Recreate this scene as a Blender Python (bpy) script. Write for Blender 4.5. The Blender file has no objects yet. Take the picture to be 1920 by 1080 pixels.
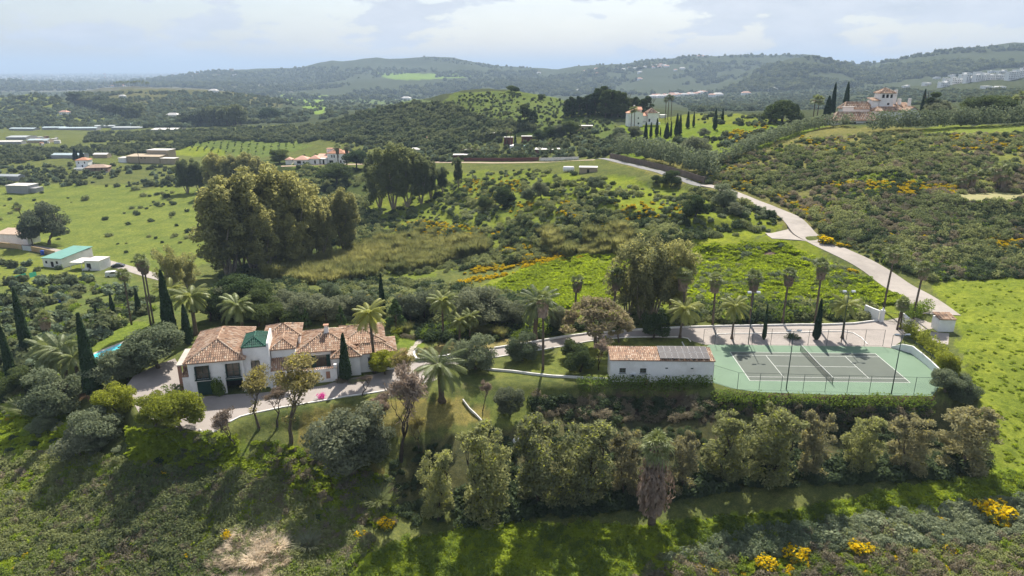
import bpy, bmesh, math, random
import numpy as np
from mathutils import Vector, Matrix
random.seed(7); RNG = np.random.default_rng(11)
SC = bpy.context.scene
COL = SC.collection
# ------------------------------------------------------------------ camera, sky, sun, exposure
CAMZ = 44.7; PITCH = math.atan(410.0/1280.0); FPX = 1280.0
cam_d = bpy.data.cameras.new("camera"); cam = bpy.data.objects.new("camera", cam_d); COL.objects.link(cam)
cam.location = (0, 0, CAMZ); cam.rotation_euler = (math.pi/2-PITCH, 0, 0)
cam_d.sensor_width = 36; cam_d.lens = 24; cam_d.clip_start = 1; cam_d.clip_end = 90000
SC.camera = cam
SUN_EL = math.radians(46); SUN_AZ = math.radians(8)      # azimuth from +Y towards +X
W = bpy.data.worlds.new("World"); SC.world = W; W.use_nodes = True
wt = W.node_tree; wn = wt.nodes; wl = wt.links; wn.clear()
out = wn.new("ShaderNodeOutputWorld"); bg = wn.new("ShaderNodeBackground")
sky = wn.new("ShaderNodeTexSky"); sky.sky_type = 'NISHITA'; sky.sun_disc = False
sky.sun_elevation = SUN_EL; sky.sun_rotation = SUN_AZ; sky.air_density = 1.0; sky.dust_density = 1.6; sky.ozone_density = 1.5
SKY_STR = 0.05
bg.inputs['Strength'].default_value = SKY_STR
# clouds: a flat layer seen in perspective (direction projected on a plane), mixed over the clear sky
tc = wn.new("ShaderNodeTexCoord"); sep = wn.new("ShaderNodeSeparateXYZ"); wl.new(tc.outputs['Generated'], sep.inputs[0])
def wmath(op, a, b=None, c=None):
    n = wn.new("ShaderNodeMath"); n.operation = op
    for i, v in enumerate((a, b, c)):
        if v is None: continue
        if isinstance(v, (int, float)): n.inputs[i].default_value = v
        else: wl.new(v, n.inputs[i])
    return n.outputs[0]
zz = wmath('ADD', wmath('MAXIMUM', sep.outputs[2], 0.0), 0.16)
cmb = wn.new("ShaderNodeCombineXYZ")
wl.new(wmath('DIVIDE', sep.outputs[0], zz), cmb.inputs[0]); wl.new(wmath('MULTIPLY', wmath('DIVIDE', sep.outputs[1], zz), 1.6), cmb.inputs[1])
n1 = wn.new("ShaderNodeTexNoise"); n1.inputs['Scale'].default_value = 4.2; n1.inputs['Detail'].default_value = 9; n1.inputs['Roughness'].default_value = .58
n2 = wn.new("ShaderNodeTexNoise"); n2.inputs['Scale'].default_value = 15; n2.inputs['Detail'].default_value = 8; n2.inputs['Roughness'].default_value = .6
puff = wn.new("ShaderNodeVectorMath"); puff.operation = 'MULTIPLY'; puff.inputs[1].default_value = (1, 1, 3.2); wl.new(tc.outputs['Generated'], puff.inputs[0])
for n in (n1, n2): wl.new(puff.outputs[0], n.inputs['Vector'])
r1 = wn.new("ShaderNodeMapRange"); wl.new(wmath('ADD', n1.outputs[0], wmath('MULTIPLY', n2.outputs[0], .35)), r1.inputs[0])
r1.inputs[1].default_value = .645; r1.inputs[2].default_value = .725; r1.interpolation_type = 'SMOOTHSTEP'
# a slow veil of high cloud
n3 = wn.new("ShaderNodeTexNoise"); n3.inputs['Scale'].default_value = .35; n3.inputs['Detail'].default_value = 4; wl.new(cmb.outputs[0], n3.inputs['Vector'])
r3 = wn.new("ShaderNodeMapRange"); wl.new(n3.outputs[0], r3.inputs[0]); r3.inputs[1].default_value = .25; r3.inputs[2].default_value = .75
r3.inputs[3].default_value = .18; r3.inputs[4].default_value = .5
fade = wn.new("ShaderNodeMapRange"); wl.new(sep.outputs[2], fade.inputs[0]); fade.inputs[1].default_value = .08; fade.inputs[2].default_value = .5; fade.inputs[3].default_value = 1.0; fade.inputs[4].default_value = .95   # veil kept nearly full in the unseen sky overhead, to lift the shade
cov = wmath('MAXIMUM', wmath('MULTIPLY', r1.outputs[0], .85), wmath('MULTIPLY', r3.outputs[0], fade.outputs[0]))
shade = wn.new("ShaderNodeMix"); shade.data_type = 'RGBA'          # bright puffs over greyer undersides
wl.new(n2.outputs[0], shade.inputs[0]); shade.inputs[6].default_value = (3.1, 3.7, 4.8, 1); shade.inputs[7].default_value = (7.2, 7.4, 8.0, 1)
mixc = wn.new("ShaderNodeMix"); mixc.data_type = 'RGBA'
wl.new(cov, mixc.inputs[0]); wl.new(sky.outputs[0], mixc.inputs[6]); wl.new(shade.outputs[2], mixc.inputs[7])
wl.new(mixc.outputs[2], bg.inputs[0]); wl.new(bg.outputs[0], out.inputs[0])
sd = bpy.data.lights.new("sun", 'SUN'); sd.energy = 3.6; sd.angle = math.radians(.53); sd.color = (1, .93, .82)
so = bpy.data.objects.new("sun", sd); COL.objects.link(so)
so.rotation_euler = Vector((-math.sin(SUN_AZ)*math.cos(SUN_EL), -math.cos(SUN_AZ)*math.cos(SUN_EL), -math.sin(SUN_EL))).to_track_quat('-Z', 'Y').to_euler()
so.location = (0, 0, 200)
vs = SC.view_settings; vs.view_transform = 'Standard'; vs.look = 'None'; vs.gamma = 1; vs.use_curve_mapping = False; vs.exposure = 1.42
SC.cycles.max_bounces = 5; SC.cycles.diffuse_bounces = 3; SC.cycles.glossy_bounces = 2; SC.cycles.transmission_bounces = 3
SC.cycles.volume_bounces = 0; SC.cycles.transparent_max_bounces = 4; SC.cycles.use_denoising = True
SC.cycles.use_adaptive_sampling = True; SC.cycles.adaptive_threshold = .02
# ------------------------------------------------------------------ where a pixel of the photograph lies in the place
def tana(py): return np.tan(np.arctan((np.asarray(py, float)-540)/FPX)+PITCH)
CP, SP = math.cos(PITCH), math.sin(PITCH)
def P(px, py, z=0.0):
    y = (CAMZ-z)/tana(py); d = y*CP+(CAMZ-z)*SP
    return np.array([(px-960)/FPX*d, y, z])
def project(x, y, z):
    d = y*CP+(CAMZ-z)*SP
    return 960+FPX*x/d, 540-FPX*((z-CAMZ)*CP+y*SP)/d
# ------------------------------------------------------------------ value noise
def _h(ix, iy, s):
    n = (ix.astype(np.int64)*374761393+iy.astype(np.int64)*668265263+s*1274126177) & 0xffffffff
    n = ((n ^ (n >> 13))*1274126177) & 0xffffffff
    return ((n ^ (n >> 16)) & 0xffff)/65535.0
def vnoise(x, y, s=0):
    ix = np.floor(x); iy = np.floor(y); fx = x-ix; fy = y-iy
    fx = fx*fx*(3-2*fx); fy = fy*fy*(3-2*fy)
    a = _h(ix, iy, s); b = _h(ix+1, iy, s); c = _h(ix, iy+1, s); d = _h(ix+1, iy+1, s)
    return (a*(1-fx)+b*fx)*(1-fy)+(c*(1-fx)+d*fx)*fy-.5
def fbm(x, y, s=0, o=4):
    t = 0; a = 1
    for i in range(o): t = t+a*vnoise(x*2**i+i*17.3, y*2**i-i*9.1, s+i); a *= .5
    return t
def ridged(x, y, s=0, o=4):
    t = 0; a = 1
    for i in range(o): t = t+a*(1-np.abs(vnoise(x*2**i+i*7.3, y*2**i, s+i))*4); a *= .5
    return t
def sstep(a, b, x):
    t = np.clip((x-a)/(b-a), 0, 1); return t*t*(3-2*t)
# ------------------------------------------------------------------ terrain
CTRL = [(px, 1400, -10+.001*(px-960)) for px in (-600, 0, 500, 960, 1500, 2100, 2600)]
CTRL += [(-500,1080,-10),(-200,1080,-9.5),(100,1080,-8.5),(400,1080,-8),(700,1080,-7.8),(1000,1080,-7.8),(1300,1080,-8),(1600,1080,-7.2),(1900,1080,-6.2),(2200,1080,-5),
 (-300,900,-8.5),(0,900,-6.8),(200,900,-5),(400,900,-4.4),(600,900,-5.8),(800,900,-6.4),(1000,920,-6.9),(1222,985,-7.6),(1400,920,-6.8),(1600,900,-6),(1800,860,-4.6),(1920,860,-4),(2200,860,-3),
 (-200,800,-7.5),(0,800,-5.5),(110,800,-4.5),(240,800,-2.2),(340,810,-1.6),(400,820,-1.4),(500,830,-1.8),(600,840,-3),(700,840,-3.4),(800,840,-3.8),(900,830,-3.6),
 (500,790,-.7),(600,770,-.4),(700,770,-.6),(800,770,-.8),(900,770,-2.2),(1000,780,-3.2),
 (1000,830,-4.4),(1200,820,-4.7),(1400,820,-4.7),(1600,815,-4.4),(1740,800,-3.8),(1830,790,-2.6),
 (1080,765,-3.2),(1200,775,-3.8),(1400,775,-3.8),(1600,770,-3.5),(1730,765,-2.5),
 (1860,740,-1.2),(1920,700,-.5),(1920,620,1.2),(1850,640,.2),(2200,700,0),(2200,560,3),
 (360,745,0),(450,735,0),(600,700,0),(700,700,0),(800,690,0),(900,660,0),(1000,640,0),(1140,720,0),(1330,720,0),(1500,735,0),(1700,735,0),(1760,700,0),(1650,640,0),(1400,640,0),(1300,600,.2),(1500,600,.2),(1700,600,.3),(900,720,0),(1000,720,0),
 (300,720,0),(280,670,-.3),(350,620,-.8),(500,600,-1),(700,595,-.5),(850,590,-1),(1000,590,-.6),(1150,585,-.2),
 (-200,740,-9),(0,740,-5.5),(60,740,-4.2),(150,720,-2.5),(0,660,-6),(-200,660,-8),(90,660,-4),(170,660,-1.6),(250,640,-.8),(200,620,-1.5),(100,620,-6.5),(270,600,-1.8),
 (0,600,-10),(-200,600,-12),(100,585,-11),(200,590,-6),(300,560,-5.5),(400,560,-5.5),(500,560,-6),(600,560,-6),(700,560,-6.5),(800,560,-7),(900,560,-5),
 (0,560,-15),(100,550,-15),(200,550,-14),(300,530,-12.5),(400,530,-12),
 (-300,500,-22),(0,500,-22),(100,505,-22),(200,505,-23),(300,495,-21),(430,500,-17.5),(550,500,-15),(650,490,-14),(750,500,-12.5),(850,490,-11),
 (1000,550,-4),(1000,520,-5.5),(1000,490,-7),(1100,540,-2),(1200,550,-.5),(1200,500,-1.5),(1300,520,0),(1400,540,.6),(1400,500,1),(1500,520,1),(1500,480,2),(1600,540,.6),(1700,570,.4),(1740,590,0),(1700,530,1),
 (0,440,-24),(-300,440,-24),(200,440,-23.5),(0,380,-26),(200,400,-25),(200,360,-24),(400,440,-20),(400,400,-22),(400,340,-22),(0,350,-24),(0,320,-22),(200,310,-21),(0,290,-22),(200,280,-23),(-300,320,-22),
 (0,260,-26),(200,260,-27),(0,240,-33),(200,240,-33),(-300,240,-33),(400,300,-22),(330,280,-21),(450,290,-21.5),(450,262,-15),(560,262,-16),(300,262,-20),(350,240,-30),
 (550,450,-17),(600,410,-17.5),(600,350,-14.5),(600,310,-10),(550,300,-10.5),(600,290,-9.5),(680,300,-9),(600,250,-13),(600,230,-15),(500,230,-22),(600,200,-25),(500,190,-45),(600,182,-50),(800,185,-55),
 (700,460,-13),(800,450,-10.5),(800,400,-9.5),(720,380,-13.5),(800,350,-7),(800,305,-4.5),(800,285,-4.5),(900,400,-5),(900,440,-8),(900,350,-1.5),(900,300,-2.5),(900,280,-2),
 (1000,440,-3),(1000,400,.5),(1000,350,3),(1000,312,2),(1000,295,0),(1000,260,3),(1000,220,11),(900,240,2),(800,250,-2),
 (1100,440,-.5),(1100,400,3.5),(1100,350,6),(1100,310,6.5),(1100,290,4.5),(1100,260,6),(1100,235,9),
 (1200,440,2),(1200,400,5),(1200,350,7.5),(1200,320,8.5),(1200,290,10),(1200,265,12),(1200,240,14),(1260,225,15),(1280,250,14.5),
 (1300,450,2.5),(1300,400,6),(1300,350,8.5),(1300,310,11),(1300,280,14),(1300,240,17),
 (1400,450,3),(1400,400,6.5),(1400,370,8),(1400,340,10.5),(1400,300,14),(1400,260,18),(1400,240,19),(1400,222,20.5),(1490,430,4.5),(1490,400,6.5),
 (1500,350,10.5),(1500,300,15),(1500,250,19.5),(1500,225,22),
 (1600,480,3),(1600,440,5),(1600,400,8),(1600,350,12),(1600,300,16.5),(1600,260,20.5),(1600,240,22),(1600,228,23.3),
 (1700,480,3.5),(1700,440,6),(1700,350,12.5),(1700,240,22),
 (1800,560,1),(1800,500,3),(1800,450,6),(1800,400,9.5),(1800,350,13),(1800,300,17.5),(1800,260,21),(1800,236,23),(1800,212,25),
 (1920,560,2.5),(1920,500,4.5),(1920,450,7),(1920,400,10),(1920,300,18),(1920,240,24),(1920,210,26),(2250,500,6),(2250,400,12),(2250,300,20),(2250,215,28),
 (1300,196,-22),(1400,203,-14),(1500,200,-12),(1600,205,-8),(1300,180,-36),(1450,180,-28),(1600,180,-14),(1730,180,0),(1850,172,8),(1920,170,10),(2200,170,12),
 (1120,196,-12),(900,185,-45),(1000,185,-38)]
C = np.array(CTRL, float)
cy = (CAMZ-C[:, 2])/tana(C[:, 1]); cx = (C[:, 0]-960)/FPX*(cy*CP+(CAMZ-C[:, 2])*SP); cz = C[:, 2]
ext = []
for u in (-1.2, -.8, -.5, -.25, 0, .25, .5, .8, 1.2):
    for yy, zz_ in ((3600, -58), (6000, -57), (12000, -55), (17000, -56), (22000, -70), (45000, -95), (26, -19)): ext.append((u*yy, yy, zz_))
for u in (-1.25, 1.25):
    for yy, zz_ in ((100, -6), (250, -20 if u < 0 else 12), (600, -20 if u < 0 else 10), (1400, -30)): ext.append((u*yy, yy, zz_))
E = np.array(ext); cx = np.r_[cx, E[:, 0]]; cy = np.r_[cy, E[:, 1]]; cz = np.r_[cz, E[:, 2]]
def feat(x, y): return x/y*5.0, np.log(y)*2.6
def kern(r2): return np.sqrt(r2+.02)
fa, fb = feat(cx, cy)
K = kern((fa[:, None]-fa)**2+(fb[:, None]-fb)**2)
n = len(fa); A = np.zeros((n+3, n+3)); A[:n, :n] = K-np.eye(n)*.012; A[:n, n] = 1; A[:n, n+1] = fa; A[:n, n+2] = fb; A[n:, :n] = A[:n, n:].T
w_ = np.linalg.solve(A, np.r_[cz, 0, 0, 0])
def base_h(x, y):
    a, b = feat(x.ravel(), y.ravel()); o = np.empty(a.size)
    for i in range(0, a.size, 40000):
        s = slice(i, i+40000)
        o[s] = kern((a[s, None]-fa)**2+(b[s, None]-fb)**2) @ w_[:n]+w_[n]+w_[n+1]*a[s]+w_[n+2]*b[s]
    return o.reshape(x.shape)
NU, NY = 760, 760
UU = np.linspace(-1.25, 1.25, NU)
LY = np.linspace(math.log(24), math.log(46000), NY); YY = np.exp(LY)
# RBF on a coarse grid, then bilinear up to the fine one
cu = np.linspace(-1.25, 1.25, 170); cl = np.linspace(LY[0], LY[-1], 230)
gu, gl = np.meshgrid(cu, cl); gh = base_h(gu*np.exp(gl), np.exp(gl))
def bil(tab, u, l, us, ls):
    i = np.clip((u-us[0])/(us[1]-us[0]), 0, len(us)-1.001); j = np.clip((l-ls[0])/(ls[1]-ls[0]), 0, len(ls)-1.001)
    i0 = i.astype(int); j0 = j.astype(int); a = i-i0; b = j-j0
    return (tab[j0, i0]*(1-a)+tab[j0, i0+1]*a)*(1-b)+(tab[j0+1, i0]*(1-a)+tab[j0+1, i0+1]*a)*b
U, L = np.meshgrid(UU, LY); X = U*np.exp(L); Y = np.exp(L)
Z = bil(gh, U, L, cu, cl)
# hills: crest lines (pixel column, row, distance), widths of the near and far flank
def hill(Z, line, wf, wb, rough=0, seed=0):
    line = np.array(line, float); ta = tana(line[:, 1]); ycs = line[:, 2]; zcs = CAMZ-ycs*ta
    us = (line[:, 0]-960)/FPX*(CP+ta*SP)
    yc = np.interp(U, us, ycs); zc = np.interp(U, us, zcs)
    dy = (Y-yc); f = np.where(dy < 0, np.exp(-(dy/wf)**2), np.exp(-(dy/wb)**2))
    edge = sstep(us[0]-.04, us[0], U)*(1-sstep(us[-1], us[-1]+.04, U))
    up = np.maximum(0, zc-Z)*f*edge
    if rough:
        rn = ridged(X/rough*1.0, Y/rough*.6, seed, 4)-1.2
        up = up*(1+.16*rn*np.where(f > .93, (1-f)/.07, 1))
    return Z+up
Z = hill(Z, [(-150,182,1500),(0,184,1480),(60,176,1450),(110,186,1400),(150,205,1350),(210,225,1300)], 330, 400, 160, 3)
Z = hill(Z, [(130,178,1900),(190,166,1850),(250,163,1800),(300,166,1800),(360,167,1750),(400,168,1700),(450,175,1650),(520,188,1550)], 520, 500, 220, 5)
Z = hill(Z, [(600,240,680),(650,222,700),(700,208,700),(760,196,700),(800,192,700),(850,190,690),(900,188,650)], 130, 160, 60, 9)
Z = hill(Z, [(790,198,640),(830,180,620),(870,172,610),(920,169,600),(960,170,600),(1000,177,590),(1040,184,580),(1100,205,540)], 120, 170, 60, 12)
Z = hill(Z, [(960,206,520),(1060,206,510),(1100,200,500),(1160,200,490),(1200,208,480),(1260,214,470)], 70, 110, 0, 0)
Z = hill(Z, [(-250,150,4300),(0,150,4300),(60,155,4100),(120,157,4000),(200,160,3900),(300,160,3800)], 900, 1200, 500, 19)
Z = hill(Z, [(330,160,3400),(430,158,3300),(520,160,3300),(600,165,3200),(680,158,3200),(760,150,3300),(840,158,3300),(940,155,3200),(1040,160,3100)], 420, 600, 350, 15)
Z = hill(Z, [(255,152,4800),(330,143,4800),(390,134,4800),(450,130,4800),(520,128,4800),(565,127,4700),(600,117,4600),(622,113,4600),(640,115,4600),(665,112,4500),(705,107,4500),(730,110,4500),(765,109,4500),(800,106,4500),(845,108,4500),(870,113,4400),(905,119,4400),(940,124,4300),(985,127,4300),(1030,129,4200),(1045,131,4100),(1080,124,4000),(1120,122,3900),(1170,121,3900),(1210,113,3800),(1260,110,3800),(1300,104,3800),(1340,106,3800),(1400,103,3800),(1440,104,3800),(1490,102,3700),(1530,104,3500),(1560,111,3400),(1600,121,3200),(1640,118,3000),(1690,109,2900),(1720,104,2800),(1765,97,2800),(1800,92,2800),(1850,88,2700),(1900,80,2700),(2000,76,2700),(2400,70,2700)], 820, 1400, 620, 21)
Z = hill(Z, [(1380,150,2700),(1440,125,2700),(1480,110,2650),(1520,105,2600),(1550,108,2600),(1590,121,2550),(1640,140,2500)], 420, 500, 300, 33)
Z = hill(Z, [(1600,178,1500),(1680,168,1450),(1760,158,1400),(1850,140,1400),(1920,132,1400),(2300,120,1400)], 330, 500, 200, 41)
# roughness of the ground
near = sstep(60, 140, Y)
Z += np.where(Y > 500, fbm(X/90, Y/90, 50, 4)*np.clip((Y-500)/400, 0, 1)*5, 0)
Z += fbm(X/14, Y/14, 60, 4)*.9*(1-sstep(400, 800, Y))
Z += fbm(X/2.2, Y/2.2, 66, 3)*.28*(1-sstep(130, 220, Y))
# terraces cut into the middle hillside
tpx, tpy = project(X, Y, Z)
tm = sstep(700, 860, tpx)*(1-sstep(1340, 1440, tpx))*sstep(318, 340, tpy)*(1-sstep(470, 520, tpy))*(Y < 420)
sp_ = 3.1; q = (Z+fbm(X/40, Y/40, 70, 2)*2)/sp_; fr = q-np.floor(q)
Z += tm*.75*sp_*(sstep(.62, .95, fr)-fr)
def poly_dist(X, Y, poly):
    """signed distance (negative inside) to a closed polygon"""
    d = np.full(X.shape, 1e9); ins = np.zeros(X.shape, bool); m = len(poly)
    for i in range(m):
        x0, y0 = poly[i]; x1, y1 = poly[(i+1) % m]; ex, ey = x1-x0, y1-y0
        t = np.clip(((X-x0)*ex+(Y-y0)*ey)/(ex*ex+ey*ey+1e-9), 0, 1)
        d = np.minimum(d, np.hypot(X-x0-t*ex, Y-y0-t*ey))
        c = ((y0 > Y) != (y1 > Y)); xi = x0+(Y-y0)*(x1-x0)/(y1-y0+1e-12); ins ^= c & (X < xi)
    return np.where(ins, -d, d)
def wp(pts, z=0.0): return [tuple(P(a, b, z)[:2]) for a, b in pts]
NR = np.where(YY < 520)[0][-1]
def flatten(poly, z, blend):
    d = poly_dist(X[:NR], Y[:NR], poly); m = 1-sstep(0.4, blend, d)
    Z[:NR] = Z[:NR]*(1-m)+z*m
# the level pad of the estate
flatten(wp([(1000,716),(1140,719),(1335,719),(1345,731),(1500,741),(1755,742),(1800,700),(1800,640),(1745,588),(1630,603),(1300,603),(1130,612),(1000,640),(860,668),(760,655),(740,600),(520,600),(400,615),(300,690),(240,740),(265,778),(370,815),(408,813),(432,797),(470,782),(592,759),(705,741),(814,720),(880,712)]), 0.0, 2.2)
flatten(wp([(170,690),(240,615),(285,600),(300,640),(180,700)], -1.2), -1.2, 3)
flatten(wp([(1545,225),(1740,215),(1740,200),(1555,205)], 23.2), 23.2, 12)
flatten(wp([(1780,372),(1800,362),(1860,358),(1930,362),(1930,376),(1850,380)], 12.0), 12.0, 4)
flatten(wp([(1170,247),(1250,247),(1250,232),(1170,232)], 13.5), 13.5, 8)
flatten(wp([(520,312),(680,312),(680,296),(520,296)], -10), -10, 12)
def Hgt(x, y): return bil(Z, np.asarray(x, float)/np.asarray(y, float), np.log(np.asarray(y, float)), UU, LY)
ROADS = []
def road_line(pts, w, n=160, lift=0.0, smooth=9, zfix=None):
    """centre line given as pixels of the photograph, laid over the ground; returns world points"""
    wpts = [G(a, b) if zfix is None else P(a, b, zfix) for a, b in pts]; wpts = np.array(wpts)
    s = np.r_[0, np.cumsum(np.hypot(*np.diff(wpts[:, :2], axis=0).T))]
    t = np.linspace(0, s[-1], n); from_ = [np.interp(t, s, wpts[:, k]) for k in range(2)]
    k = np.ones(smooth)/smooth
    def sm(v): return np.convolve(np.pad(v, smooth//2, mode='edge'), k, 'valid')[:n]
    xs, ys = sm(from_[0]), sm(from_[1]); zs = sm(sm(Hgt(xs, ys))) if zfix is None else np.full(n, zfix)
    return np.stack([xs, ys, zs], 1)
def carve(line, w):
    """bed the ground to a road"""
    x0, x1, y0, y1 = line[:, 0].min()-15, line[:, 0].max()+15, line[:, 1].min()-15, line[:, 1].max()+15
    jj = np.where((YY > y0) & (YY < y1))[0]; sl = slice(jj[0], jj[-1]+1)
    xs, ys, zs = X[sl], Y[sl], Z[sl]; m = (xs > x0) & (xs < x1); px_, py_ = xs[m], ys[m]
    best = np.full(px_.shape, 1e9); bz = np.zeros(px_.shape)
    for i in range(len(line)-1):
        a, b = line[i], line[i+1]; e = b-a; t = np.clip(((px_-a[0])*e[0]+(py_-a[1])*e[1])/(e[0]**2+e[1]**2+1e-9), 0, 1)
        d = np.hypot(px_-a[0]-t*e[0], py_-a[1]-t*e[1]); k = d < best; best[k] = d[k]; bz[k] = (a[2]+t*e[2])[k]
    f = 1-sstep(w/2+.8, w/2+3.5, best); z = zs[m]; zs[m] = z*(1-f)+(bz-.06)*f; Z[sl] = zs
TT = np.exp(np.linspace(math.log(30), math.log(30000), 2600))
def Gv(px, py):
    """where the ray through a pixel first meets the ground (vectorised)"""
    px = np.atleast_1d(np.asarray(px, float)); py = np.atleast_1d(np.asarray(py, float)); o = np.zeros((len(px), 3)); o[:, 1] = np.nan
    for i in range(0, len(px), 4000):
        s = slice(i, i+4000); ta = tana(py[s])[:, None]; y = TT[None, :]; z = CAMZ-y*ta; x = (px[s][:, None]-960)/FPX*(y*CP+(CAMZ-z)*SP)
        g = Hgt(x, np.broadcast_to(y, x.shape)); hit = g >= z; k = np.argmax(hit, 1); ok = hit.any(1) & (k > 0); r = np.arange(len(k))
        k1 = np.maximum(k, 1); d1 = (g-z)[r, k1]; d0 = (g-z)[r, k1-1]; t = np.clip(-d0/(d1-d0+1e-9), 0, 1)
        yy = TT[k1-1]*(1-t)+TT[k1]*t; zz2 = CAMZ-yy*ta[:, 0]; xx = (px[s]-960)/FPX*(yy*CP+(CAMZ-zz2)*SP)
        o[s, 0] = xx; o[s, 1] = np.where(ok, yy, np.nan); o[s, 2] = Hgt(xx, yy)
    return o
def G(px, py): return Gv([px], [py])[0]
# roads and drives are bedded into the ground before it is meshed
ROAD_MAIN = road_line([(1768,592),(1738,569),(1700,545),(1655,515),(1600,483),(1545,458),(1510,440),(1495,420),(1480,405),(1440,388),(1410,377),(1375,362),(1350,352),(1320,347)], 5, 170)
ROAD_UP = road_line([(1325,349),(1290,340),(1255,329),(1215,317),(1180,308),(1150,301),(1125,297)], 4.5, 90)
ROAD_SPUR = road_line([(1500,436),(1470,442),(1440,442)], 7, 30)
ROAD_FAR = road_line([(1125,297),(1080,301),(1000,304),(900,305),(800,303),(700,306),(620,308),(520,312)], 5, 120)
ROAD_VALLEY = road_line([(0,452),(60,463),(110,472),(170,484),(215,496),(255,507),(300,520),(330,528)], 5, 120)
ROAD_HILL_A = road_line([(0,186),(40,178)], 6, 20)
ROAD_HILL_B = road_line([(120,193),(150,197),(185,204),(215,212),(250,218),(300,222)], 7, 60)
ROAD_GATE = road_line([(1766,590),(1756,594),(1742,600),(1715,606),(1690,612)], 7, 40, zfix=0.0)
for l_, w__ in ((ROAD_MAIN, 5), (ROAD_UP, 4.5), (ROAD_SPUR, 7), (ROAD_FAR, 5), (ROAD_VALLEY, 5), (ROAD_HILL_B, 7)): carve(l_, w__)
GPX, GPY = project(X, Y, Z)
# ------------------------------------------------------------------ materials
def new_mat(name):
    m = bpy.data.materials.new(name); m.use_nodes = True; m.node_tree.nodes.clear(); return m, m.node_tree.nodes, m.node_tree.links
def L3(c): return (c[0], c[1], c[2], 1.0)
def mixrgb(nt, fac, a, b, mode='MIX'):
    n = nt.nodes.new("ShaderNodeMix"); n.data_type = 'RGBA'; n.blend_type = mode
    for i, v in ((0, fac), (6, a), (7, b)):
        if isinstance(v, (int, float)): n.inputs[i].default_value = v
        elif isinstance(v, tuple): n.inputs[i].default_value = L3(v)
        else: nt.links.new(v, n.inputs[i])
    return n.outputs[2]
def noise(nt, scale, detail=4, vec=None, rough=.55, dist=0):
    n = nt.nodes.new("ShaderNodeTexNoise"); n.inputs['Scale'].default_value = scale; n.inputs['Detail'].default_value = detail
    n.inputs['Roughness'].default_value = rough; n.inputs['Distortion'].default_value = dist
    if vec is not None: nt.links.new(vec, n.inputs['Vector'])
    return n.outputs[0]
def ramp(nt, v, a, b, lo=0., hi=1.):
    n = nt.nodes.new("ShaderNodeMapRange"); nt.links.new(v, n.inputs[0]); n.inputs[1].default_value = a; n.inputs[2].default_value = b
    n.inputs[3].default_value = lo; n.inputs[4].default_value = hi; return n.outputs[0]
def mth(nt, op, a, b=None):
    n = nt.nodes.new("ShaderNodeMath"); n.operation = op
    for i, v in enumerate((a, b)):
        if v is None: continue
        if isinstance(v, (int, float)): n.inputs[i].default_value = v
        else: nt.links.new(v, n.inputs[i])
    return n.outputs[0]
MATS = {}
def surf(name, col, col2=None, scale=1.0, rough=.85, bump=0.0, bscale=8.0, metal=0.0, spec=.3, grime=None):
    """plain weathered surface: two tones mixed by noise, optional grime patches and bump"""
    if name in MATS: return MATS[name]
    m, ns, ls = new_mat(name); nt = m.node_tree
    o = ns.new("ShaderNodeOutputMaterial"); p = ns.new("ShaderNodeBsdfPrincipled"); ls.new(p.outputs[0], o.inputs[0])
    t = ns.new("ShaderNodeTexCoord"); g = ns.new("ShaderNodeNewGeometry")
    col2 = col2 or tuple(c*.82 for c in col)
    c = mixrgb(nt, ramp(nt, noise(nt, scale, 6, g.outputs['Position']), .35, .65), col, col2)
    if grime: c = mixrgb(nt, ramp(nt, noise(nt, scale*.35, 7, g.outputs['Position'], .65), .5, .72, 0, .7), c, grime)
    ls.new(c, p.inputs['Base Color']); p.inputs['Roughness'].default_value = rough; p.inputs['Metallic'].default_value = metal
    p.inputs['Specular IOR Level'].default_value = spec
    if bump:
        b = ns.new("ShaderNodeBump"); b.inputs['Strength'].default_value = bump; b.inputs['Distance'].default_value = .03
        ls.new(noise(nt, bscale, 4, g.outputs['Position']), b.inputs['Height']); ls.new(b.outputs[0], p.inputs['Normal'])
    MATS[name] = m; return m
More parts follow.
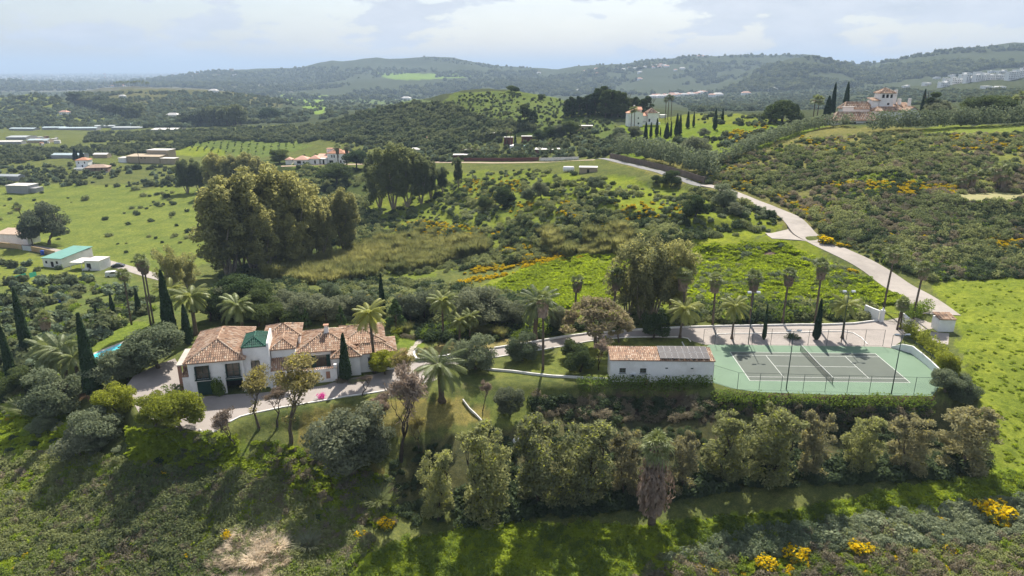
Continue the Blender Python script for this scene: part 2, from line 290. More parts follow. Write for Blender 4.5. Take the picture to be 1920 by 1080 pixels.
def leaf_mat(name, a, b, trans=.35, c=None, cfrac=0.0, spec=0.0):
    """foliage: two tones mixed per leaf, per plant and in slow patches over the land; lets some light through"""
    if name in MATS: return MATS[name]
    m, ns, ls = new_mat(name); nt = m.node_tree; a = tuple(min(.7, k*1.95) for k in a); b = tuple(min(.7, k*2.0) for k in b); trans = min(.5, trans+.15)
    o = ns.new("ShaderNodeOutputMaterial")
    at = ns.new("ShaderNodeAttribute"); at.attribute_name = 'tint'
    oi = ns.new("ShaderNodeObjectInfo")
    patch = noise(nt, .045, 2, oi.outputs['Location'])
    f = mth(nt, 'ADD', mth(nt, 'MULTIPLY', at.outputs['Fac'], .5), mth(nt, 'ADD', mth(nt, 'MULTIPLY', oi.outputs['Random'], .35), mth(nt, 'MULTIPLY', ramp(nt, patch, .38, .62, -.5, .5), .75)))
    n_ = ns.new("ShaderNodeClamp"); ls.new(f, n_.inputs[0]); f = n_.outputs[0]
    col = mixrgb(nt, f, a, b)
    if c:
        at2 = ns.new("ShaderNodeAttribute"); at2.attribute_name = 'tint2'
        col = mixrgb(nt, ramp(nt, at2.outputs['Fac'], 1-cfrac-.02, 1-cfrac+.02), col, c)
    d = ns.new("ShaderNodeBsdfDiffuse"); ls.new(col, d.inputs[0]); tr = ns.new("ShaderNodeBsdfTranslucent")
    hsv = ns.new("ShaderNodeHueSaturation"); hsv.inputs['Saturation'].default_value = 1.1; hsv.inputs['Value'].default_value = 1.25; ls.new(col, hsv.inputs['Color']); ls.new(hsv.outputs[0], tr.inputs[0])
    mx = ns.new("ShaderNodeMixShader"); mx.inputs[0].default_value = trans; ls.new(d.outputs[0], mx.inputs[1]); ls.new(tr.outputs[0], mx.inputs[2])
    last = mx.outputs[0]
    if spec:
        gl = ns.new("ShaderNodeBsdfGlossy"); gl.inputs['Roughness'].default_value = .5; gl.inputs[0].default_value = (.8, .85, .8, 1)
        m2 = ns.new("ShaderNodeMixShader"); m2.inputs[0].default_value = spec; ls.new(last, m2.inputs[1]); ls.new(gl.outputs[0], m2.inputs[2]); last = m2.outputs[0]
    ls.new(last, o.inputs[0]); MATS[name] = m; return m
# foliage palette
LM = dict(
 olive=leaf_mat('leaf_olive', (.11,.125,.075), (.05,.065,.038), .2),
 euca=leaf_mat('leaf_eucalyptus', (.18,.175,.075), (.085,.09,.048), .4, c=(.36,.34,.12), cfrac=.22),
 euca_far=leaf_mat('leaf_eucalyptus_grey', (.11,.12,.055), (.055,.068,.035), .35),
 row=leaf_mat('leaf_row_tree', (.165,.17,.075), (.062,.07,.04), .32, c=(.36,.38,.085), cfrac=.17),
 rowdry=leaf_mat('leaf_row_tree_dry', (.165,.155,.085), (.068,.068,.045), .3, c=(.36,.32,.11), cfrac=.16),
 cypress=leaf_mat('leaf_cypress', (.028,.045,.022), (.014,.026,.016), .1),
 dark=leaf_mat('leaf_dark_tree', (.06,.075,.03), (.022,.035,.018), .2),
 darkgrey=leaf_mat('leaf_greygreen_tree', (.12,.128,.08), (.045,.056,.036), .22),
 bright=leaf_mat('leaf_bright_shrub', (.12,.155,.03), (.055,.08,.02), .35),
 lace=leaf_mat('leaf_thin_spring', (.19,.17,.07), (.10,.09,.045), .35, c=(.34,.30,.08), cfrac=.25),
 ygreen=leaf_mat('leaf_yellow_green', (.16,.17,.03), (.07,.085,.02), .35),
 scrub=leaf_mat('leaf_scrub', (.14,.15,.065), (.058,.072,.035), .25),
 scrubbrown=leaf_mat('leaf_scrub_brown', (.145,.125,.085), (.075,.07,.048), .2),
 scrubdark=leaf_mat('leaf_scrub_dark', (.045,.06,.03), (.022,.033,.018), .2),
 greyg=leaf_mat('leaf_grey_cistus', (.14,.155,.095), (.06,.08,.045), .2),
 gorse=leaf_mat('leaf_gorse', (.08,.10,.03), (.045,.06,.02), .25, c=(.66,.47,.015), cfrac=.5),
 gorse2=leaf_mat('leaf_gorse_faded', (.085,.09,.04), (.05,.06,.03), .25, c=(.46,.27,.02), cfrac=.34),
 grass=leaf_mat('leaf_grass', (.17,.205,.025), (.11,.14,.02), .35),
 straw=leaf_mat('leaf_straw', (.36,.31,.24), (.18,.15,.11), .25),
 reed=leaf_mat('leaf_reed', (.155,.15,.06), (.055,.065,.028), .3),
 palm=leaf_mat('leaf_palm', (.11,.125,.045), (.045,.058,.025), .25, spec=.03),
 palmy=leaf_mat('leaf_date_palm', (.16,.165,.045), (.07,.085,.028), .3, spec=.03),
 skirt=leaf_mat('leaf_dead_palm', (.22,.17,.13), (.09,.068,.052), .1),
 twig=leaf_mat('leaf_twigs', (.17,.135,.105), (.10,.08,.06), .1),
 far=leaf_mat('leaf_far_trees', (.085,.095,.048), (.032,.044,.026), .15),
 farolive=leaf_mat('leaf_far_orchard', (.10,.125,.08), (.055,.07,.045), .15),
 ivy=leaf_mat('leaf_ivy_hedge', (.10,.135,.03), (.035,.055,.018), .28),
 pink=leaf_mat('petals_magenta', (.5,.03,.22), (.3,.02,.13), .2),
 white=leaf_mat('petals_white', (.6,.58,.5), (.35,.36,.28), .2),
)
BARKE = surf('bark_eucalyptus', (.34,.29,.23), (.2,.16,.12), 2)
BARK = surf('bark_grey', (.13,.105,.08), (.07,.055,.04), 3, bump=.3)
BARKD = surf('bark_dark', (.06,.047,.036), (.035,.028,.022), 3)
BARKP = surf('bark_palm', (.15,.115,.085), (.085,.065,.048), 5, bump=.5)
WHITE = surf('whitewashed_wall', (.86,.85,.83), (.80,.79,.77), .9, grime=(.60,.57,.53))
WHITEK = surf('white_kerb', (.78,.77,.74), (.62,.60,.57), 1.6, grime=(.42,.40,.36))
TERRA = surf('terracotta_plain', (.42,.22,.14), (.33,.19,.13), 2)
GREEND = surf('dark_green_paint', (.012,.05,.04), (.010,.042,.034), 2, rough=.5)
CONC = surf('concrete_drive', (.31,.275,.25), (.27,.24,.22), .35, bump=.15, bscale=3, grime=(.20,.18,.165))
CONCL = surf('concrete_road', (.33,.295,.26), (.28,.25,.225), .5, bump=.15, bscale=3, grime=(.2,.18,.155))
ASPH = surf('asphalt_worn', (.17,.17,.175), (.13,.13,.135), .6)
DIRT = surf('dirt_track', (.36,.27,.19), (.27,.20,.14), .5)
METALG = surf('green_metal', (.018,.05,.045), (.014,.04,.036), 2, rough=.5, spec=.4)
METALW = surf('light_metal', (.62,.64,.65), (.52,.54,.55), 3, rough=.45)
DARK = surf('dark_interior', (.012,.011,.010), (.02,.017,.015), 2)
GLASS = surf('window_glass', (.06,.055,.045), (.12,.10,.075), 2, rough=.08, spec=.6)  # lighter warm patches put reflections into the pane colour
BRICK = surf('brick_paving', (.36,.19,.13), (.27,.15,.11), 2)
STONE = surf('stone_wall', (.20,.145,.105), (.13,.10,.075), .8, bump=.4)
# ground
def ground_mat():
    m, ns, ls = new_mat('ground_cover'); nt = m.node_tree
    o = ns.new("ShaderNodeOutputMaterial"); p = ns.new("ShaderNodeBsdfDiffuse"); ls.new(p.outputs[0], o.inputs[0])
    at = ns.new("ShaderNodeAttribute"); at.attribute_name = 'cover'; g = ns.new("ShaderNodeNewGeometry"); pos = g.outputs['Position']
    c = at.outputs['Color']
    a1 = ramp(nt, noise(nt, .11, 6, pos, .62), .3, .7); c = mixrgb(nt, a1, mixrgb(nt, 1.0, c, (.72,.80,.82), 'MULTIPLY'), mixrgb(nt, 1.0, c, (1.22,1.16,1.05), 'MULTIPLY'))
    a2 = ramp(nt, noise(nt, .9, 5, pos, .7), .38, .62); c = mixrgb(nt, a2, mixrgb(nt, 1.0, c, (.74,.76,.80), 'MULTIPLY'), mixrgb(nt, 1.0, c, (1.22,1.15,1.1), 'MULTIPLY'))
    a3 = ramp(nt, noise(nt, 5.5, 3, pos, .7), .35, .65); c = mixrgb(nt, a3, mixrgb(nt, 1.0, c, (.7,.72,.75), 'MULTIPLY'), mixrgb(nt, 1.0, c, (1.25,1.2,1.1), 'MULTIPLY'))
    # bare earth showing through
    a4 = ramp(nt, noise(nt, .33, 7, pos, .7), .60, .70, 0, .65); at2 = ns.new("ShaderNodeAttribute"); at2.attribute_name = 'bare'
    c = mixrgb(nt, mth(nt, 'MULTIPLY', a4, at2.outputs['Fac']), c, (.21,.15,.10))
    ls.new(c, p.inputs[0])
    b = ns.new("ShaderNodeBump"); b.inputs['Strength'].default_value = .6; b.inputs['Distance'].default_value = .12
    ls.new(noise(nt, 2.2, 6, pos, .7), b.inputs['Height']); ls.new(b.outputs[0], p.inputs['Normal'])
    return m
VIV = (.155,.195,.032); GRS = (.125,.15,.045); OLV = (.10,.105,.05); DWD = (.035,.05,.025); DRY = (.22,.19,.085); SOI = (.22,.155,.105); LAWN = (.125,.17,.035); SCG = (.105,.125,.045); FAR = (.06,.075,.045); CIT = (.12,.13,.11)
COVERS = [  # later ones lie over earlier ones; pixel outlines of the land cover, colour, how bare
 ([(-400,236),(2400,236),(2400,60),(-400,60)], FAR, .1),
 ([(-400,1500),(2400,1500),(2400,236),(-400,236)], SCG, .4),
 ([(-400,172),(560,172),(420,140),(-400,140)], CIT, .2),
 ([(0,184),(60,176),(110,188),(140,212),(250,225),(200,240),(120,235),(0,240),(-300,240),(-300,186)], GRS, .3),
 ([(130,190),(250,165),(450,172),(530,190),(520,215),(330,205),(200,200)], OLV, .6),
 ([(700,136),(750,137),(840,138),(900,141),(860,146),(760,150),(720,144)], (.15,.23,.05), 0),
 ([(520,176),(620,178),(600,192),(600,210),(560,214),(560,195),(522,186)], (.17,.25,.06), 0),
 ([(640,181),(820,188),(800,198),(700,196),(640,190)], (.11,.15,.07), 0),
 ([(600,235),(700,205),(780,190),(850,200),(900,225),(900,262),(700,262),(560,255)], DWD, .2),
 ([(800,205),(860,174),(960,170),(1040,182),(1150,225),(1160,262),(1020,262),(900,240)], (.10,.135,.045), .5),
 ([(330,266),(380,262),(470,260),(565,264),(580,272),(510,293),(430,290),(300,280)], (.11,.15,.045), .2),
 ([(250,275),(330,275),(420,284),(420,295),(330,292),(200,285)], VIV, 0),
 ([(-300,345),(0,352),(110,345),(330,350),(400,362),(405,480),(330,525),(240,502),(110,470),(0,440),(-300,430)], (.135,.17,.045), .25),
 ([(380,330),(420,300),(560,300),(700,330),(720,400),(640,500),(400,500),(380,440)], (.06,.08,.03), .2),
 ([(540,307),(640,307),(640,314),(540,314)], LAWN, 0),
 ([(600,400),(720,360),(820,320),(1000,322),(1180,330),(1250,350),(1350,360),(1460,400),(1470,430),(1400,450),(1130,470),(900,500),(760,520),(640,480)], (.13,.165,.035), .3),
 ([(1020,330),(1180,335),(1310,370),(1460,400),(1440,420),(1380,440),(1290,440),(1150,400),(1040,420),(1000,390)], VIV, .2),
 ([(830,570),(880,540),(1000,490),(1130,470),(1200,480),(1150,560),(1100,590),(960,600),(860,600)], (.16,.195,.03), .3),
 ([(1240,470),(1330,455),(1460,440),(1500,455),(1600,500),(1700,560),(1740,590),(1620,600),(1300,600),(1200,560)], (.15,.185,.03), .45),
 ([(1290,445),(1400,430),(1450,405),(1480,410),(1480,425),(1430,440),(1320,460)], (.18,.22,.03), .1),
 ([(1390,462),(1450,458),(1475,475),(1440,492),(1395,480)], (.13,.10,.085), .9),
 ([(1130,300),(1300,350),(1500,430),(1760,520),(1930,510),(2300,500),(2300,235),(1600,240),(1400,230),(1250,290)], (.155,.155,.06), .6),
 ([(1160,235),(1350,225),(1560,235),(1480,262),(1330,300),(1230,300),(1150,290)], (.125,.175,.03), .3),
 ([(1150,225),(1300,215),(1420,215),(1480,225),(1400,232),(1260,232)], (.14,.17,.035), .3),
 ([(1750,236),(2300,236),(2300,250),(1700,250)], (.15,.19,.045), .2),
 ([(1500,300),(1900,280),(1930,340),(1700,350),(1600,420)], (.15,.17,.05), .5),
 ([(1745,530),(1930,508),(2400,500),(2400,930),(1935,905),(1860,870),(1845,780),(1815,700),(1800,620),(1760,560)], VIV, .08),
 ([(-200,560),(100,520),(260,520),(360,560),(300,620),(0,700),(-200,700)], (.105,.135,.045), .8),
 ([(0,470),(110,478),(180,500),(150,530),(0,540)], (.14,.17,.04), .8),
 ([(180,625),(240,605),(280,603),(270,625),(170,690),(110,700),(120,665)], LAWN, .05),
 ([(715,628),(790,625),(800,650),(770,658),(748,652)], LAWN, .1),
 ([(760,655),(860,640),(1000,630),(1000,650),(870,668),(770,672)], DRY, .3),
 ([(740,655),(775,655),(775,672),(745,672)], (.27,.18,.12), 0),
 ([(900,705),(1000,670),(1130,638),(1290,634),(1300,655),(1140,660),(1140,712),(920,705)], (.13,.155,.045), .25),
 ([(560,775),(700,750),(870,745),(930,790),(760,815),(560,830)], (.19,.175,.065), .3),
 ([(880,740),(1130,740),(1130,800),(930,800)], (.12,.15,.045), .5),
 ([(340,815),(440,810),(470,840),(420,900),(330,880),(240,880),(250,820)], (.12,.16,.035), .3),
 ([(470,860),(600,850),(720,880),(740,960),(600,960),(500,930)], (.13,.125,.05), .5),
 ([(0,760),(60,750),(180,800),(150,900),(0,950),(-200,900)], (.135,.19,.025), .2),
 ([(0,890),(200,860),(480,880),(560,960),(620,1000),(500,1085),(0,1100),(-300,1100)], (.125,.12,.06), .5),
 ([(60,740),(160,715),(200,735),(110,762),(40,780)], (.33,.22,.14), .3),
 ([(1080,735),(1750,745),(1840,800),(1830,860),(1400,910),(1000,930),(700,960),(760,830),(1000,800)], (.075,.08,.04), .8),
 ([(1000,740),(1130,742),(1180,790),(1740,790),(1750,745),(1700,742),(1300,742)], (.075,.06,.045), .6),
 ([(520,1085),(700,1035),(900,980),(1210,985),(1500,955),(1700,912),(1860,880),(1935,880),(2400,880),(2400,960),(1935,930),(1750,960),(1500,1000),(1330,1035),(1200,1100)], (.16,.215,.024), .15),
 ([(1080,1060),(1200,1000),(1330,1000),(1400,1005),(1330,1045),(1200,1050)], (.25,.19,.12), .7),
 ([(1000,1085),(1200,1050),(1330,1040),(1500,1010),(1750,965),(1935,935),(2400,960),(2400,1500),(1000,1500)], (.12,.155,.055), .5),
]
nzx = fbm(GPX/26, GPY/14, 90, 4)*26; nzy = fbm(GPX/26+40, GPY/14, 94, 4)*13
cov = np.zeros(X.shape+(3,)); cov[:] = SCG; bare = np.full(X.shape, .3)
qx, qy = GPX+nzx, GPY+nzy*np.clip((GPY-130)/200, .15, 1)
for poly, c, b in COVERS:
    xs = [p[0] for p in poly]; ys = [p[1] for p in poly]
    m = (qx > min(xs)) & (qx < max(xs)) & (qy > min(ys)) & (qy < max(ys)); a, b_ = qx[m], qy[m]
    ins = np.zeros(a.shape, bool)
    for i in range(len(poly)):
        x0, y0 = poly[i]; x1, y1 = poly[(i+1) % len(poly)]; cc = ((y0 > b_) != (y1 > b_)); ins ^= cc & (a < x0+(b_-y0)*(x1-x0)/(y1-y0+1e-12))
    idx = np.where(m); idx = tuple(k[ins] for k in idx); cov[idx] = c; bare[idx] = b
# steep faces show more bush and earth than grass
dzy = np.abs(np.gradient(Z, axis=0)/np.gradient(Y, axis=0)); steep = sstep(.35, .8, dzy)*(Y < 450)*(Y > 120)
cov = cov*(1-.35*steep[..., None])+np.array((.07,.07,.04))*.35*steep[..., None]
def grid_mesh(name, V, nrow, ncol, mat, attrs=None):
    m = bpy.data.meshes.new(name); m.vertices.add(nrow*ncol); m.vertices.foreach_set('co', V.astype('f4').ravel())
    j, i = np.meshgrid(np.arange(nrow-1), np.arange(ncol-1), indexing='ij'); a = (j*ncol+i).ravel()
    q = np.stack([a, a+1, a+ncol+1, a+ncol], 1).astype('i4')
    m.loops.add(q.size); m.polygons.add(len(q)); m.loops.foreach_set('vertex_index', q.ravel()); m.polygons.foreach_set('loop_start', np.arange(0, q.size, 4, dtype='i4'))
    m.update(calc_edges=True); m.materials.append(mat)
    for nme, (tp, arr) in (attrs or {}).items():
        at = m.attributes.new(nme, tp, 'POINT')
        at.data.foreach_set('color' if tp == 'FLOAT_COLOR' else 'value', arr.astype('f4').ravel())
    m.polygons.foreach_set('use_smooth', np.ones(len(q), bool)); return m
def link(name, mesh, parent=None, kind=None):
    o = bpy.data.objects.new(name, mesh); COL.objects.link(o)
    if parent: o.parent = parent
    if kind: o['kind'] = kind
    return o
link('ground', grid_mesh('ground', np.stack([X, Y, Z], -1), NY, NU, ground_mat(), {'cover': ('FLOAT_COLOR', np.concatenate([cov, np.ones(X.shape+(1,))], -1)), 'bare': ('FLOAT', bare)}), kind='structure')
# the sea beyond the coast
m_, ns_, ls_ = new_mat('sea_water'); o_ = ns_.new("ShaderNodeOutputMaterial"); p_ = ns_.new("ShaderNodeBsdfPrincipled"); ls_.new(p_.outputs[0], o_.inputs[0])
p_.inputs['Base Color'].default_value = (.03,.07,.10,1); p_.inputs['Roughness'].default_value = .35
sv = np.array([[-60000,13000,-61],[60000,13000,-61],[60000,80000,-61],[-60000,80000,-61]], float)
sm_ = bpy.data.meshes.new('sea'); sm_.from_pydata([tuple(v) for v in sv], [], [(0,1,2,3)]); sm_.materials.append(m_); link('sea', sm_, kind='structure')
# ------------------------------------------------------------------ mesh building helpers
class MB:
    """collects triangles and quads as numpy blocks; tint = one value per face"""
    def __init__(s): s.v = []; s.f = []; s.n = 0; s.mi = []; s.t = []
    def add(s, V, F, mi=0, tint=.5):
        V = np.asarray(V, float).reshape(-1, 3); s.v.append(V)
        for f in F: s.f.append(tuple(int(k)+s.n for k in f)); s.mi.append(mi); s.t.append(tint if np.isscalar(tint) else .5)
        s.n += len(V); return s
    def box(s, x0, x1, y0, y1, z0, z1, mi=0, M=None):
        V = np.array([[x0,y0,z0],[x1,y0,z0],[x1,y1,z0],[x0,y1,z0],[x0,y0,z1],[x1,y0,z1],[x1,y1,z1],[x0,y1,z1]], float)
        if M is not None: V = V@M[:3,:3].T+M[:3,3]
        return s.add(V, [(0,3,2,1),(4,5,6,7),(0,1,5,4),(1,2,6,5),(2,3,7,6),(3,0,4,7)], mi)
    def prism(s, poly, z0, z1, mi=0):
        n = len(poly); V = [(a, b, z0) for a, b in poly]+[(a, b, z1) for a, b in poly]
        return s.add(V, [tuple(range(n-1, -1, -1)), tuple(range(n, 2*n))]+[(i, (i+1) % n, n+(i+1) % n, n+i) for i in range(n)], mi)
    def tube(s, pts, rad, sides=6, mi=0, cap=True):
        pts = [np.asarray(p, float) for p in pts]; n = len(pts); rad = rad if hasattr(rad, '__len__') else [rad]*n; V = []
        for i, p in enumerate(pts):
            d = pts[min(i+1, n-1)]-pts[max(i-1, 0)]; d = d/(np.linalg.norm(d)+1e-9)
            a = np.cross(d, (0, 0, 1) if abs(d[2]) < .9 else (1, 0, 0)); a /= np.linalg.norm(a); b = np.cross(d, a)
            for k in range(sides):
                t = 2*math.pi*k/sides; V.append(p+rad[i]*(math.cos(t)*a+math.sin(t)*b))
        F = [(i*sides+k, i*sides+(k+1) % sides, (i+1)*sides+(k+1) % sides, (i+1)*sides+k) for i in range(n-1) for k in range(sides)]
        if cap: F += [tuple(range((n-1)*sides, n*sides)), tuple(range(sides-1, -1, -1))]
        return s.add(V, F, mi)
    def mesh(s, name, mats, smooth=False):
        m = bpy.data.meshes.new(name); m.from_pydata(np.concatenate(s.v).tolist(), [], s.f); 
        for k in (mats if isinstance(mats, (list, tuple)) else [mats]): m.materials.append(k)
        m.polygons.foreach_set('material_index', s.mi)
        if smooth: m.polygons.foreach_set('use_smooth', [True]*len(s.f))
        a = m.attributes.new('tint', 'FLOAT', 'FACE'); a.data.foreach_set('value', s.t)
        m.update(); return m
    def build(s, name, mats, parent=None, smooth=False): return link(name, s.mesh(name, mats, smooth), parent)
def soup(name, V, nper, mat, tint=None, tint2=None, smooth=False):
    """a mesh of many loose faces, nper corners each; V is (n, nper, 3)"""
    V = np.asarray(V, 'f4'); n = len(V); m = bpy.data.meshes.new(name); m.vertices.add(n*nper); m.vertices.foreach_set('co', V.ravel())
    m.loops.add(n*nper); m.polygons.add(n); m.loops.foreach_set('vertex_index', np.arange(n*nper, dtype='i4')); m.polygons.foreach_set('loop_start', np.arange(0, n*nper, nper, dtype='i4'))
    m.update(calc_edges=True); m.materials.append(mat)
    for nm, t in (('tint', tint), ('tint2', tint2)):
        if t is not None: a = m.attributes.new(nm, 'FLOAT', 'FACE'); a.data.foreach_set('value', np.asarray(t, 'f4'))
    return m
def thing(name, label, cat, loc=(0, 0, 0), rz=0, group=None):
    o = bpy.data.objects.new(name, None); COL.objects.link(o); o.empty_display_size = .5
    o.location = loc; o.rotation_euler = (0, 0, rz); o['label'] = label; o['category'] = cat
    if group: o['group'] = group
    return o
def tag(o, label, cat, group=None):
    o['label'] = label; o['category'] = cat
    if group: o['group'] = group
    return o
def unit(v): return v/(np.linalg.norm(v, axis=-1, keepdims=True)+1e-9)
def leaves(cent, nrm, size, rng, aspect=1.6, hang=0.0):
    """diamond leaves at cent facing nrm; returns (n,4,3)"""
    n = len(cent); r = unit(rng.normal(size=(n, 3))); r[:, 2] -= hang; t = unit(np.cross(nrm, r)); b = np.cross(nrm, t); b = unit(b)
    L = (size*aspect*.5)[:, None]; Wd = (size*.5)[:, None]
    if hang: t, b = b, t
    return np.stack([cent-t*L, cent-b*Wd, cent+t*L, cent+b*Wd], 1)
def cloud(clumps, n, size, rng, shell=.72, jit=.6, aspect=1.5, flat=0.0):
    """leaf clumps: list of (cx,cy,cz,rx,ry,rz); leaves sit towards the outside of each clump"""
    c = np.array(clumps, float); w = (c[:, 3]*c[:, 4]+c[:, 4]*c[:, 5]+c[:, 3]*c[:, 5]); k = rng.choice(len(c), n, p=w/w.sum())
    d = unit(rng.normal(size=(n, 3))); d[:, 2] = np.where(d[:, 2] < -.2, d[:, 2]*.6, d[:, 2])
    r = shell+(1-shell)*rng.random(n)**.7; r = np.where(rng.random(n) < .22, r*rng.random(n), r); r *= 1+.22*(rng.random(n)-.4)
    cen = c[k, :3]+d*c[k, 3:]*r[:, None]; nr = unit(d+jit*rng.normal(size=(n, 3)))
    sz = size*(.6+.8*rng.random(n))
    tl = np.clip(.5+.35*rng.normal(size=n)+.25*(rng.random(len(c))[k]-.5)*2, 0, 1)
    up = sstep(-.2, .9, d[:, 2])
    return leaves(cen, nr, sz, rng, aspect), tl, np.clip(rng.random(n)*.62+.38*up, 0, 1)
# ------------------------------------------------------------------ plants
def limbs(mb, rng, base, d, length, r, depth, spread=.6, up=.35, tips=None, sides=6, mi=0, kink=.12):
    """a tapering limb that forks; collects the tips"""
    pts = [base]; rad = [r]; p = np.array(base, float); dd = unit(np.array(d, float)); k = 4
    for i in range(k):
        dd = unit(dd+kink*rng.normal(size=3)+np.array((0, 0, up*.25))); p = p+dd*length/k; pts.append(p.copy()); rad.append(r*(1-.45*(i+1)/k))
    mb.tube(pts, rad, max(3, sides), mi, cap=False)
    if depth <= 0:
        if tips is not None: tips.append(p)
        return
    for j in range(int(rng.integers(2, 4))):
        a = rng.random()*2*math.pi; s = np.array((math.cos(a), math.sin(a), rng.random()*.5))
        limbs(mb, rng, p, unit(dd*(1-spread*.5)+s*spread+np.array((0, 0, up))), length*(.62+.2*rng.random()), r*.55, depth-1, spread, up, tips, sides-1, mi, kink)
    if tips is not None and rng.random() < .5: tips.append(p)
PC = {}
def tree_meshes(kind, v):
    """(trunk mesh or None, crown mesh, native height) for a kind of tree, variant v"""
    key = (kind, v)
    if key in PC: return PC[key]
    rng = np.random.default_rng(abs(hash_s(kind))*7+v*101+3); tb = MB(); tips = []
    if kind in ('euca', 'euca_grey', 'euca_airy'):
        H = 30; cl = []
        ns = 6
        for i in range(ns):
            a = 2*math.pi*i/ns+rng.random(); rr = 1.2+rng.random(); L = 17+rng.random()*7
            q = [np.array((rr*math.cos(a)*.3, rr*math.sin(a)*.3, 0))]
            for s_ in range(1, 6): q.append(np.array((math.cos(a)*(rr*.4+s_*.95*(.7+.5*rng.random())), math.sin(a)*(rr*.4+s_*.95*(.7+.5*rng.random())), L*s_/5)))
            tb.tube(q, [.42, .36, .3, .22, .15, .08], 6, cap=False)
            for s_ in range(2, 6):
                for k in range(2):
                    o = rng.normal(size=3)*(1.8, 1.8, 1.2); c = q[s_]+o+(0, 0, 1.5); R = 1.6+1.1*rng.random()
                    cl.append((*c, R, R, R*1.35))
        for k in range(22):
            a = rng.random()*6.28; h = 5+rng.random()*22; rr = 7.2*(1-.55*abs(h/30-.45)/.55)*(.7+.3*rng.random()); R = 1.3+1.0*rng.random()
            cl.append((rr*math.cos(a), rr*math.sin(a), h, R, R, R*1.5))
        cl.append((0, 0, 27.5, 2.3, 2.3, 2.6)); cl.append((1.5, -1, 25.5, 2.5, 2.5, 2.6))
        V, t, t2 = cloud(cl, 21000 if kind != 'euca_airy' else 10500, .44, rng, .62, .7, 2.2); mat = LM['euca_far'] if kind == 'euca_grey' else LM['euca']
    elif kind in ('row', 'rowdry'):
        H = 10; limbs(tb, rng, (0, 0, 0), (0, 0, 1), 3.4, .20, 3, .62, .45, tips, 7)
        cl = []
        for p in tips: R = .5+.35*rng.random(); cl.append((*p, R, R, R*.8))
        m = max(t_[2] for t_ in tips); sc = 9.1/m
        for k in range(30):
            a = rng.random()*6.28; h = 1.8+rng.random()*7.5; rr = 2.5*math.sqrt(max(.05, 1-((h-5.2)/5.2)**2))*(.55+.45*rng.random()); R = .5+.4*rng.random(); cl.append((rr*math.cos(a), rr*math.sin(a), h/sc, R, R, R*.9))
        for k in range(8):
            a = rng.random()*6.28; R = .8+.4*rng.random(); cl.append((1.6*math.cos(a), 1.6*math.sin(a), .7+1.4*rng.random(), R, R, R))
        cl = [(a*min(sc, 1.1), b*min(sc, 1.1), c*sc, d, e, f) for a, b, c, d, e, f in cl]
        for i in range(len(tb.v)): tb.v[i] = tb.v[i]*(min(sc, 1.1), min(sc, 1.1), sc)
        cl.append((.3*rng.normal(), .3*rng.normal(), 4.6+.6*rng.random(), 1.9+.4*rng.random(), 1.9+.4*rng.random(), 3.5))
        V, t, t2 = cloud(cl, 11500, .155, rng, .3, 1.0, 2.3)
        mat = LM['row' if kind == 'row' else 'rowdry']
    elif kind in ('olive', 'dark', 'darkgrey', 'bright', 'ygreen', 'far'):
        H = 5; limbs(tb, rng, (0, 0, 0), (.1*rng.normal(), .1*rng.normal(), 1), 1.7, .2, 2, .8, .3, tips, 7)
        cl = []
        for k in range(20):
            a = rng.random()*6.28; h = 1.1+rng.random()*3.2; rr = 2.1*math.sqrt(max(.05, 1-((h-2.6)/2.7)**2))*(.6+.4*rng.random()); R = .6+.55*rng.random(); cl.append((rr*math.cos(a), rr*math.sin(a), h, R, R, R*.85))
        cl.append((0, 0, 2.7, 1.5, 1.5, 1.4)); cl.append((.2, 0, 4.1, .9, .9, .75))
        V, t, t2 = cloud(cl, 12000 if kind != 'far' else 900, .125 if kind != 'far' else .5, rng, .66, .75, 1.9); mat = LM[{'far': 'far'}.get(kind, kind)]
    elif kind == 'lace':          # tall loose tree, light crown over visible limbs
        H = 9; limbs(tb, rng, (0, 0, 0), (0, 0, 1), 3.0, .22, 4, .75, .4, tips, 7)
        m = max(t_[2] for t_ in tips); sc = 8.6/m
        for i in range(len(tb.v)): tb.v[i] = tb.v[i]*sc
        cl = [(*(p*sc), .75+.4*rng.random(), .75+.4*rng.random(), .5+.2*rng.random()) for p in tips]
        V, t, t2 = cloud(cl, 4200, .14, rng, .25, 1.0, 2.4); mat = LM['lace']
    elif kind == 'bare':
        H = 8; limbs(tb, rng, (0, 0, 0), (0, 0, 1), 2.2, .17, 5, .6, .45, tips, 7, kink=.2)
        m = max(t_[2] for t_ in tips); sc = 7.8/m
        for i in range(len(tb.v)): tb.v[i] = tb.v[i]*sc
        cl = [(*(p*sc), .6, .6, .5) for p in tips]
        V, t, t2 = cloud(cl, 1500, .12, rng, .2, 1.0, 5); mat = LM['twig']
    elif kind == 'umbrella':      # wide rounded crown of fine bare-looking twigs on a short trunk
        H = 7.5; limbs(tb, rng, (0, 0, 0), (0, 0, 1), 2.4, .24, 4, .95, .28, tips, 7)
        m = max(t_[2] for t_ in tips); sc = 6.6/m
        for i in range(len(tb.v)): tb.v[i] = tb.v[i]*(1.1, 1.1, sc)
        cl = []
        for k in range(44):
            a = rng.random()*6.28; u = math.sqrt(rng.random()); cl.append((4.6*u*math.cos(a), 4.0*u*math.sin(a), 6.9-3.6*u**2.2-.6*rng.random(), .95, .95, .7))
        V, t, t2 = cloud(cl, 9000, .17, rng, .4, 1.0, 3); mat = LM['twigcrown']
    elif kind == 'cypress':
        H = 12; n = 6500; h = rng.random(n)**.8; R = 1.05*(np.minimum(1, h*7+.25))*np.clip(1-h, 0, 1)**.62*(1+.0*h); a = rng.random(n)*6.283
        R = R*(1+.10*np.sin(a*3+h*17)+.07*rng.normal(size=n)); R = R*np.where(rng.random(n) < .15, rng.random(n), 1)
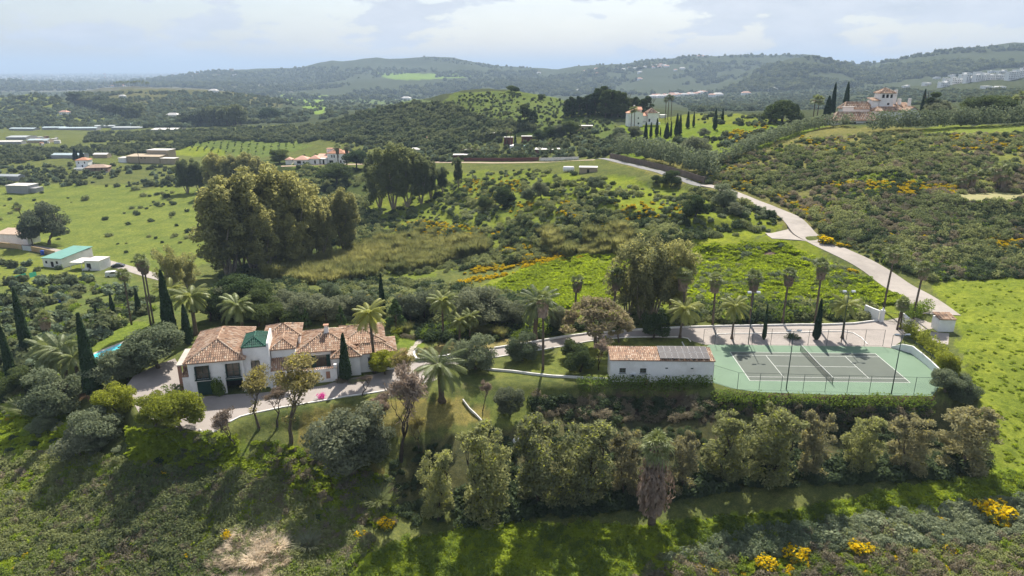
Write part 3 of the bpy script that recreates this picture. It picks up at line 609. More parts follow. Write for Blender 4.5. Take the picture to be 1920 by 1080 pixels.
        cen = np.stack([R*np.cos(a), R*np.sin(a), .15+h*11.8], 1); nr = unit(np.stack([np.cos(a), np.sin(a), .25+0*a], 1)+.5*rng.normal(size=(n, 3)))
        up = np.tile((0., 0., 1.), (n, 1))+.25*rng.normal(size=(n, 3)); t_ = unit(up-nr*np.sum(up*nr, 1, keepdims=True)); b_ = np.cross(nr, t_); s_ = (.22*(.6+.8*rng.random(n)))[:, None]
        V = np.stack([cen-t_*s_, cen-b_*s_*.5, cen+t_*s_*1.3, cen+b_*s_*.5], 1); t = rng.random(n); t2 = t; mat = LM['cypress']
        tb.tube([(0, 0, 0), (0, 0, 1.2)], [.16, .12], 6)
    elif kind == 'conifer':
        H = 5; cl = []
        for k in range(26):
            h = rng.random(); a = rng.random()*6.28; rr = 1.55*(1-h)**.8*(.7+.3*rng.random()); cl.append((rr*math.cos(a), rr*math.sin(a), .5+h*4.1, .5*(1.1-h*.6), .5*(1.1-h*.6), .6))
        V, t, t2 = cloud(cl, 3600, .17, rng, .75, .5, 2.2); mat = LM['conifer']; tb.tube([(0, 0, 0), (0, 0, 3.5)], [.14, .04], 6)
    elif kind == 'pine':
        H = 14; cl = []
        limbs(tb, rng, (0, 0, 0), (0, 0, 1), 6, .3, 2, .5, .5, tips, 6)
        for k in range(30):
            h = rng.random(); a = rng.random()*6.28; rr = 3.4*(1-abs(h-.35)*1.1)*(.6+.4*rng.random()); cl.append((rr*math.cos(a), rr*math.sin(a), 1.6+h*11.4, 1.2, 1.2, 1.1))
        V, t, t2 = cloud(cl, 3600, .55, rng, .7, .6, 1.6); mat = LM['dark']
    elif kind == 'dome':          # stone pine: one dense dark umbrella
        H = 6; cl = [(2.6*math.cos(i*.7)*(.3+.7*(i % 3)/2), 2.6*math.sin(i*.7)*(.3+.7*(i % 3)/2), 3.1+1.4*(1-(i % 3)/2)+.2*rng.random(), 1.5, 1.5, 1.5) for i in range(18)]
        cl += [(3.1*math.cos(i), 3.1*math.sin(i), 1.9, 1.2, 1.2, 1.3) for i in range(7)]
        V, t, t2 = cloud(cl, 5200, .32, rng, .85, .4, 1.6); mat = LM['dark']; tb.tube([(0, 0, 0), (0, 0, 3)], [.3, .2], 6)
    tm = tb.mesh(kind+'_trunk', BARKE if kind.startswith('euca') else BARKD if kind in ('row', 'bare', 'dark') else BARK, True) if tb.v else None
    cm = soup(kind+'_crown', V, 4, mat, t, t2); PC[key] = (tm, cm, H); return PC[key]
def hash_s(s): 
    h = 0
    for ch in s: h = (h*31+ord(ch)) % 100003
    return h
LM['twigcrown'] = leaf_mat('leaf_twiggy_crown', (.19,.165,.10), (.10,.085,.055), .25, c=(.20,.21,.06), cfrac=.2)
LM['conifer'] = leaf_mat('leaf_conifer', (.05,.075,.028), (.025,.04,.018), .15)
def bush_mesh(kind, v, n=420, leaf=.13, mat='scrub', dims=(1, 1, .75), clumps=7, core=True, aspect=1.6):
    """a bush about 2 m across sitting on the ground"""
    key = (kind, v)
    if key in PC: return PC[key]
    rng = np.random.default_rng(hash_s(kind)*5+v*77+1); cl = [(0, 0, dims[2]*.35, dims[0]*.7, dims[1]*.7, dims[2]*.62)]
    for k in range(clumps):
        a = k*6.28/clumps+rng.random()*.6; R = .26+.24*rng.random(); rr = .62*(.5+.5*rng.random()); cl.append((dims[0]*rr*math.cos(a), dims[1]*rr*math.sin(a), dims[2]*(.15+.62*rng.random()), R*dims[0], R*dims[1], R*dims[2]*1.1))
    V, t, t2 = cloud(cl, n, leaf, rng, .8, .6, aspect)
    V[:, :, 2] = np.maximum(V[:, :, 2], -.05); m = soup(kind, V, 4, LM[mat], t, t2); PC[key] = m; return m
def blade_mesh(kind, v, n, h, w, r, mat, droop=.3, base=.25):
    """reeds, grasses, spiky rosettes: blades as two joined segments"""
    key = (kind, v)
    if key in PC: return PC[key]
    rng = np.random.default_rng(hash_s(kind)*3+v+5); a = rng.random(n)*6.283; rr = r*np.sqrt(rng.random(n)); b = np.stack([rr*np.cos(a), rr*np.sin(a), np.zeros(n)], 1)
    a2 = a+rng.normal(size=n)*.6; o = np.stack([np.cos(a2), np.sin(a2), np.zeros(n)], 1); H_ = h*(.55+.45*rng.random(n))[:, None]; lean = base*(.3+rng.random(n))[:, None]
    m1 = b+o*lean*H_*.35+np.array((0, 0, 1))*H_*.6; tp = b+o*lean*H_+o*H_*droop*.5*rng.random((n, 1))+np.array((0, 0, 1))*H_*(1-droop*.5*rng.random((n, 1)))
    s = np.stack([-np.sin(a2), np.cos(a2), np.zeros(n)], 1)*w*.5
    V = np.concatenate([np.stack([b-s*.7, b+s*.7, m1+s, m1-s], 1), np.stack([m1-s, m1+s, tp+s*.12, tp-s*.12], 1)]); t = np.tile(rng.random(n), 2)
    m = soup(kind, V, 4, LM[mat], t, t); PC[key] = m
    return m
def tuft_mesh(v, n=110):
    rng = np.random.default_rng(v+70); r = np.sqrt(rng.random(n))*.62; a = rng.random(n)*6.283; c = np.stack([r*np.cos(a), r*np.sin(a), .06+.30*rng.random(n)*(1-r*.8)], 1)
    nr = unit(np.array((0, 0, 1.))+.42*rng.normal(size=(n, 3))); t = rng.random(n); return soup('grass', leaves(c, nr, .10+.09*rng.random(n), rng, 2.4), 4, LM['grass'], t, t)
def frond_mesh(kind, v):
    key = ('frond', kind, v)
    if key in PC: return PC[key]
    rng = np.random.default_rng(v*13+len(kind)); Q = []; T = []
    if kind in ('date', 'datey'):     # pinnate: arching rib along +X, leaflets hanging both sides; length 1
        N = 22; th = (.95, .55, .1, -.35)[v % 4]; curve = (-.9, -1.2, -1.3, -1.0)[v % 4]; p = np.zeros(3); pts = []
        for i in range(N+1):
            a = th+curve*(i/N); pts.append(p.copy()); p = p+np.array((math.cos(a), 0, math.sin(a)))/N
        for i in range(N):
            a, b = pts[i], pts[i+1]; w = .011*(1-i/N)+.003; Q.append([a+(0, w, 0), a-(0, w, 0), b-(0, w, 0), b+(0, w, 0)]); T.append(.2)
            if i < 3: continue
            L = .24*math.sin(math.pi*(i-1)/(N+1))**.6; d = unit(b-a)
            for s in (-1, 1):
                for k in range(2):
                    q0 = a+(b-a)*(k*.5); e = unit(np.array((0, s, 0))*1.0+d*.75+np.array((0, 0, -.25-.3*rng.random()))); q1 = q0+e*L*.55; q2 = q0+e*L+np.array((0, 0, -.06)); ww = d*.011
                    Q.append([q0-ww, q0+ww, q1+ww, q1-ww]); Q.append([q1-ww, q1+ww, q2+ww*.2, q2-ww*.2]); tt = rng.random(); T += [tt, tt]
        mat = LM['palmy'] if kind == 'datey' else LM['palm']
    else:                          # fan: stalk then a pleated fan of blades; length 1
        th = (1.15, .6, .05, -.5)[v % 4]; c = np.array((math.cos(th), 0, math.sin(th)))*.45; w = .014
        Q.append([(0, w, 0), (0, -w, 0), tuple(c-(0, w, 0)), tuple(c+(0, w, 0))]); T.append(.2)
        up = np.array((-math.sin(th), 0, math.cos(th))); f = unit(c)
        for k in range(15):
            a = (k-7)/7*1.75; d = unit(f*math.cos(a)+np.array((0, 1, 0))*math.sin(a)+up*.1*((k % 2)*2-1)); L = .5*(1-.18*abs(k-7)/7)*(.9+.2*rng.random())
            m1 = c+d*L*.6; tp = c+d*L+np.array((0, 0, -.13-.08*rng.random())); sd = unit(np.cross(d, up))*.034
            Q.append([c-sd*.2, c+sd*.2, m1+sd, m1-sd]); Q.append([m1-sd, m1+sd, tp+sd*.2, tp-sd*.2]); tt = rng.random(); T += [tt, tt]
        mat = LM['palm']
    m = soup('frond_'+kind, np.array([[tuple(x) for x in q] for q in Q]), 4, mat, T, T); PC[key] = m; return m
def fronds_joined(kind, v, n):
    key = ('crown', kind, v, n)
    if key in PC: return PC[key]
    rng = np.random.default_rng(v+41); V = []; T = []
    for i in range(n):
        fm = frond_mesh(kind, i % 4); co = np.empty(len(fm.vertices)*3, 'f4'); fm.vertices.foreach_get('co', co); co = co.reshape(-1, 3); a = rng.random()*6.283; R_ = np.array(Matrix.Rotation(a, 3, 'Z')); s = .85+.3*rng.random(); co = co@R_.T*s
        V.append(co.reshape(-1, 4, 3)); t = np.empty(len(fm.polygons), 'f4'); fm.attributes['tint'].data.foreach_get('value', t); T.append(t)
    m = soup('palm_crown', np.concatenate(V), 4, LM['palmy'] if kind == 'datey' else LM['palm'], np.concatenate(T), np.concatenate(T)); PC[key] = m; return m
def palm(loc, H, kind, label, group, Rf=None, nf=34, skirt=0.0, r=.2, lean=(0, 0), detail=True, seed=0, name='palm_tree', bulge=1.0):
    rng = np.random.default_rng(seed+int(abs(loc[0])*10)); t = thing(name, label, 'palm tree', loc, 0, group)
    lean = lean if lean != (0, 0) else (rng.normal()*.25, rng.normal()*.2); nf = int(nf*(.8+.35*rng.random())); mb = MB(); K = 9; pts = []; rad = []
    for i in range(K):
        f = i/(K-1); pts.append((lean[0]*f*f, lean[1]*f*f, H*f-.1*(i == 0))); rad.append(r*(1.25*bulge if i == 0 else (1.05 if f < .8 else 1.15)*(1-.25*f)))
    mb.tube(pts, rad, 9); mb.build('trunk', BARKP, t, True)
    top = Vector(pts[-1]); Rf = Rf or (2.6 if kind != 'fan' else 1.7)
    if detail:
        cls = [0]*int(nf*.26)+[1]*int(nf*.32)+[2]*int(nf*.27)+[3]*int(nf*.15)
        for i, c in enumerate(cls):
            o = link('frond', frond_mesh(kind, c), t); o.location = top+Vector((0, 0, .12 if c < 2 else -.05)); s = Rf*(.85+.3*rng.random())
            o.rotation_euler = (rng.normal()*.12, rng.normal()*.12, i*2.39996+rng.random()*.3); o.scale = (s, s, s)
    else:
        o = link('crown', fronds_joined(kind, seed % 3, 22), t); o.location = top; o.scale = (Rf,)*3
    if skirt > 0:
        n = int(260*min(3, skirt)) if skirt < 6 else 2200; a = rng.random(n)*6.283; f = rng.random(n); z = H-.25-f*skirt; rr = r+.1+(.32+.30*(1-f))*(.6+.5*rng.random(n)) if skirt < 6 else r+.1+(.35+1.25*np.sin(np.pi*np.clip(1-f+.08, 0, 1)**.8))*(.5+.6*rng.random(n))*(.8+.35*np.sin(a*5+2))
        c = np.stack([rr*np.cos(a)+top[0], rr*np.sin(a)+top[1], z], 1); nr = unit(np.stack([np.cos(a), np.sin(a), .2+0*a], 1)+.35*rng.normal(size=(n, 3)))
        dn = np.tile((0., 0., -1.), (n, 1))+.22*rng.normal(size=(n, 3)); tt = unit(dn-nr*np.sum(dn*nr, 1, keepdims=True)); bb = np.cross(nr, tt); L = (.5+.5*rng.random(n))[:, None]*(.55 if skirt < 3 else .9); w = .10+.08*rng.random((n, 1))
        V = np.stack([c-tt*L*.5, c-bb*w, c+tt*L*.5, c+bb*w], 1); link('skirt', soup('skirt', V, 4, LM['skirt'], rng.random(n)), t)
    return t
def tree(kind, px, py, label, top=None, H=None, wide=1.0, name=None, cat='tree', group=None, v=None, z=None, rz=None, lean=0):
    """a tree standing where that pixel shows the ground; top = pixel row of its top"""
    p = G(px, py) if z is None else P(px, py, z)
    if top is not None: H = (CAMZ-p[1]*float(tana(top)))-p[2]
    v = random.randrange(3) if v is None else v
    tm, cm, H0 = tree_meshes(kind, v); s = H/H0
    t = thing(name or {'cypress': 'cypress_tree', 'olive': 'olive_tree', 'euca_airy': 'eucalyptus_tree', 'euca': 'eucalyptus_tree', 'euca_grey': 'eucalyptus_tree', 'pine': 'pine_tree', 'dome': 'pine_tree', 'conifer': 'conifer_tree', 'bare': 'bare_tree'}.get(kind, 'tree'), label, cat, (p[0], p[1], p[2]-.05), 0, group)
    r = random.random()*6.283 if rz is None else rz
    for nm, me in (('trunk', tm), ('crown', cm)):
        if me: o = link(nm, me, t); o.scale = (s*wide, s*wide, s); o.rotation_euler = (lean, 0, r) if not lean else (lean, lean*.3, r)
    return t
def bush(kind, px, py, label, w=1.2, h=1.0, mat='scrub', n=900, leaf=.1, name='shrub', cat='shrub', group=None, clumps=9, z=None, v=0, aspect=1.6, dims=(1, 1, .9)):
    p = G(px, py) if z is None else P(px, py, z); m = bush_mesh(kind, v, n, leaf, mat, dims, clumps, aspect=aspect)
    o = link(name, m); o.location = p; o.scale = (w, w, h); o.rotation_euler[2] = random.random()*6.28; tag(o, label, cat, group); return o
# ------------------------------------------------------------------ ground cover: point clouds that carry copies of a plant
def in_poly(x, y, poly):
    ins = np.zeros(np.shape(x), bool)
    for i in range(len(poly)):
        x0, y0 = poly[i]; x1, y1 = poly[(i+1) % len(poly)]; c = ((y0 > y) != (y1 > y)); ins ^= c & (x < x0+(y-y0)*(x1-x0)/(y1-y0+1e-12))
    return ins
AVOID = []       # (polygon of world points) where nothing grows
def scatter(name, polys, n, srcs, smin, smax, label, cat='ground cover', mask=None, kind='stuff', zmin=.7, seed=1, sq=1.4, tilt=.1, near=0, far=1e9):
    rng = np.random.default_rng(seed); pts = []
    # growth goes on beyond the frame of the photograph
    a0 = sum(abs(poly_area(p))*w for p, w in polys); polys = [([(-230 if a <= 5 else 2150 if a >= 1915 else a, 1200 if b >= 1075 else b) for a, b in p], w) for p, w in polys]
    tot = sum(abs(poly_area(p))*w for p, w in polys); n = int(n*tot/a0)
    for p, w in polys:
        k = int(n*abs(poly_area(p))*w/tot); xs = [a for a, b in p]; ys = [b for a, b in p]; got = 0; A_ = (max(xs)-min(xs))*(max(ys)-min(ys)); m = int(k*A_/max(1, abs(poly_area(p))))+1
        px = rng.uniform(min(xs), max(xs), m); py = rng.uniform(min(ys), max(ys), m); i = in_poly(px, py, p); pts.append(Gv(px[i], py[i]))
    q = np.concatenate(pts); q = q[~np.isnan(q[:, 1])]; q = q[(q[:, 1] > near) & (q[:, 1] < far)]
    if mask is not None: q = q[mask(q, rng)]
    for (x0, x1, y0, y1, poly) in AVOID:
        m = (q[:, 0] > x0) & (q[:, 0] < x1) & (q[:, 1] > y0) & (q[:, 1] < y1); i = np.where(m)[0]
        if len(i): k = in_poly(q[i, 0], q[i, 1], poly); q = np.delete(q, i[k], 0)
    m = bpy.data.meshes.new(name); m.vertices.add(len(q)); m.vertices.foreach_set('co', q.astype('f4').ravel())
    s = smin+(smax-smin)*rng.random(len(q))**sq
    rot = np.stack([rng.normal(size=len(q))*tilt, rng.normal(size=len(q))*tilt, rng.random(len(q))*6.283], 1); scl = np.stack([s, s*(.8+.4*rng.random(len(q))), s*(zmin+(1.15-zmin)*rng.random(len(q)))], 1)
    a = m.attributes.new('rot', 'FLOAT_VECTOR', 'POINT'); a.data.foreach_set('vector', rot.astype('f4').ravel())
    a = m.attributes.new('scl', 'FLOAT_VECTOR', 'POINT'); a.data.foreach_set('vector', scl.astype('f4').ravel())
    a = m.attributes.new('pick', 'INT', 'POINT'); a.data.foreach_set('value', rng.integers(0, len(srcs), len(q)).astype('i4'))
    o = link(name, m, kind=kind); o['label'] = label
    ng = bpy.data.node_groups.new(name, 'GeometryNodeTree'); ng.interface.new_socket('Geometry', in_out='INPUT', socket_type='NodeSocketGeometry'); ng.interface.new_socket('Geometry', in_out='OUTPUT', socket_type='NodeSocketGeometry')
    N = ng.nodes; K_ = ng.links; gi = N.new('NodeGroupInput'); go = N.new('NodeGroupOutput'); ip = N.new('GeometryNodeInstanceOnPoints'); jn = N.new('GeometryNodeJoinGeometry')
    for so_ in reversed(srcs):
        ob = N.new('GeometryNodeObjectInfo'); ob.inputs['Object'].default_value = so_; ob.inputs['As Instance'].default_value = True; ob.transform_space = 'ORIGINAL'; K_.new(ob.outputs['Geometry'], jn.inputs[0])
    def attr(nm, tp):
        x = N.new('GeometryNodeInputNamedAttribute'); x.data_type = tp; x.inputs['Name'].default_value = nm; return [k for k in x.outputs if k.enabled and k.name == 'Attribute'][0]
    mp = N.new('GeometryNodeMeshToPoints'); K_.new(gi.outputs[0], mp.inputs[0]); K_.new(mp.outputs[0], ip.inputs['Points']); K_.new(jn.outputs[0], ip.inputs['Instance']); ip.inputs['Pick Instance'].default_value = len(srcs) > 1
    K_.new(attr('pick', 'INT'), ip.inputs['Instance Index'])
    er = N.new('FunctionNodeEulerToRotation'); K_.new(attr('rot', 'FLOAT_VECTOR'), er.inputs[0]); K_.new(er.outputs[0], ip.inputs['Rotation']); K_.new(attr('scl', 'FLOAT_VECTOR'), ip.inputs['Scale']); K_.new(ip.outputs[0], go.inputs[0])
    md = o.modifiers.new('scatter', 'NODES'); md.node_group = ng; return o
def poly_area(p): return .5*sum(p[i][0]*p[(i+1) % len(p)][1]-p[(i+1) % len(p)][0]*p[i][1] for i in range(len(p)))
def avoid_px(pts, z=None):
    w = [tuple((G(a, b) if z is None else P(a, b, z))[:2]) for a, b in pts]; AVOID.append((min(a for a, b in w), max(a for a, b in w), min(b for a, b in w), max(b for a, b in w), w))
def avoid_w(w): AVOID.append((min(a for a, b in w), max(a for a, b in w), min(b for a, b in w), max(b for a, b in w), w))
# ------------------------------------------------------------------ building kit
def tile_mat(name, cols):
    m, ns, ls = new_mat(name); nt = m.node_tree; o = ns.new("ShaderNodeOutputMaterial"); p = ns.new("ShaderNodeBsdfPrincipled"); ls.new(p.outputs[0], o.inputs[0])
    at = ns.new("ShaderNodeAttribute"); at.attribute_name = 'tint'; r = ns.new("ShaderNodeValToRGB"); r.color_ramp.interpolation = 'LINEAR'; e = r.color_ramp.elements
    while len(e) < len(cols): e.new(.5)
    for i, c in enumerate(cols): e[i].position = i/(len(cols)-1); e[i].color = L3(c)
    g = ns.new("ShaderNodeNewGeometry"); f = mth(nt, 'ADD', at.outputs['Fac'], ramp(nt, noise(nt, .5, 5, g.outputs['Position']), .3, .7, -.22, .22)); ls.new(f, r.inputs[0])
    c = mixrgb(nt, ramp(nt, noise(nt, 9, 3, g.outputs['Position']), .4, .75, 0, .4), r.outputs[0], (.11,.09,.07)); ls.new(c, p.inputs[0]); p.inputs['Roughness'].default_value = .85; return m
TILE = tile_mat('clay_roof_tiles', [(.15,.11,.085), (.32,.19,.12), (.45,.28,.18), (.53,.38,.265), (.60,.50,.40)])
TILEG = tile_mat('glazed_green_tiles', [(.010,.07,.05), (.016,.115,.075), (.02,.15,.10)])
TILES = {}
def face_tiles(mb, poly, e, sp=.30, ln=.46, h=.085, rng=RNG):
    """round clay tiles laid up a roof slope: poly = 3-D convex polygon, e = direction along the eave"""
    Q = [np.array(p, float) for p in poly]; e = unit(np.array(e, float)); nrm = unit(np.cross(Q[1]-Q[0], Q[2]-Q[0])); nrm = nrm if nrm[2] > 0 else -nrm
    u = np.cross(nrm, e); u = u if u[2] > 0 else -u; o = Q[0]; A = [((q-o)@e, (q-o)@u) for q in Q]; a0 = min(a for a, b in A); a1 = max(a for a, b in A); x = a0+sp/2; k = 0
    while x < a1:
        ys = []
        for i in range(len(A)):
            (xa, ya), (xb, yb) = A[i], A[(i+1) % len(A)]
            if (xa-x)*(xb-x) <= 0 and abs(xa-xb) > 1e-6: ys.append(ya+(yb-ya)*(x-xa)/(xb-xa))
        if len(ys) >= 2:
            y0, y1 = min(ys), max(ys); y = y0; tt = rng.random()*.2
            while y < y1-.08:
                z = min(y+ln, y1); b0 = o+e*x+u*y; b1 = o+e*x+u*z; w0, w1 = sp*.36, sp*.29; hh = h; l = .03
                V = [b0-e*w0+nrm*.01, b0-e*w0*.55+nrm*(hh+l), b0+e*w0*.55+nrm*(hh+l), b0+e*w0+nrm*.01, b1-e*w1, b1-e*w1*.55+nrm*hh*.8, b1+e*w1*.55+nrm*hh*.8, b1+e*w1]
                mb.add(V, [(0,1,5,4), (1,2,6,5), (2,3,7,6), (0,3,2,1)], 0, float(np.clip(.5+.24*rng.normal()+tt-.1, 0, 1))); y = z
        x += sp; k += 1
def slab(mb, poly, th=.10, mi=0, tint=.2):
    n = len(poly); Q = np.array(poly, float); V = np.concatenate([Q, Q-(0, 0, th)]); mb.add(V, [tuple(range(n)), tuple(range(2*n-1, n-1, -1))]+[(i, n+i, n+(i+1) % n, (i+1) % n) for i in range(n)], mi, tint)
def hip_roof(parent, s0, s1, t0, t1, ze, zr, mat=None, ov=.35, sp=.30, kind='hip', r=None, name='roof', ln=.46, cap=True):
    """tiled roof as a part, its loose tiles as one sub-part; the ridge runs along the longer side"""
    mat = mat or TILE; s0 -= ov; s1 += ov; t0 -= ov; t1 += ov; w, d = s1-s0, t1-t0; drop = ov*.35; ze = ze-drop+.12
    if kind == 'hip':
        if w > d: i = r if r is not None else d/2; A_, B_ = (s0+i, (t0+t1)/2, zr), (s1-i, (t0+t1)/2, zr)
        else: i = r if r is not None else w/2; A_, B_ = ((s0+s1)/2, t0+i, zr), ((s0+s1)/2, t1-i, zr)
        a, b, c, dd = (s0, t0, ze), (s1, t0, ze), (s1, t1, ze), (s0, t1, ze)
        if w > d: F = [([a, b, B_, A_], (1, 0, 0)), ([b, c, B_], (0, 1, 0)), ([c, dd, A_, B_], (1, 0, 0)), ([dd, a, A_], (0, 1, 0))]; R = [(A_, B_), (a, A_), (dd, A_), (b, B_), (c, B_)]
        else: F = [([a, b, A_], (1, 0, 0)), ([b, c, B_, A_], (0, 1, 0)), ([c, dd, B_], (1, 0, 0)), ([dd, a, A_, B_], (0, 1, 0))]; R = [(A_, B_), (a, A_), (b, A_), (c, B_), (dd, B_)]
    elif kind == 'gable':          # ridge along s
        A_, B_ = (s0, (t0+t1)/2, zr), (s1, (t0+t1)/2, zr); a, b, c, dd = (s0, t0, ze), (s1, t0, ze), (s1, t1, ze), (s0, t1, ze); F = [([a, b, B_, A_], (1, 0, 0)), ([c, dd, A_, B_], (1, 0, 0))]; R = [(A_, B_)]
    elif kind == 'gable_t':        # ridge along t
        A_, B_ = ((s0+s1)/2, t0, zr), ((s0+s1)/2, t1, zr); a, b, c, dd = (s0, t0, ze), (s1, t0, ze), (s1, t1, ze), (s0, t1, ze); F = [([b, c, B_, A_], (0, 1, 0)), ([dd, a, A_, B_], (0, 1, 0))]; R = [(A_, B_)]
    else:                          # shed rising to the back
        a, b, c, dd = (s0, t0, ze), (s1, t0, ze), (s1, t1, zr), (s0, t1, zr); F = [([a, b, c, dd], (1, 0, 0))]; R = []
    mb = MB()
    for q, e in F: slab(mb, q)
    ro = mb.build(name, mat, parent); mt = MB()
    for q, e in F: face_tiles(mt, [(x, y, z+.012) for x, y, z in q], e, sp, ln, sp*.28)
    for p, q in (R if cap else []):
        p_, q_ = np.array(p, float), np.array(q, float); n = max(1, int(np.linalg.norm(q_-p_)/.45))
        for i in range(n): mt.tube([p_+(q_-p_)*i/n+(0, 0, .08), p_+(q_-p_)*(i+1)/n+(0, 0, .06)], [.14*sp/.3, .11*sp/.3], 5); mt.t[-7:] = [float(np.clip(.62+.2*RNG.normal(), 0, 1))]*7
    o = mt.build('roof_tiles', mat, ro); o['kind'] = 'stuff'; return ro
def facade(mb, s0, s1, z0, z1, t, holes=(), th=.25, mi=0):
    """wall along s at depth t with real openings (a, b, c, d) = s from-to, z from-to"""
    xs = sorted({s0, s1, *[h[0] for h in holes], *[h[1] for h in holes]})
    for a, b in zip(xs[:-1], xs[1:]):
        hs = sorted([(h[2], h[3]) for h in holes if h[0] <= a+1e-6 and h[1] >= b-1e-6]); z = z0
        for c, d in hs:
            if c > z+1e-6: mb.box(a, b, t, t+th, z, c, mi)
            z = d
        if z < z1-1e-6: mb.box(a, b, t, t+th, z, z1, mi)
def window(parent, s0, s1, z0, z1, t, cols=2, rows=2, frame=None, glass=None, fw=.06, shutters=False, rail=False):
    frame = frame or GREEND; mb = MB(); mb.box(s0, s1, t+.10, t+.16, z0, z0+fw); mb.box(s0, s1, t+.10, t+.16, z1-fw, z1); mb.box(s0, s0+fw, t+.10, t+.16, z0+fw, z1-fw); mb.box(s1-fw, s1, t+.10, t+.16, z0+fw, z1-fw)
    for i in range(1, cols): x = s0+(s1-s0)*i/cols; mb.box(x-.03, x+.03, t+.105, t+.155, z0+fw, z1-fw)
    for i in range(1, rows): z = z0+(z1-z0)*i/rows; mb.box(s0+fw, s1-fw, t+.11, t+.15, z-.02, z+.02)
    w = mb.build('window', frame, parent); g = MB(); g.box(s0+.01, s1-.01, t+.165, t+.175, z0+.01, z1-.01); g.build('pane', glass or GLASS, w)
    if shutters:
        for k, x in enumerate((s0, s1)):
            h = MB(); a, b = (x-.02, x+.05) if k == 0 else (x-.05, x+.02); h.box(a, b, t-.42, t+.05, z0, z1)
            for i in range(12): zz_ = z0+(z1-z0)*(i+.5)/12; h.box(a-.012, b+.012, t-.38, t, zz_-.03, zz_+.02)
            h.build('shutter', GREEND, w)
    if rail:
        h = MB(); h.box(s0-.15, s1+.15, t-.30, t-.26, z0+.9, z0+.95); h.box(s0-.15, s1+.15, t-.30, t-.26, z0, z0+.04)
        n = int((s1-s0+.3)/.13)
        for i in range(n+1): x = s0-.15+(s1-s0+.3)*i/n; h.box(x-.01, x+.01, t-.29, t-.27, z0+.04, z0+.9)
        for x in (s0-.15, s1+.13): h.box(x, x+.02, t-.28, t, z0+.9, z0+.94)
        h.box(s0-.2, s1+.2, t-.32, t-.002, z0-.1, z0-.02); h.build('balcony_rail', METALG, w)
    return w
def sheet(name, pts, z, mat, th=.03, parent=None, kind='structure', w=False):
    q = pts if w else wp(pts, z); q = list(q)
    if sum(q[i][0]*q[(i+1) % len(q)][1]-q[(i+1) % len(q)][0]*q[i][1] for i in range(len(q))) < 0: q = q[::-1]
    mb = MB(); mb.prism(q, z-th, z); o = mb.build(name, mat, parent)
    if kind: o['kind'] = kind
    return o
def wall_line(name, label, pts, z0, h, w, mat, cat='wall', zs=None, group=None, world=False, cap=None):
    """a low wall along a line of pixels"""
    q = [np.array((p[0], p[1])) for p in pts] if world else [np.array((P(a, b, z0) if zs is None else G(a, b))[:2]) for a, b in pts]
    mb = MB(); n = len(q); L_, R_ = [], []
    for i in range(n):
        d = unit(q[min(i+1, n-1)]-q[max(i-1, 0)]); s = np.array((-d[1], d[0]))*w/2; L_.append(q[i]+s); R_.append(q[i]-s)
    gz = [z0 if zs is None else float(Hgt(*q[i])) for i in range(n)]
    for i in range(n-1):
        V = [(*L_[i], gz[i]-.5), (*R_[i], gz[i]-.5), (*R_[i+1], gz[i+1]-.5), (*L_[i+1], gz[i+1]-.5), (*L_[i], gz[i]+h), (*R_[i], gz[i]+h), (*R_[i+1], gz[i+1]+h), (*L_[i+1], gz[i+1]+h)]
        mb.add(V, [(4,5,6,7), (0,4,7,3), (1,2,6,5)]+([(0,1,5,4)] if i == 0 else [])+([(3,7,6,2)] if i == n-2 else []))
    o = mb.build(name, mat); tag(o, label, cat, group); return o
def ribbon(name, line, w, mat, lift=.03, kind='structure', th=.12):
    n = len(line); d = np.gradient(line[:, :2], axis=0); d = unit(d); s = np.stack([-d[:, 1], d[:, 0]], 1)*(np.asarray(w, float).reshape(-1, 1) if np.ndim(w) else w)/2; A_ = np.c_[line[:, :2]+s, line[:, 2]+lift]; B_ = np.c_[line[:, :2]-s, line[:, 2]+lift]
    V = np.concatenate([A_, B_, A_-(0, 0, th+.2), B_-(0, 0, th+.2)]); F = []
    for i in range(n-1): F += [(i, i+1, n+i+1, n+i), (i, 2*n+i, 2*n+i+1, i+1), (n+i, n+i+1, 3*n+i+1, 3*n+i)]
    mb = MB(); mb.add(V, F); o = mb.build(name, mat); o['kind'] = kind; avoid_w([tuple(p) for p in (line[:, :2]+s*1.15)]+[tuple(p) for p in (line[:, :2]-s*1.15)[::-1]]); return o
# ------------------------------------------------------------------ roads and drives
ribbon('road', ROAD_MAIN, np.interp(np.arange(170), [0, 60, 100, 125, 169], [7.0, 6.2, 5.6, 4.6, 4.4]), CONCL)
bq = [G(a, b) for a, b in ((1437,441),(1450,437),(1476,431),(1488,420),(1486,406),(1500,412),(1522,432),(1545,452),(1530,456),(1500,451),(1470,449),(1448,448))]; bc = G(1490, 438)
MB().add([tuple(bc+(0, 0, .16))]+[tuple(q+(0, 0, .13)) for q in bq]+[tuple(q-(0, 0, .5)) for q in bq], [(0, k+1, (k+1) % 12+1) for k in range(12)]+[(k+1, k+13, (k+1) % 12+13, (k+1) % 12+1) for k in range(12)]).build('road_bend', CONCL)['kind'] = 'structure'; avoid_w([tuple(q[:2]) for q in bq])
ribbon('upper_road', ROAD_UP, 4.0, ASPH); ribbon('road_spur', ROAD_SPUR, 6.5, CONCL, .015); ribbon('far_lane', ROAD_FAR, 4.5, DIRT); ribbon('valley_lane', ROAD_VALLEY, 4.5, CONCL)
ribbon('hill_track', ROAD_HILL_B, 8, DIRT, .4); ribbon('entrance_drive', ROAD_GATE, 6.4, CONCL, .035)
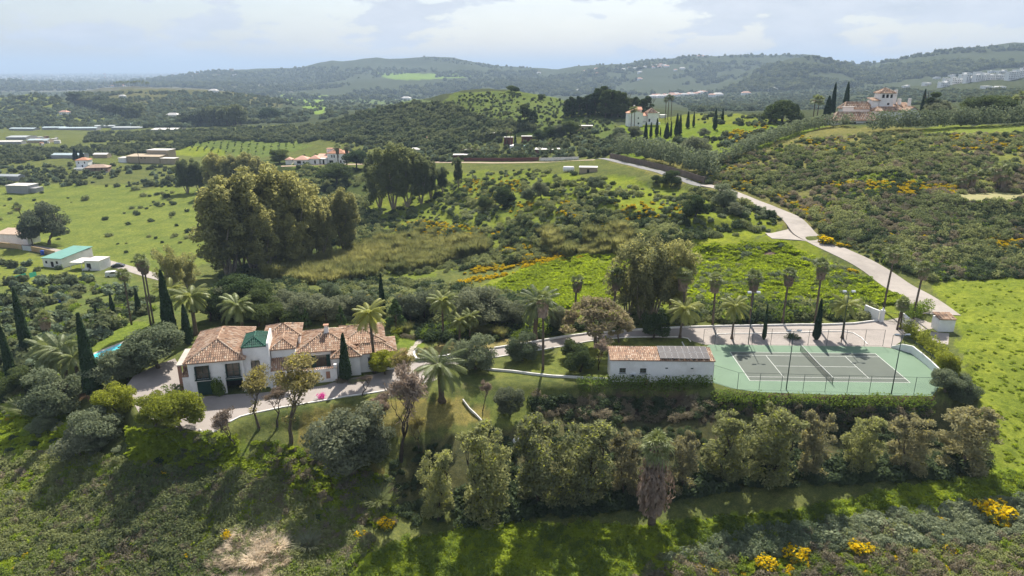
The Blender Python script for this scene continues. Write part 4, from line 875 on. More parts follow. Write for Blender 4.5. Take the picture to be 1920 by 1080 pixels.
DRIVE = [(372,808),(405,808),(432,790),(468,776),(592,753),(705,735),(760,725),(814,714),(835,700),(853,686),(870,679),(920,671),(962,664),(997,658),(1060,648),(1100,640),(1175,632),(1290,634),(1300,640),(1322,646),(1650,650),(1671,652),(1690,640),(1700,622),(1712,606),(1690,598),(1655,601),(1600,607),(1500,609),(1340,612),(1275,614),(1187,619),(1100,625),(1060,631),(1003,641),(953,649),(927,653),(860,666),(796,676),(784,678),(772,674),(745,690),(700,702),(640,712),(610,722),(560,730),(470,738),(452,738),(359,745),(352,738),(340,690),(328,672),(300,682),(250,705),(238,722),(245,745),(262,777),(330,800)]
sheet('driveway', DRIVE, .022, CONC); avoid_px(DRIVE, 0)
COURT = [(1336,717),(1372,728),(1420,735),(1560,740),(1748,742),(1770,713),(1742,687),(1712,663),(1690,656),(1650,650),(1330,646),(1317,655)]
avoid_px(COURT, 0)
CG = surf('court_green_acrylic', (.125,.20,.13), (.11,.18,.115), .3, rough=.8, grime=(.10,.165,.115)); CD = surf('court_grey_acrylic', (.088,.105,.085), (.075,.09,.075), .35, rough=.8, grime=(.075,.088,.075))
PAINT = surf('court_line_paint', (.55,.57,.54), (.48,.50,.47), 2)
court = sheet('tennis_court', COURT, .034, CG, th=.06)
cc_, ca = np.array((47.9, 98.85)), math.radians(-1.7)
def CT(s, t): return (cc_[0]+s*math.cos(ca)-t*math.sin(ca), cc_[1]+s*math.sin(ca)+t*math.cos(ca))
def crect(name, s0, s1, t0, t1, z, mat): return sheet(name, [CT(s0, t0), CT(s1, t0), CT(s1, t1), CT(s0, t1)], z, mat, th=.003, parent=court, kind=None, w=True)
hl, hw, lw = 11.885, 5.485, .04
crect('playing_area', -hl, hl, -hw, hw, .040, CD)
for a in ((-hl-.03, hl+.03, -hw-lw, -hw+lw), (-hl-.03, hl+.03, hw-lw, hw+lw), (-hl-lw*1.2, -hl+lw*1.2, -hw, hw), (hl-lw*1.2, hl+lw*1.2, -hw, hw), (-hl, hl, -4.115-lw, -4.115+lw), (-hl, hl, 4.115-lw, 4.115+lw), (-6.4-lw, -6.4+lw, -4.115, 4.115), (6.4-lw, 6.4+lw, -4.115, 4.115), (-6.4, 6.4, -lw, lw)): crect('court_line', *a, .0445+.0006*random.random(), PAINT)
nt_ = thing('tennis_net', 'dark tennis net with white top tape strung across the court', 'net', (*CT(0, 0), .04), ca)
mb = MB()
for k in range(109): y = -6.3+12.6*k/108; h = .92+.14*abs(y/6.3); mb.box(-.006, .006, y-.007, y+.007, .05, h)
for k in range(8): z = .08+.11*k; mb.box(-.006, .006, -6.3, 6.3, z-.006, z+.006)
mb.build('net_mesh', DARK, nt_); mb = MB()
for k in range(20):
    a, b = -6.3+.63*k, -6.3+.63*(k+1); ha, hb = .92+.14*abs(a/6.3), .92+.14*abs(b/6.3); mb.add([(-.02,a,ha-.05),(.02,a,ha-.05),(.02,b,hb-.05),(-.02,b,hb-.05),(-.02,a,ha+.03),(.02,a,ha+.03),(.02,b,hb+.03),(-.02,b,hb+.03)], [(0,3,2,1),(4,5,6,7),(0,1,5,4),(1,2,6,5),(2,3,7,6),(3,0,4,7)])
mb.build('net_tape', WHITE, nt_)
for y in (-6.4, 6.4): mb = MB(); mb.tube([(0, y, 0), (0, y, 1.1)], .05, 8); mb.build('net_post', METALG, nt_)
# fences round the court
def fence(name, label, pts, h, z=0.0, mat=METALG, sp=3.0, wires=True, group=None):
    q = [np.array(P(a, b, z)[:2]) for a, b in pts]; o0 = q[0]; t = thing(name, label, 'fence', (o0[0], o0[1], z), 0, group); ends = []
    for i in range(len(q)-1):
        L_ = np.linalg.norm(q[i+1]-q[i]); n = max(1, round(L_/sp)); ends += [q[i]+(q[i+1]-q[i])*k/n-o0 for k in range(n)]
    ends.append(q[-1]-o0); pm = MB().tube([(0, 0, 0), (0, 0, h)], .035, 6).mesh('fence_post', mat)
    for p in ends: link('fence_post', pm, t).location = (p[0], p[1], 0)
    mb = MB(); wm = MB(); lowm = MB()
    for a, b in zip(ends[:-1], ends[1:]):
        mb.tube([(*a, h), (*b, h)], .022, 5); lowm.tube([(*a, .08), (*b, .08)], .012, 4)
        if wires:
            d = unit(b-a); L_ = np.linalg.norm(b-a); n = int(L_/.35)
            for k in range(-8, n):   # chain link: crossing diagonals
                for sgn in (0, 1):
                    x0, x1 = k*.35, k*.35+h-.1; z0, z1 = .1, h; 
                    if x0 < 0: z0 += -x0; x0 = 0
                    if x1 > L_: z1 -= x1-L_; x1 = L_
                    if x1 <= x0: continue
                    A_, B_ = (x0, z0), (x1, z1)
                    if sgn: A_, B_ = (L_-x0, z0), (L_-x1, z1)
                    pa, pb = a+d*A_[0], a+d*B_[0]; w = .0035
                    wm.add([(*pa, A_[1]-w), (*pb, B_[1]-w), (*pb, B_[1]+w), (*pa, A_[1]+w)], [(0,1,2,3)])
    mb.build('top_rail', mat, t); lowm.build('bottom_wire', mat, t)
    if wires: w_o = wm.build('chain_link', METALG, t); w_o['kind'] = 'stuff'
    return t
fence('court_fence', 'tall green chain-link fence on the far side of the tennis court beside the drive', [(1318,648),(1340,646),(1655,649)], 2.95)
fence('court_fence', 'tall green chain-link fence on the near side of the court above the hedge', [(1336,716),(1382,731),(1755,741)], 2.75, sp=3.1)
fence('court_fence', 'green fence standing on the curved white wall at the right end of the court', [(1671,651),(1693,657),(1712,664),(1727,677),(1743,690),(1769,714)], 2.2, sp=3.2, wires=False)
wc = [P(*p, 0)[:2] for p in ((1671,651.5),(1690,657),(1709,663),(1726,676),(1743,690),(1758,704),(1770,714))]
mb = MB()
for (a, b), (ha, hb) in zip(zip(wc[:-1], wc[1:]), ((.25,1.15),(1.15,1.35),(1.35,1.3),(1.3,1.25),(1.25,1.2),(1.2,1.15))):
    d = unit(b-a); s = np.array((d[1], -d[0]))*-.1; V = [(*(a+s), -.1), (*(a-s), -.1), (*(b-s), -.1), (*(b+s), -.1), (*(a+s), ha), (*(a-s), ha), (*(b-s), hb), (*(b+s), hb)]; mb.add(V, [(0,3,2,1),(4,5,6,7),(0,1,5,4),(1,2,6,5),(2,3,7,6),(3,0,4,7)])
o = mb.build('curved_wall', WHITE); tag(o, 'low whitewashed wall curving round the right end of the tennis court', 'wall')
def floodlight(px, py, label, h=9.1, rz=0.0):
    p = P(px, py, 0); t = thing('floodlight_mast', label, 'floodlight', p, rz, 'floodlight masts around the tennis court'); mb = MB(); mb.tube([(0,0,0), (0,0,h*.5), (0,0,h)], [.085, .07, .05], 8); mb.build('pole', METALG, t, True)
    mb = MB(); mb.box(-.95, .95, -.03, .03, h-.05, h+.03); mb.build('crossbar', METALG, t)
    for x in (-.75, .75):
        M = np.array(Matrix.Translation((x, 0, h+.12)) @ Matrix.Rotation(-.55 if py > 700 else .55, 4, 'X')); mb = MB(); mb.box(-.3, .3, -.2, .2, -.09, .09, 0, M); mb.box(-.25, .25, -.12, .12, .09, .14, 0, M); l_ = mb.build('lamp', METALW, t); g = MB(); g.box(-.26, .26, -.16, .16, -.105, -.092, 0, M); g.build('lamp_glass', GLASS, l_)
floodlight(1403, 644, 'far floodlight mast left of the narrow cypress beside the court'); floodlight(1577, 642, 'far floodlight mast behind the right half of the court by the drive')
floodlight(1474, 730, 'near floodlight mast in front of the court left of the net'); floodlight(1671, 739, 'near floodlight mast at the right front of the court')
# kerbs and garden walls
wall_line('kerb_wall', 'long low white kerb wall on the far side of the drive from the gate to the olive tree', [(1648,602),(1600,608),(1545,610),(1500,610),(1400,612),(1340,613),(1275,615),(1187,620),(1130,625),(1100,627),(1060,632),(1003,642),(953,650),(927,654)], 0, .32, .22, WHITEK)
wall_line('kerb_wall', 'curved thick white wall beginning at the stepping path and running beside the drive', [(781,659),(777,664),(777,670),(781,676),(788,678),(796,677),(836,671),(862,667),(900,659)], 0, .55, .3, WHITEK)
wall_line('kerb', 'thin white kerb on the near side of the drive above the lawn and outbuilding', [(853,686),(870,680),(920,672),(962,665),(997,659),(1060,649),(1100,641),(1150,635),(1175,633),(1225,632),(1275,632),(1290,635),(1295,641)], 0, .14, .16, WHITEK, 'kerb')
wall_line('kerb', 'white kerb round the planted island in front of the court fence', [(1350,634),(1342,631),(1345,627),(1370,626),(1400,626),(1467,625),(1550,622),(1583,622),(1600,625),(1615,634),(1626,646)], 0, .14, .16, WHITEK, 'kerb')
wall_line('kerb', 'long white kerb edging the driveway in front of the villa', [(430,792),(450,782),(468,777),(530,764),(592,754),(650,744),(705,736),(760,726),(800,717)], 0, .14, .2, WHITEK, 'kerb')
wall_line('kerb', 'short white kerb between the lawn corner and the court gate', [(1279,642),(1283,650),(1287,656)], 0, .14, .16, WHITEK, 'kerb')
wall_line('garden_wall', 'low white garden wall running below the lawn to the outbuilding', [(905,692),(925,695),(962,698),(999,703),(1036,707),(1060,708),(1110,711),(1142,713)], 0, .35, .2, WHITEK)
wall_line('kerb', 'worn white edging beside the sloping garden path', [(868,752),(880,768),(893,780),(905,793),(912,800)], -2, .35, .15, WHITEK, 'kerb', zs=1)
# gate
wall_line('gate_wall', 'plain white wall on the left of the entrance gate', [(1620,591),(1633,597),(1646,602)], 0, 2.1, .3, WHITE)
wall_line('gate_wall', 'short white wall on the right of the entrance behind the twin palm', [(1686,599),(1694,606),(1703,614)], 0, 1.7, .3, WHITE)
p = P(1652, 603, 0); t = thing('gate_pillar', 'white gate pillar topped by a round lantern', 'pillar', p, .1); MB().box(-.3, .3, -.3, .3, 0, 2.3).build('pillar_body', WHITE, t); MB().tube([(0,0,2.3),(0,0,2.45),(0,0,2.6),(0,0,2.75)], [.1,.2,.2,.05], 8).build('lantern', METALW, t)
p = P(1656, 601, 0); t = thing('entrance_gate', 'open green metal entrance gate leaf beside the white pillar', 'gate', p, -.5); mb = MB()
for k in range(20): mb.box(.1+k*.14, .12+k*.14, -.01, .01, .1, 1.7)
mb.build('bars', METALG, t); mb = MB(); mb.box(.05, 2.85, -.02, .02, .08, .14); mb.box(.05, 2.85, -.02, .02, 1.68, 1.74); mb.box(.03, .08, -.03, .03, .02, 1.8); mb.box(2.82, 2.87, -.03, .03, .02, 1.8); mb.build('gate_frame', METALG, t)
# utility hut
p = P(1758, 622, 0); t = thing('utility_hut', 'small white hut with clay tile roof on the grass right of the court', 'hut', p, -.06); mb = MB(); facade(mb, 0, 2.75, 0, 2.25, 0, []); mb.box(0, .2, .25, 2.4, 0, 2.25); mb.box(2.55, 2.75, .25, 2.4, 0, 2.25); mb.box(.2, 2.55, 2.2, 2.4, 0, 2.25); mb.build('walls', WHITE, t); hip_roof(t, 0, 2.75, 0, 2.4, 2.3, 2.85, kind='shed', ov=.12)
sheet('hut_apron', [(1742,622),(1758,623),(1780,625),(1778,646),(1755,643),(1745,634)], .02, CONCL)
sheet('meadow_slab', [(1808,592),(1816,592),(1838,609),(1832,612),(1812,600)], .25, CONCL, th=.4)
sheet('stepping_path', [(763,672),(773,672),(776,655),(792,641),(800,634),(793,631),(783,637),(768,652)], .02, CONCL); sheet('brick_steps', [(741,664),(749,664),(752,680),(745,681)], .12, BRICK, th=.1)
# stones in the path (each its own piece)
sm0 = MB().prism([(-.26,-.18),(.05,-.25),(.28,-.1),(.25,.2),(-.1,.25),(-.3,.1)], 0, .05).mesh('paving_stone', surf('path_stone', (.50,.46,.38), (.38,.35,.28), 2)); pth = bpy.data.objects['stepping_path']
for k in range(46):
    f = k/45; cxp = np.interp(f, [0, .35, .7, 1], [768, 772, 784, 797]); cyp = np.interp(f, [0, .35, .7, 1], [671, 655, 642, 633]); q = P(cxp+(random.random()-.5)*8, cyp, .02)
    o = link('paving_stone', sm0, pth); o.location = q; o.rotation_euler[2] = random.random()*6.28
# ------------------------------------------------------------------ the villa
HA = math.radians(13); HO = (-45.9, 88.5, 0.0)
V_ = thing('villa', 'large white villa with clay tile hip roofs, green tower roof and two garage doors', 'house', HO, HA)
mb = MB(); H1 = [(.95,2.8,2.55,4.6), (5.05,6.9,2.5,4.6), (.9,3.3,0,2.2), (4.8,7.1,0,2.2)]
facade(mb, 0, 7.4, 0, 5.2, 0, H1); mb.box(0, .25, .25, 12, 0, 5.2); mb.box(7.15, 7.4, .25, 12, 0, 5.2); mb.box(.25, 7.15, 11.75, 12, 0, 5.2); mb.box(.25, 7.15, .25, 11.75, 2.25, 2.5); mb.build('garage_wing_walls', WHITE, V_)
MB().box(.3, 7.1, 2.5, 2.6, .01, 2.2).build('garage_back_wall', DARK, V_)
window(V_, .95, 2.8, 2.55, 4.6, 0, 2, 1, shutters=True, rail=True); window(V_, 5.05, 6.9, 2.5, 4.6, 0, 2, 1, shutters=True, rail=True)
mb = MB(); mb.box(.9, 3.3, .14, .2, 0, 2.2)
for k in range(5): mb.box(.92, 3.28, .115, .14, .05+.43*k, .43+.43*k)
mb.build('garage_door', GREEND, V_)
mb = MB(); mb.box(4.8, 7.1, .12, .2, 1.85, 2.2); mb.box(4.8, 7.1, .2, 2.1, 1.98, 2.04); o = mb.build('garage_door', GREEND, V_); o['label'] = 'garage door rolled up and open'
hip_roof(V_, 0, 7.4, 0, 12, 5.25, 7.15, r=4.0, ov=.45)
mb = MB(); mb.box(-1.75, -.46, 1.0, 7.2, 4.45, 4.6); mb.build('porch_slab', surf('porch_concrete', (.45,.41,.36), (.36,.33,.29), 1), V_)
for y in (1.4, 4.2, 6.8): MB().box(-1.7, -1.25, y, y+.4, 0, 4.45).build('brick_pillar', BRICK, V_)
MB().box(-1.1, -.02, .8, 3.0, 0, 2.7).build('lean_to', WHITE, V_); hip_roof(V_, -1.1, -.1, .8, 3.0, 2.8, 3.3, kind='shed', ov=.08, name='lean_to_roof')
# tower
mb = MB(); facade(mb, 7.41, 10.7, 0, 6.5, .8, [(8.3,9.6,2.85,4.4), (8.35,9.55,0,2.1)]); mb.box(10.45, 10.7, 1.05, 6, 0, 6.5); mb.box(7.41, 7.66, 1.05, 6, 5.0, 6.5); mb.box(7.66, 10.45, 5.75, 6, 0, 6.5); mb.box(7.66, 10.45, 1.05, 5.75, 2.4, 2.5)
arc = [(8.3+.65-.65*math.cos(math.pi*k/10), 4.0+.6*math.sin(math.pi*k/10)) for k in range(11)]
for (a, b), (c, d) in zip(arc[:-1], arc[1:]): mb.add([(a,.8,b),(c,.8,d),(c,.8,4.61),(a,.8,4.61),(a,1.04,b),(c,1.04,d),(c,1.04,4.61),(a,1.04,4.61)], [(0,1,2,3),(0,4,5,1),(7,6,5,4)])
mb.build('tower_walls', WHITE, V_); window(V_, 8.3, 9.6, 2.85, 4.5, .86, 2, 1); MB().box(8.35, 9.55, .95, 1.0, 0, 2.1).build('tower_door', GREEND, V_)
mb = MB(); mb.add([(8.1,.1,2.15),(9.8,.1,2.15),(9.8,.78,2.55),(8.1,.78,2.55),(8.1,.1,2.08),(9.8,.1,2.08),(9.8,.78,2.1),(8.1,.78,2.1)], [(0,1,2,3),(4,7,6,5),(0,4,5,1),(1,5,6,2),(3,7,4,0)]); mb.build('awning', GREEND, V_)
hip_roof(V_, 7.45, 10.5, .8, 6.0, 6.5, 7.45, mat=TILEG, ov=.16, name='green_tower_roof', sp=.27)
mb = MB(); mb.add([(10.71,.2,0),(11.1,.2,0),(11.1,6,0),(10.71,6,0),(10.71,.9,6.9),(10.98,.9,6.9),(10.98,6,7.3),(10.71,6,7.3),(10.71,.55,3),(11.05,.55,3),(11.05,6,3),(10.71,6,3)], [(8,9,5,4),(0,1,9,8),(9,10,6,5),(1,2,10,9),(10,11,7,6),(2,3,11,10),(11,8,4,7),(3,0,8,11),(4,5,6,7)]); mb.build('tower_parapet', WHITE, V_)
# middle blocks
mb = MB(); facade(mb, 11.12, 14.4, 0, 5.5, 1.7, [(11.7,13.6,0,2.3)]); mb.box(14.15, 14.4, 1.95, 7, 0, 5.5); mb.box(9.6, 14.9, 11.2, 11.4, 0, 5.5); mb.box(14.65, 14.9, 6.6, 11.2, 0, 5.5); mb.box(9.6, 9.85, 6.6, 11.2, 0, 5.5); mb.build('middle_walls', WHITE, V_)
MB().box(11.2, 14.1, 2.2, 2.3, 0, 2.4).build('porch_back', DARK, V_)
hip_roof(V_, 11.25, 14.4, 1.7, 7.4, 5.5, 6.45, ov=.3, name='entrance_roof'); hip_roof(V_, 9.8, 14.9, 6.7, 11.4, 5.55, 6.75, ov=.3, name='rear_roof')
hip_roof(V_, 11.15, 14.7, -.55, 1.65, 3.0, 4.15, kind='shed', ov=.05, name='porch_roof')
for x in (11.3, 13.0, 14.4): MB().box(x, x+.3, -.45, -.15, 0, 2.85).build('porch_pillar', WHITE, V_)
MB().box(11.15, 14.7, -.42, -.2, 2.72, 2.95).build('porch_beam', WHITE, V_)
# living wing
mb = MB(); facade(mb, 14.42, 20, .0, 3.75, 4.1, [(14.9,16.85,1.0,3.0), (17.05,19.0,1.0,3.0)]); MB().box(14.42, 22.6, 11.7, 11.95, 0, 3.9).build('rear_wall', WHITE, V_); mb.build('living_walls', WHITE, V_); MB().box(14.42, 20.0, .85, 4.09, -.1, .9).build('terrace_floor', TERRA, V_)
for a, b in ((14.9, 16.85), (17.05, 19.0)): window(V_, a, b, 1.0, 3.0, 4.1, 3, 1, fw=.07)
for x in (16.6, 18.75): mb = MB(); mb.box(x, x+.55, 4.02, 4.08, 1.0, 3.0); [mb.box(x+.04, x+.51, 4.005, 4.02, 1.06+.19*k, 1.2+.19*k) for k in range(10)]; mb.build('shutter', GREEND, V_)
mb = MB(); facade(mb, 14.45, 20.3, 0, 2.15, .6, [(18.7,19.3,.5,1.7)], th=.22); mb.box(20.08, 20.3, .82, 2.2, 0, 2.15); mb.build('terrace_parapet', WHITE, V_)
MB().box(18.7, 19.3, .72, .78, .5, 1.7).build('niche', TERRA, V_)
mt = MB(); face_tiles(mt, [(14.45,.48,2.16),(20.42,.48,2.16),(20.42,.95,2.30),(14.45,.95,2.30)], (1,0,0), .27, .5, .08); o = mt.build('parapet_tiles', TILE, V_)
for x in (19.9,): MB().box(x, x+.42, .5, .92, 2.2, 2.75).build('parapet_pier', WHITE, V_)
hip_roof(V_, 14.5, 22.9, 3.7, 12.2, 3.85, 5.6, r=4.3, ov=.35, name='living_roof')
mb = MB(); mb.box(18.6, 19.25, 7.0, 7.6, 5.0, 6.35); ch = mb.build('chimney', WHITE, V_); mb = MB(); mb.box(18.52, 19.33, 6.92, 7.68, 6.62, 6.72); [mb.box(x, x+.12, y, y+.12, 6.36, 6.62) for x in (18.6, 18.87, 19.13) for y in (7.0, 7.48)]; mb.build('chimney_cap', TERRA, ch)
# bedroom wings on the right
mb = MB(); facade(mb, 19.8, 23.8, 0, 3.15, 2.0, [(20.6,21.3,.6,2.3)]); mb.box(23.55, 23.8, 2.25, 4, 0, 3.15); mb.box(20.05, 20.3, 2.25, 5, 0, 3.15); mb.build('front_wing_walls', WHITE, V_); window(V_, 20.6, 21.3, .6, 2.3, 2.0, 1, 2)
hip_roof(V_, 19.8, 23.8, 2.0, 7.4, 3.2, 4.55, ov=.3, name='front_wing_roof')
mb = MB(); facade(mb, 23.81, 29.1, 0, 3.15, 2.9, [(25.0,26.1,1.0,2.3), (27.6,28.6,.4,2.3)]); mb.box(28.85, 29.1, 3.15, 8, 0, 3.15); mb.box(24, 28.85, 7.75, 8, 0, 3.15); mb.build('bedroom_walls', WHITE, V_)
window(V_, 25.0, 26.1, 1.0, 2.3, 2.9, 2, 2); window(V_, 27.6, 28.6, .4, 2.3, 2.9, 2, 1)
mb = MB(); [mb.box(24.98+.16*k, 25.0+.16*k, 2.78, 2.8, .95, 2.4) for k in range(8)]; mb.box(24.9, 26.2, 2.76, 2.82, .9, .96); mb.box(24.9, 26.2, 2.76, 2.82, 2.38, 2.44); mb.build('window_grille', METALG, V_)
hip_roof(V_, 22.4, 29.1, 2.9, 8.1, 3.2, 4.35, ov=.35, name='bedroom_roof')
mb = MB(); mb.box(27.35, 27.6, 8, 12.6, 0, 4.0); mb.box(22.6, 27.35, 12.35, 12.6, 0, 4.0); mb.build('rear_walls', WHITE, V_); hip_roof(V_, 21.0, 27.6, 4.9, 12.6, 4.1, 5.3, ov=.3, name='rear_bedroom_roof')
avoid_w([(HO[0]+s*math.cos(HA)-t_*math.sin(HA), HO[1]+s*math.sin(HA)+t_*math.cos(HA)) for s, t_ in ((-2.2,-1.5),(30,-1.5),(30,13.5),(-2.2,13.5))])
# ------------------------------------------------------------------ outbuilding with solar panels
OP = (14.7, 93.4, 0); OB = thing('outbuilding', 'long low white outbuilding with clay tiles and solar panels left of the court', 'outbuilding', OP, math.radians(-1.6))
mb = MB(); facade(mb, 0, 15.3, 0, 3.45, 0, [(1.35,2.3,1.45,2.25), (4.4,5.35,1.45,2.25), (8.15,8.55,2.2,2.4), (11.9,12.3,2.2,2.4)]); mb.box(0, .25, .25, 3.6, 0, 3.45); mb.box(15.05, 15.3, .25, 3.6, 0, 3.45); mb.box(.25, 15.05, 3.35, 3.6, 0, 3.8); mb.build('walls', WHITE, OB)
for a in (1.35, 4.4): w = window(OB, a, a+.95, 1.45, 2.25, 0, 2, 2, frame=surf('grey_green_frame', (.12,.17,.15), None, 2), fw=.05); MB().box(a-.08, a+1.03, -.06, -.002, 1.34, 1.44).build('sill', surf('grey_sill', (.25,.27,.26), None, 2), w)
for a in (8.15, 11.9): mb = MB(); [mb.box(a, a+.4, .06, .12, 2.2+.05*k, 2.235+.05*k) for k in range(4)]; mb.build('vent', METALG, OB)
mb = MB(); mb.box(3.0, 3.8, -.32, -.004, .85, 1.45); ac = mb.build('air_conditioner', METALW, OB); mb = MB(); mb.tube([(3.32,-.335,1.15),(3.32,-.322,1.15)], .21, 14); mb.build('fan_grille', DARK, ac)
hip_roof(OB, 0, 15.3, 0, 3.6, 3.5, 4.2, kind='shed', ov=.14)
SOL = surf('solar_cell', (.045,.042,.05), (.06,.055,.06), 1, rough=.6, spec=.15)
sl = math.atan2(.62, 3.8); Ms = Matrix.Translation((0, -.14, 3.76)) @ Matrix.Rotation(sl, 4, 'X')
pm = MB().box(-.44, .44, -.84, .84, 0, .04).mesh('solar_panel', surf('panel_frame', (.48,.48,.49), None, 2, rough=.7, spec=.1)); gm = MB().box(-.415, .415, -.815, .815, .041, .046).mesh('solar_cells', SOL); lm_ = MB().box(-.415, .415, -.01, .01, .0465, .049).mesh('cell_joint', MATS['panel_frame'])
for i in range(8):
    for j in range(2):
        o = link('solar_panel', pm, OB); o.matrix_local = Ms @ Matrix.Translation((7.75+i*.925, 1.0+j*1.73, .13)); link('solar_cells', gm, o)
avoid_w([(14,92.2),(30.6,91.8),(30.8,98),(14,98)])
for k, (sx, c, nm, lb) in enumerate(((5.35, TERRA, 'plant_pot', 'red clay pot at the foot of the outbuilding wall'), (7.4, DARK, 'dark_bin', 'left one of two dark bins against the outbuilding wall'), (7.95, DARK, 'dark_bin', 'right one of two dark bins against the outbuilding wall'))):
    mb = MB(); mb.tube([(0,0,0),(0,0,.25),(0,0,.5),(0,0,.55)], [.16,.22,.26,.28], 10); o = mb.build(nm, c); o.location = (OP[0]+sx, OP[1]-.7, -.02); tag(o, lb, 'pot' if k == 0 else 'bin')
# pool and lawn
sheet('swimming_pool_surround', [(-71.9,104.6),(-67.4,115.5),(-61.4,113.2),(-66.3,102.2)], -1.1, surf('pool_paving', (.50,.45,.38), (.42,.38,.33), 1), th=.5, w=True)
m_, ns_, ls_ = new_mat('pool_water'); nt = m_.node_tree; o_ = ns_.new("ShaderNodeOutputMaterial"); p_ = ns_.new("ShaderNodeBsdfPrincipled"); ls_.new(p_.outputs[0], o_.inputs[0]); ls_.new(mixrgb(nt, noise(nt, 1.2, 3), (.03,.42,.50), (.05,.55,.60)), p_.inputs[0]); p_.inputs['Roughness'].default_value = .1
b_ = ns_.new("ShaderNodeBump"); b_.inputs['Strength'].default_value = .15; ls_.new(noise(nt, 3, 3), b_.inputs['Height']); ls_.new(b_.outputs[0], p_.inputs['Normal'])
MATS['pool_water'] = m_; sheet('pool_water', [(-71.0,105.0),(-67.1,114.4),(-62.4,112.7),(-66.8,103.2)], -1.09, m_, th=.004, w=True)
avoid_w([(-72.5,104),(-67.6,116),(-60.8,113.5),(-66,101.6)])
# ------------------------------------------------------------------ houses and walls further off
WALLT = surf('tan_wall', (.42,.34,.24), (.36,.29,.2), .5); WALLB = surf('brown_wall', (.26,.17,.12), (.2,.135,.1), .5); WALLO = surf('ochre_wall', (.50,.35,.17), (.42,.29,.15), .6, grime=(.5,.45,.36)); WALLG = surf('grey_render', (.33,.33,.33), (.28,.28,.28), .4)
PINKR = surf('pink_roof', (.58,.33,.25), (.50,.28,.2), .4); LIGHTR = surf('pale_roof', (.62,.60,.56), (.55,.53,.5), .4); ORR = surf('orange_roof', (.50,.24,.14), (.42,.2,.12), .5); TEAL = surf('green_felt_roof', (.13,.29,.25), (.12,.26,.225), .5)
SCREENB = surf('red_fence', (.15,.055,.042), (.11,.045,.038), 1)
def block(t, s0, s1, t0, t1, z0, ze, zr, roof='hip', wm=None, rm=None, wins=(), ov=.4, sp=0, r=None, gl=None):
    wm = wm or WHITE; mb = MB(); hs = [(s, s+w, z, z+h) for s, z, w, h in wins]; facade(mb, s0, s1, z0, ze, t0, hs); mb.box(s0, s0+.25, t0+.25, t1, z0, ze); mb.box(s1-.25, s1, t0+.25, t1, z0, ze); mb.box(s0+.25, s1-.25, t1-.25, t1, z0, ze)
    if roof == 'gable': mb.add([(s0,t0,ze),(s0,t1,ze),(s0,(t0+t1)/2,zr-.1),(s1,t0,ze),(s1,t1,ze),(s1,(t0+t1)/2,zr-.1)], [(0,2,1),(3,4,5)])
    if roof == 'gable_t': mb.add([(s0,t0,ze),(s1,t0,ze),((s0+s1)/2,t0,zr-.1)], [(0,1,2)])
    mb.build('walls', wm, t)
    for a, b, c, d in hs: w = MB().box(a, b, t0+.12, t0+.16, c, d).build('window', DARK if gl is None else gl, t)
    if roof == 'flat': MB().box(s0-ov, s1+ov, t0-ov, t1+ov, ze+.003, ze+.2).build('roof', rm or LIGHTR, t)
    elif rm is not None and not sp:
        q = {'hip': 0}; hip_plain(t, s0-ov, s1+ov, t0-ov, t1+ov, ze, zr, rm, roof, r)
    else: hip_roof(t, s0, s1, t0, t1, ze, zr, rm or TILE, ov, sp or .75, roof, r, ln=1.1)
def hip_plain(t, s0, s1, t0, t1, ze, zr, rm, kind, r=None):
    mb = MB(); w, d = s1-s0, t1-t0
    if kind == 'hip':
        if w > d: i = r or d/2; A_, B_ = (s0+i, (t0+t1)/2, zr), (s1-i, (t0+t1)/2, zr); F = [[0,1,5,4],[1,2,5],[2,3,4,5],[3,0,4]]
        else: i = r or w/2; A_, B_ = ((s0+s1)/2, t0+i, zr), ((s0+s1)/2, t1-i, zr); F = [[0,1,4],[1,2,5,4],[2,3,5],[3,0,4,5]]
    elif kind == 'gable': A_, B_ = (s0, (t0+t1)/2, zr), (s1, (t0+t1)/2, zr); F = [[0,1,5,4],[2,3,4,5]]
    elif kind == 'gable_t': A_, B_ = ((s0+s1)/2, t0, zr), ((s0+s1)/2, t1, zr); F = [[1,2,5,4],[3,0,4,5]]
    else: A_, B_ = (s0, t1, zr), (s1, t1, zr); F = [[0,1,5,4]]
    V = [(s0,t0,ze),(s1,t0,ze),(s1,t1,ze),(s0,t1,ze),A_,B_]
    for f in F: slab(mb, [V[k] for k in f], .15, 0, .5)
    mb.build('roof', rm, t)
def at(px, py, z=None): return G(px, py) if z is None else P(px, py, z)
# hilltop villa
p = P(1555, 237, 21.6); t = thing('hilltop_villa', 'rambling white hilltop villa with brown tile roofs and a square lookout tower', 'house', p, -.03)
block(t, 1.2, 21, 0, 7.5, 0, 2.4, 5.6, wins=[(15,0,3,1.9), (5,.3,6,1.5)], r=3.4); block(t, 9.6, 22, 10, 16, 0, 6.7, 9.3, wins=[], r=2); block(t, 8.6, 13.2, 9, 9.9, 0, 7.6, 7.8, 'flat')
block(t, 24.2, 30.2, 10, 15.5, 0, 13.3, 15.2, wins=[(25.0,11.3,1.1,1.5), (26.7,11.3,1.1,1.5), (28.5,11.3,1.0,1.5), (27.6,8.3,1,.9)]); block(t, 21.3, 24, 10, 15, 0, 10.2, 11.2, 'shed')
block(t, 21.2, 31.8, 3, 9.5, 0, 6.1, 7.6, 'hip', wins=[(23.2,.6,1.3,3.6), (26.2,1.8,2.8,2.3)], r=1.2); block(t, 32, 38.6, 2.4, 10, 0, 5.6, 7.8, 'gable_t', wins=[(33,1.2,3.5,2.2)]); block(t, 30.5, 38, 10.2, 15, 0, 7.6, 9.2, 'shed')
for x, y, h, w in ((31.8, 13, 14.6, 1), (33.3, 12, 10.9, 1.2), (36.2, 9, 11.2, 1)): MB().box(x, x+w, y, y+w, 6, h).build('chimney', WHITE, t)
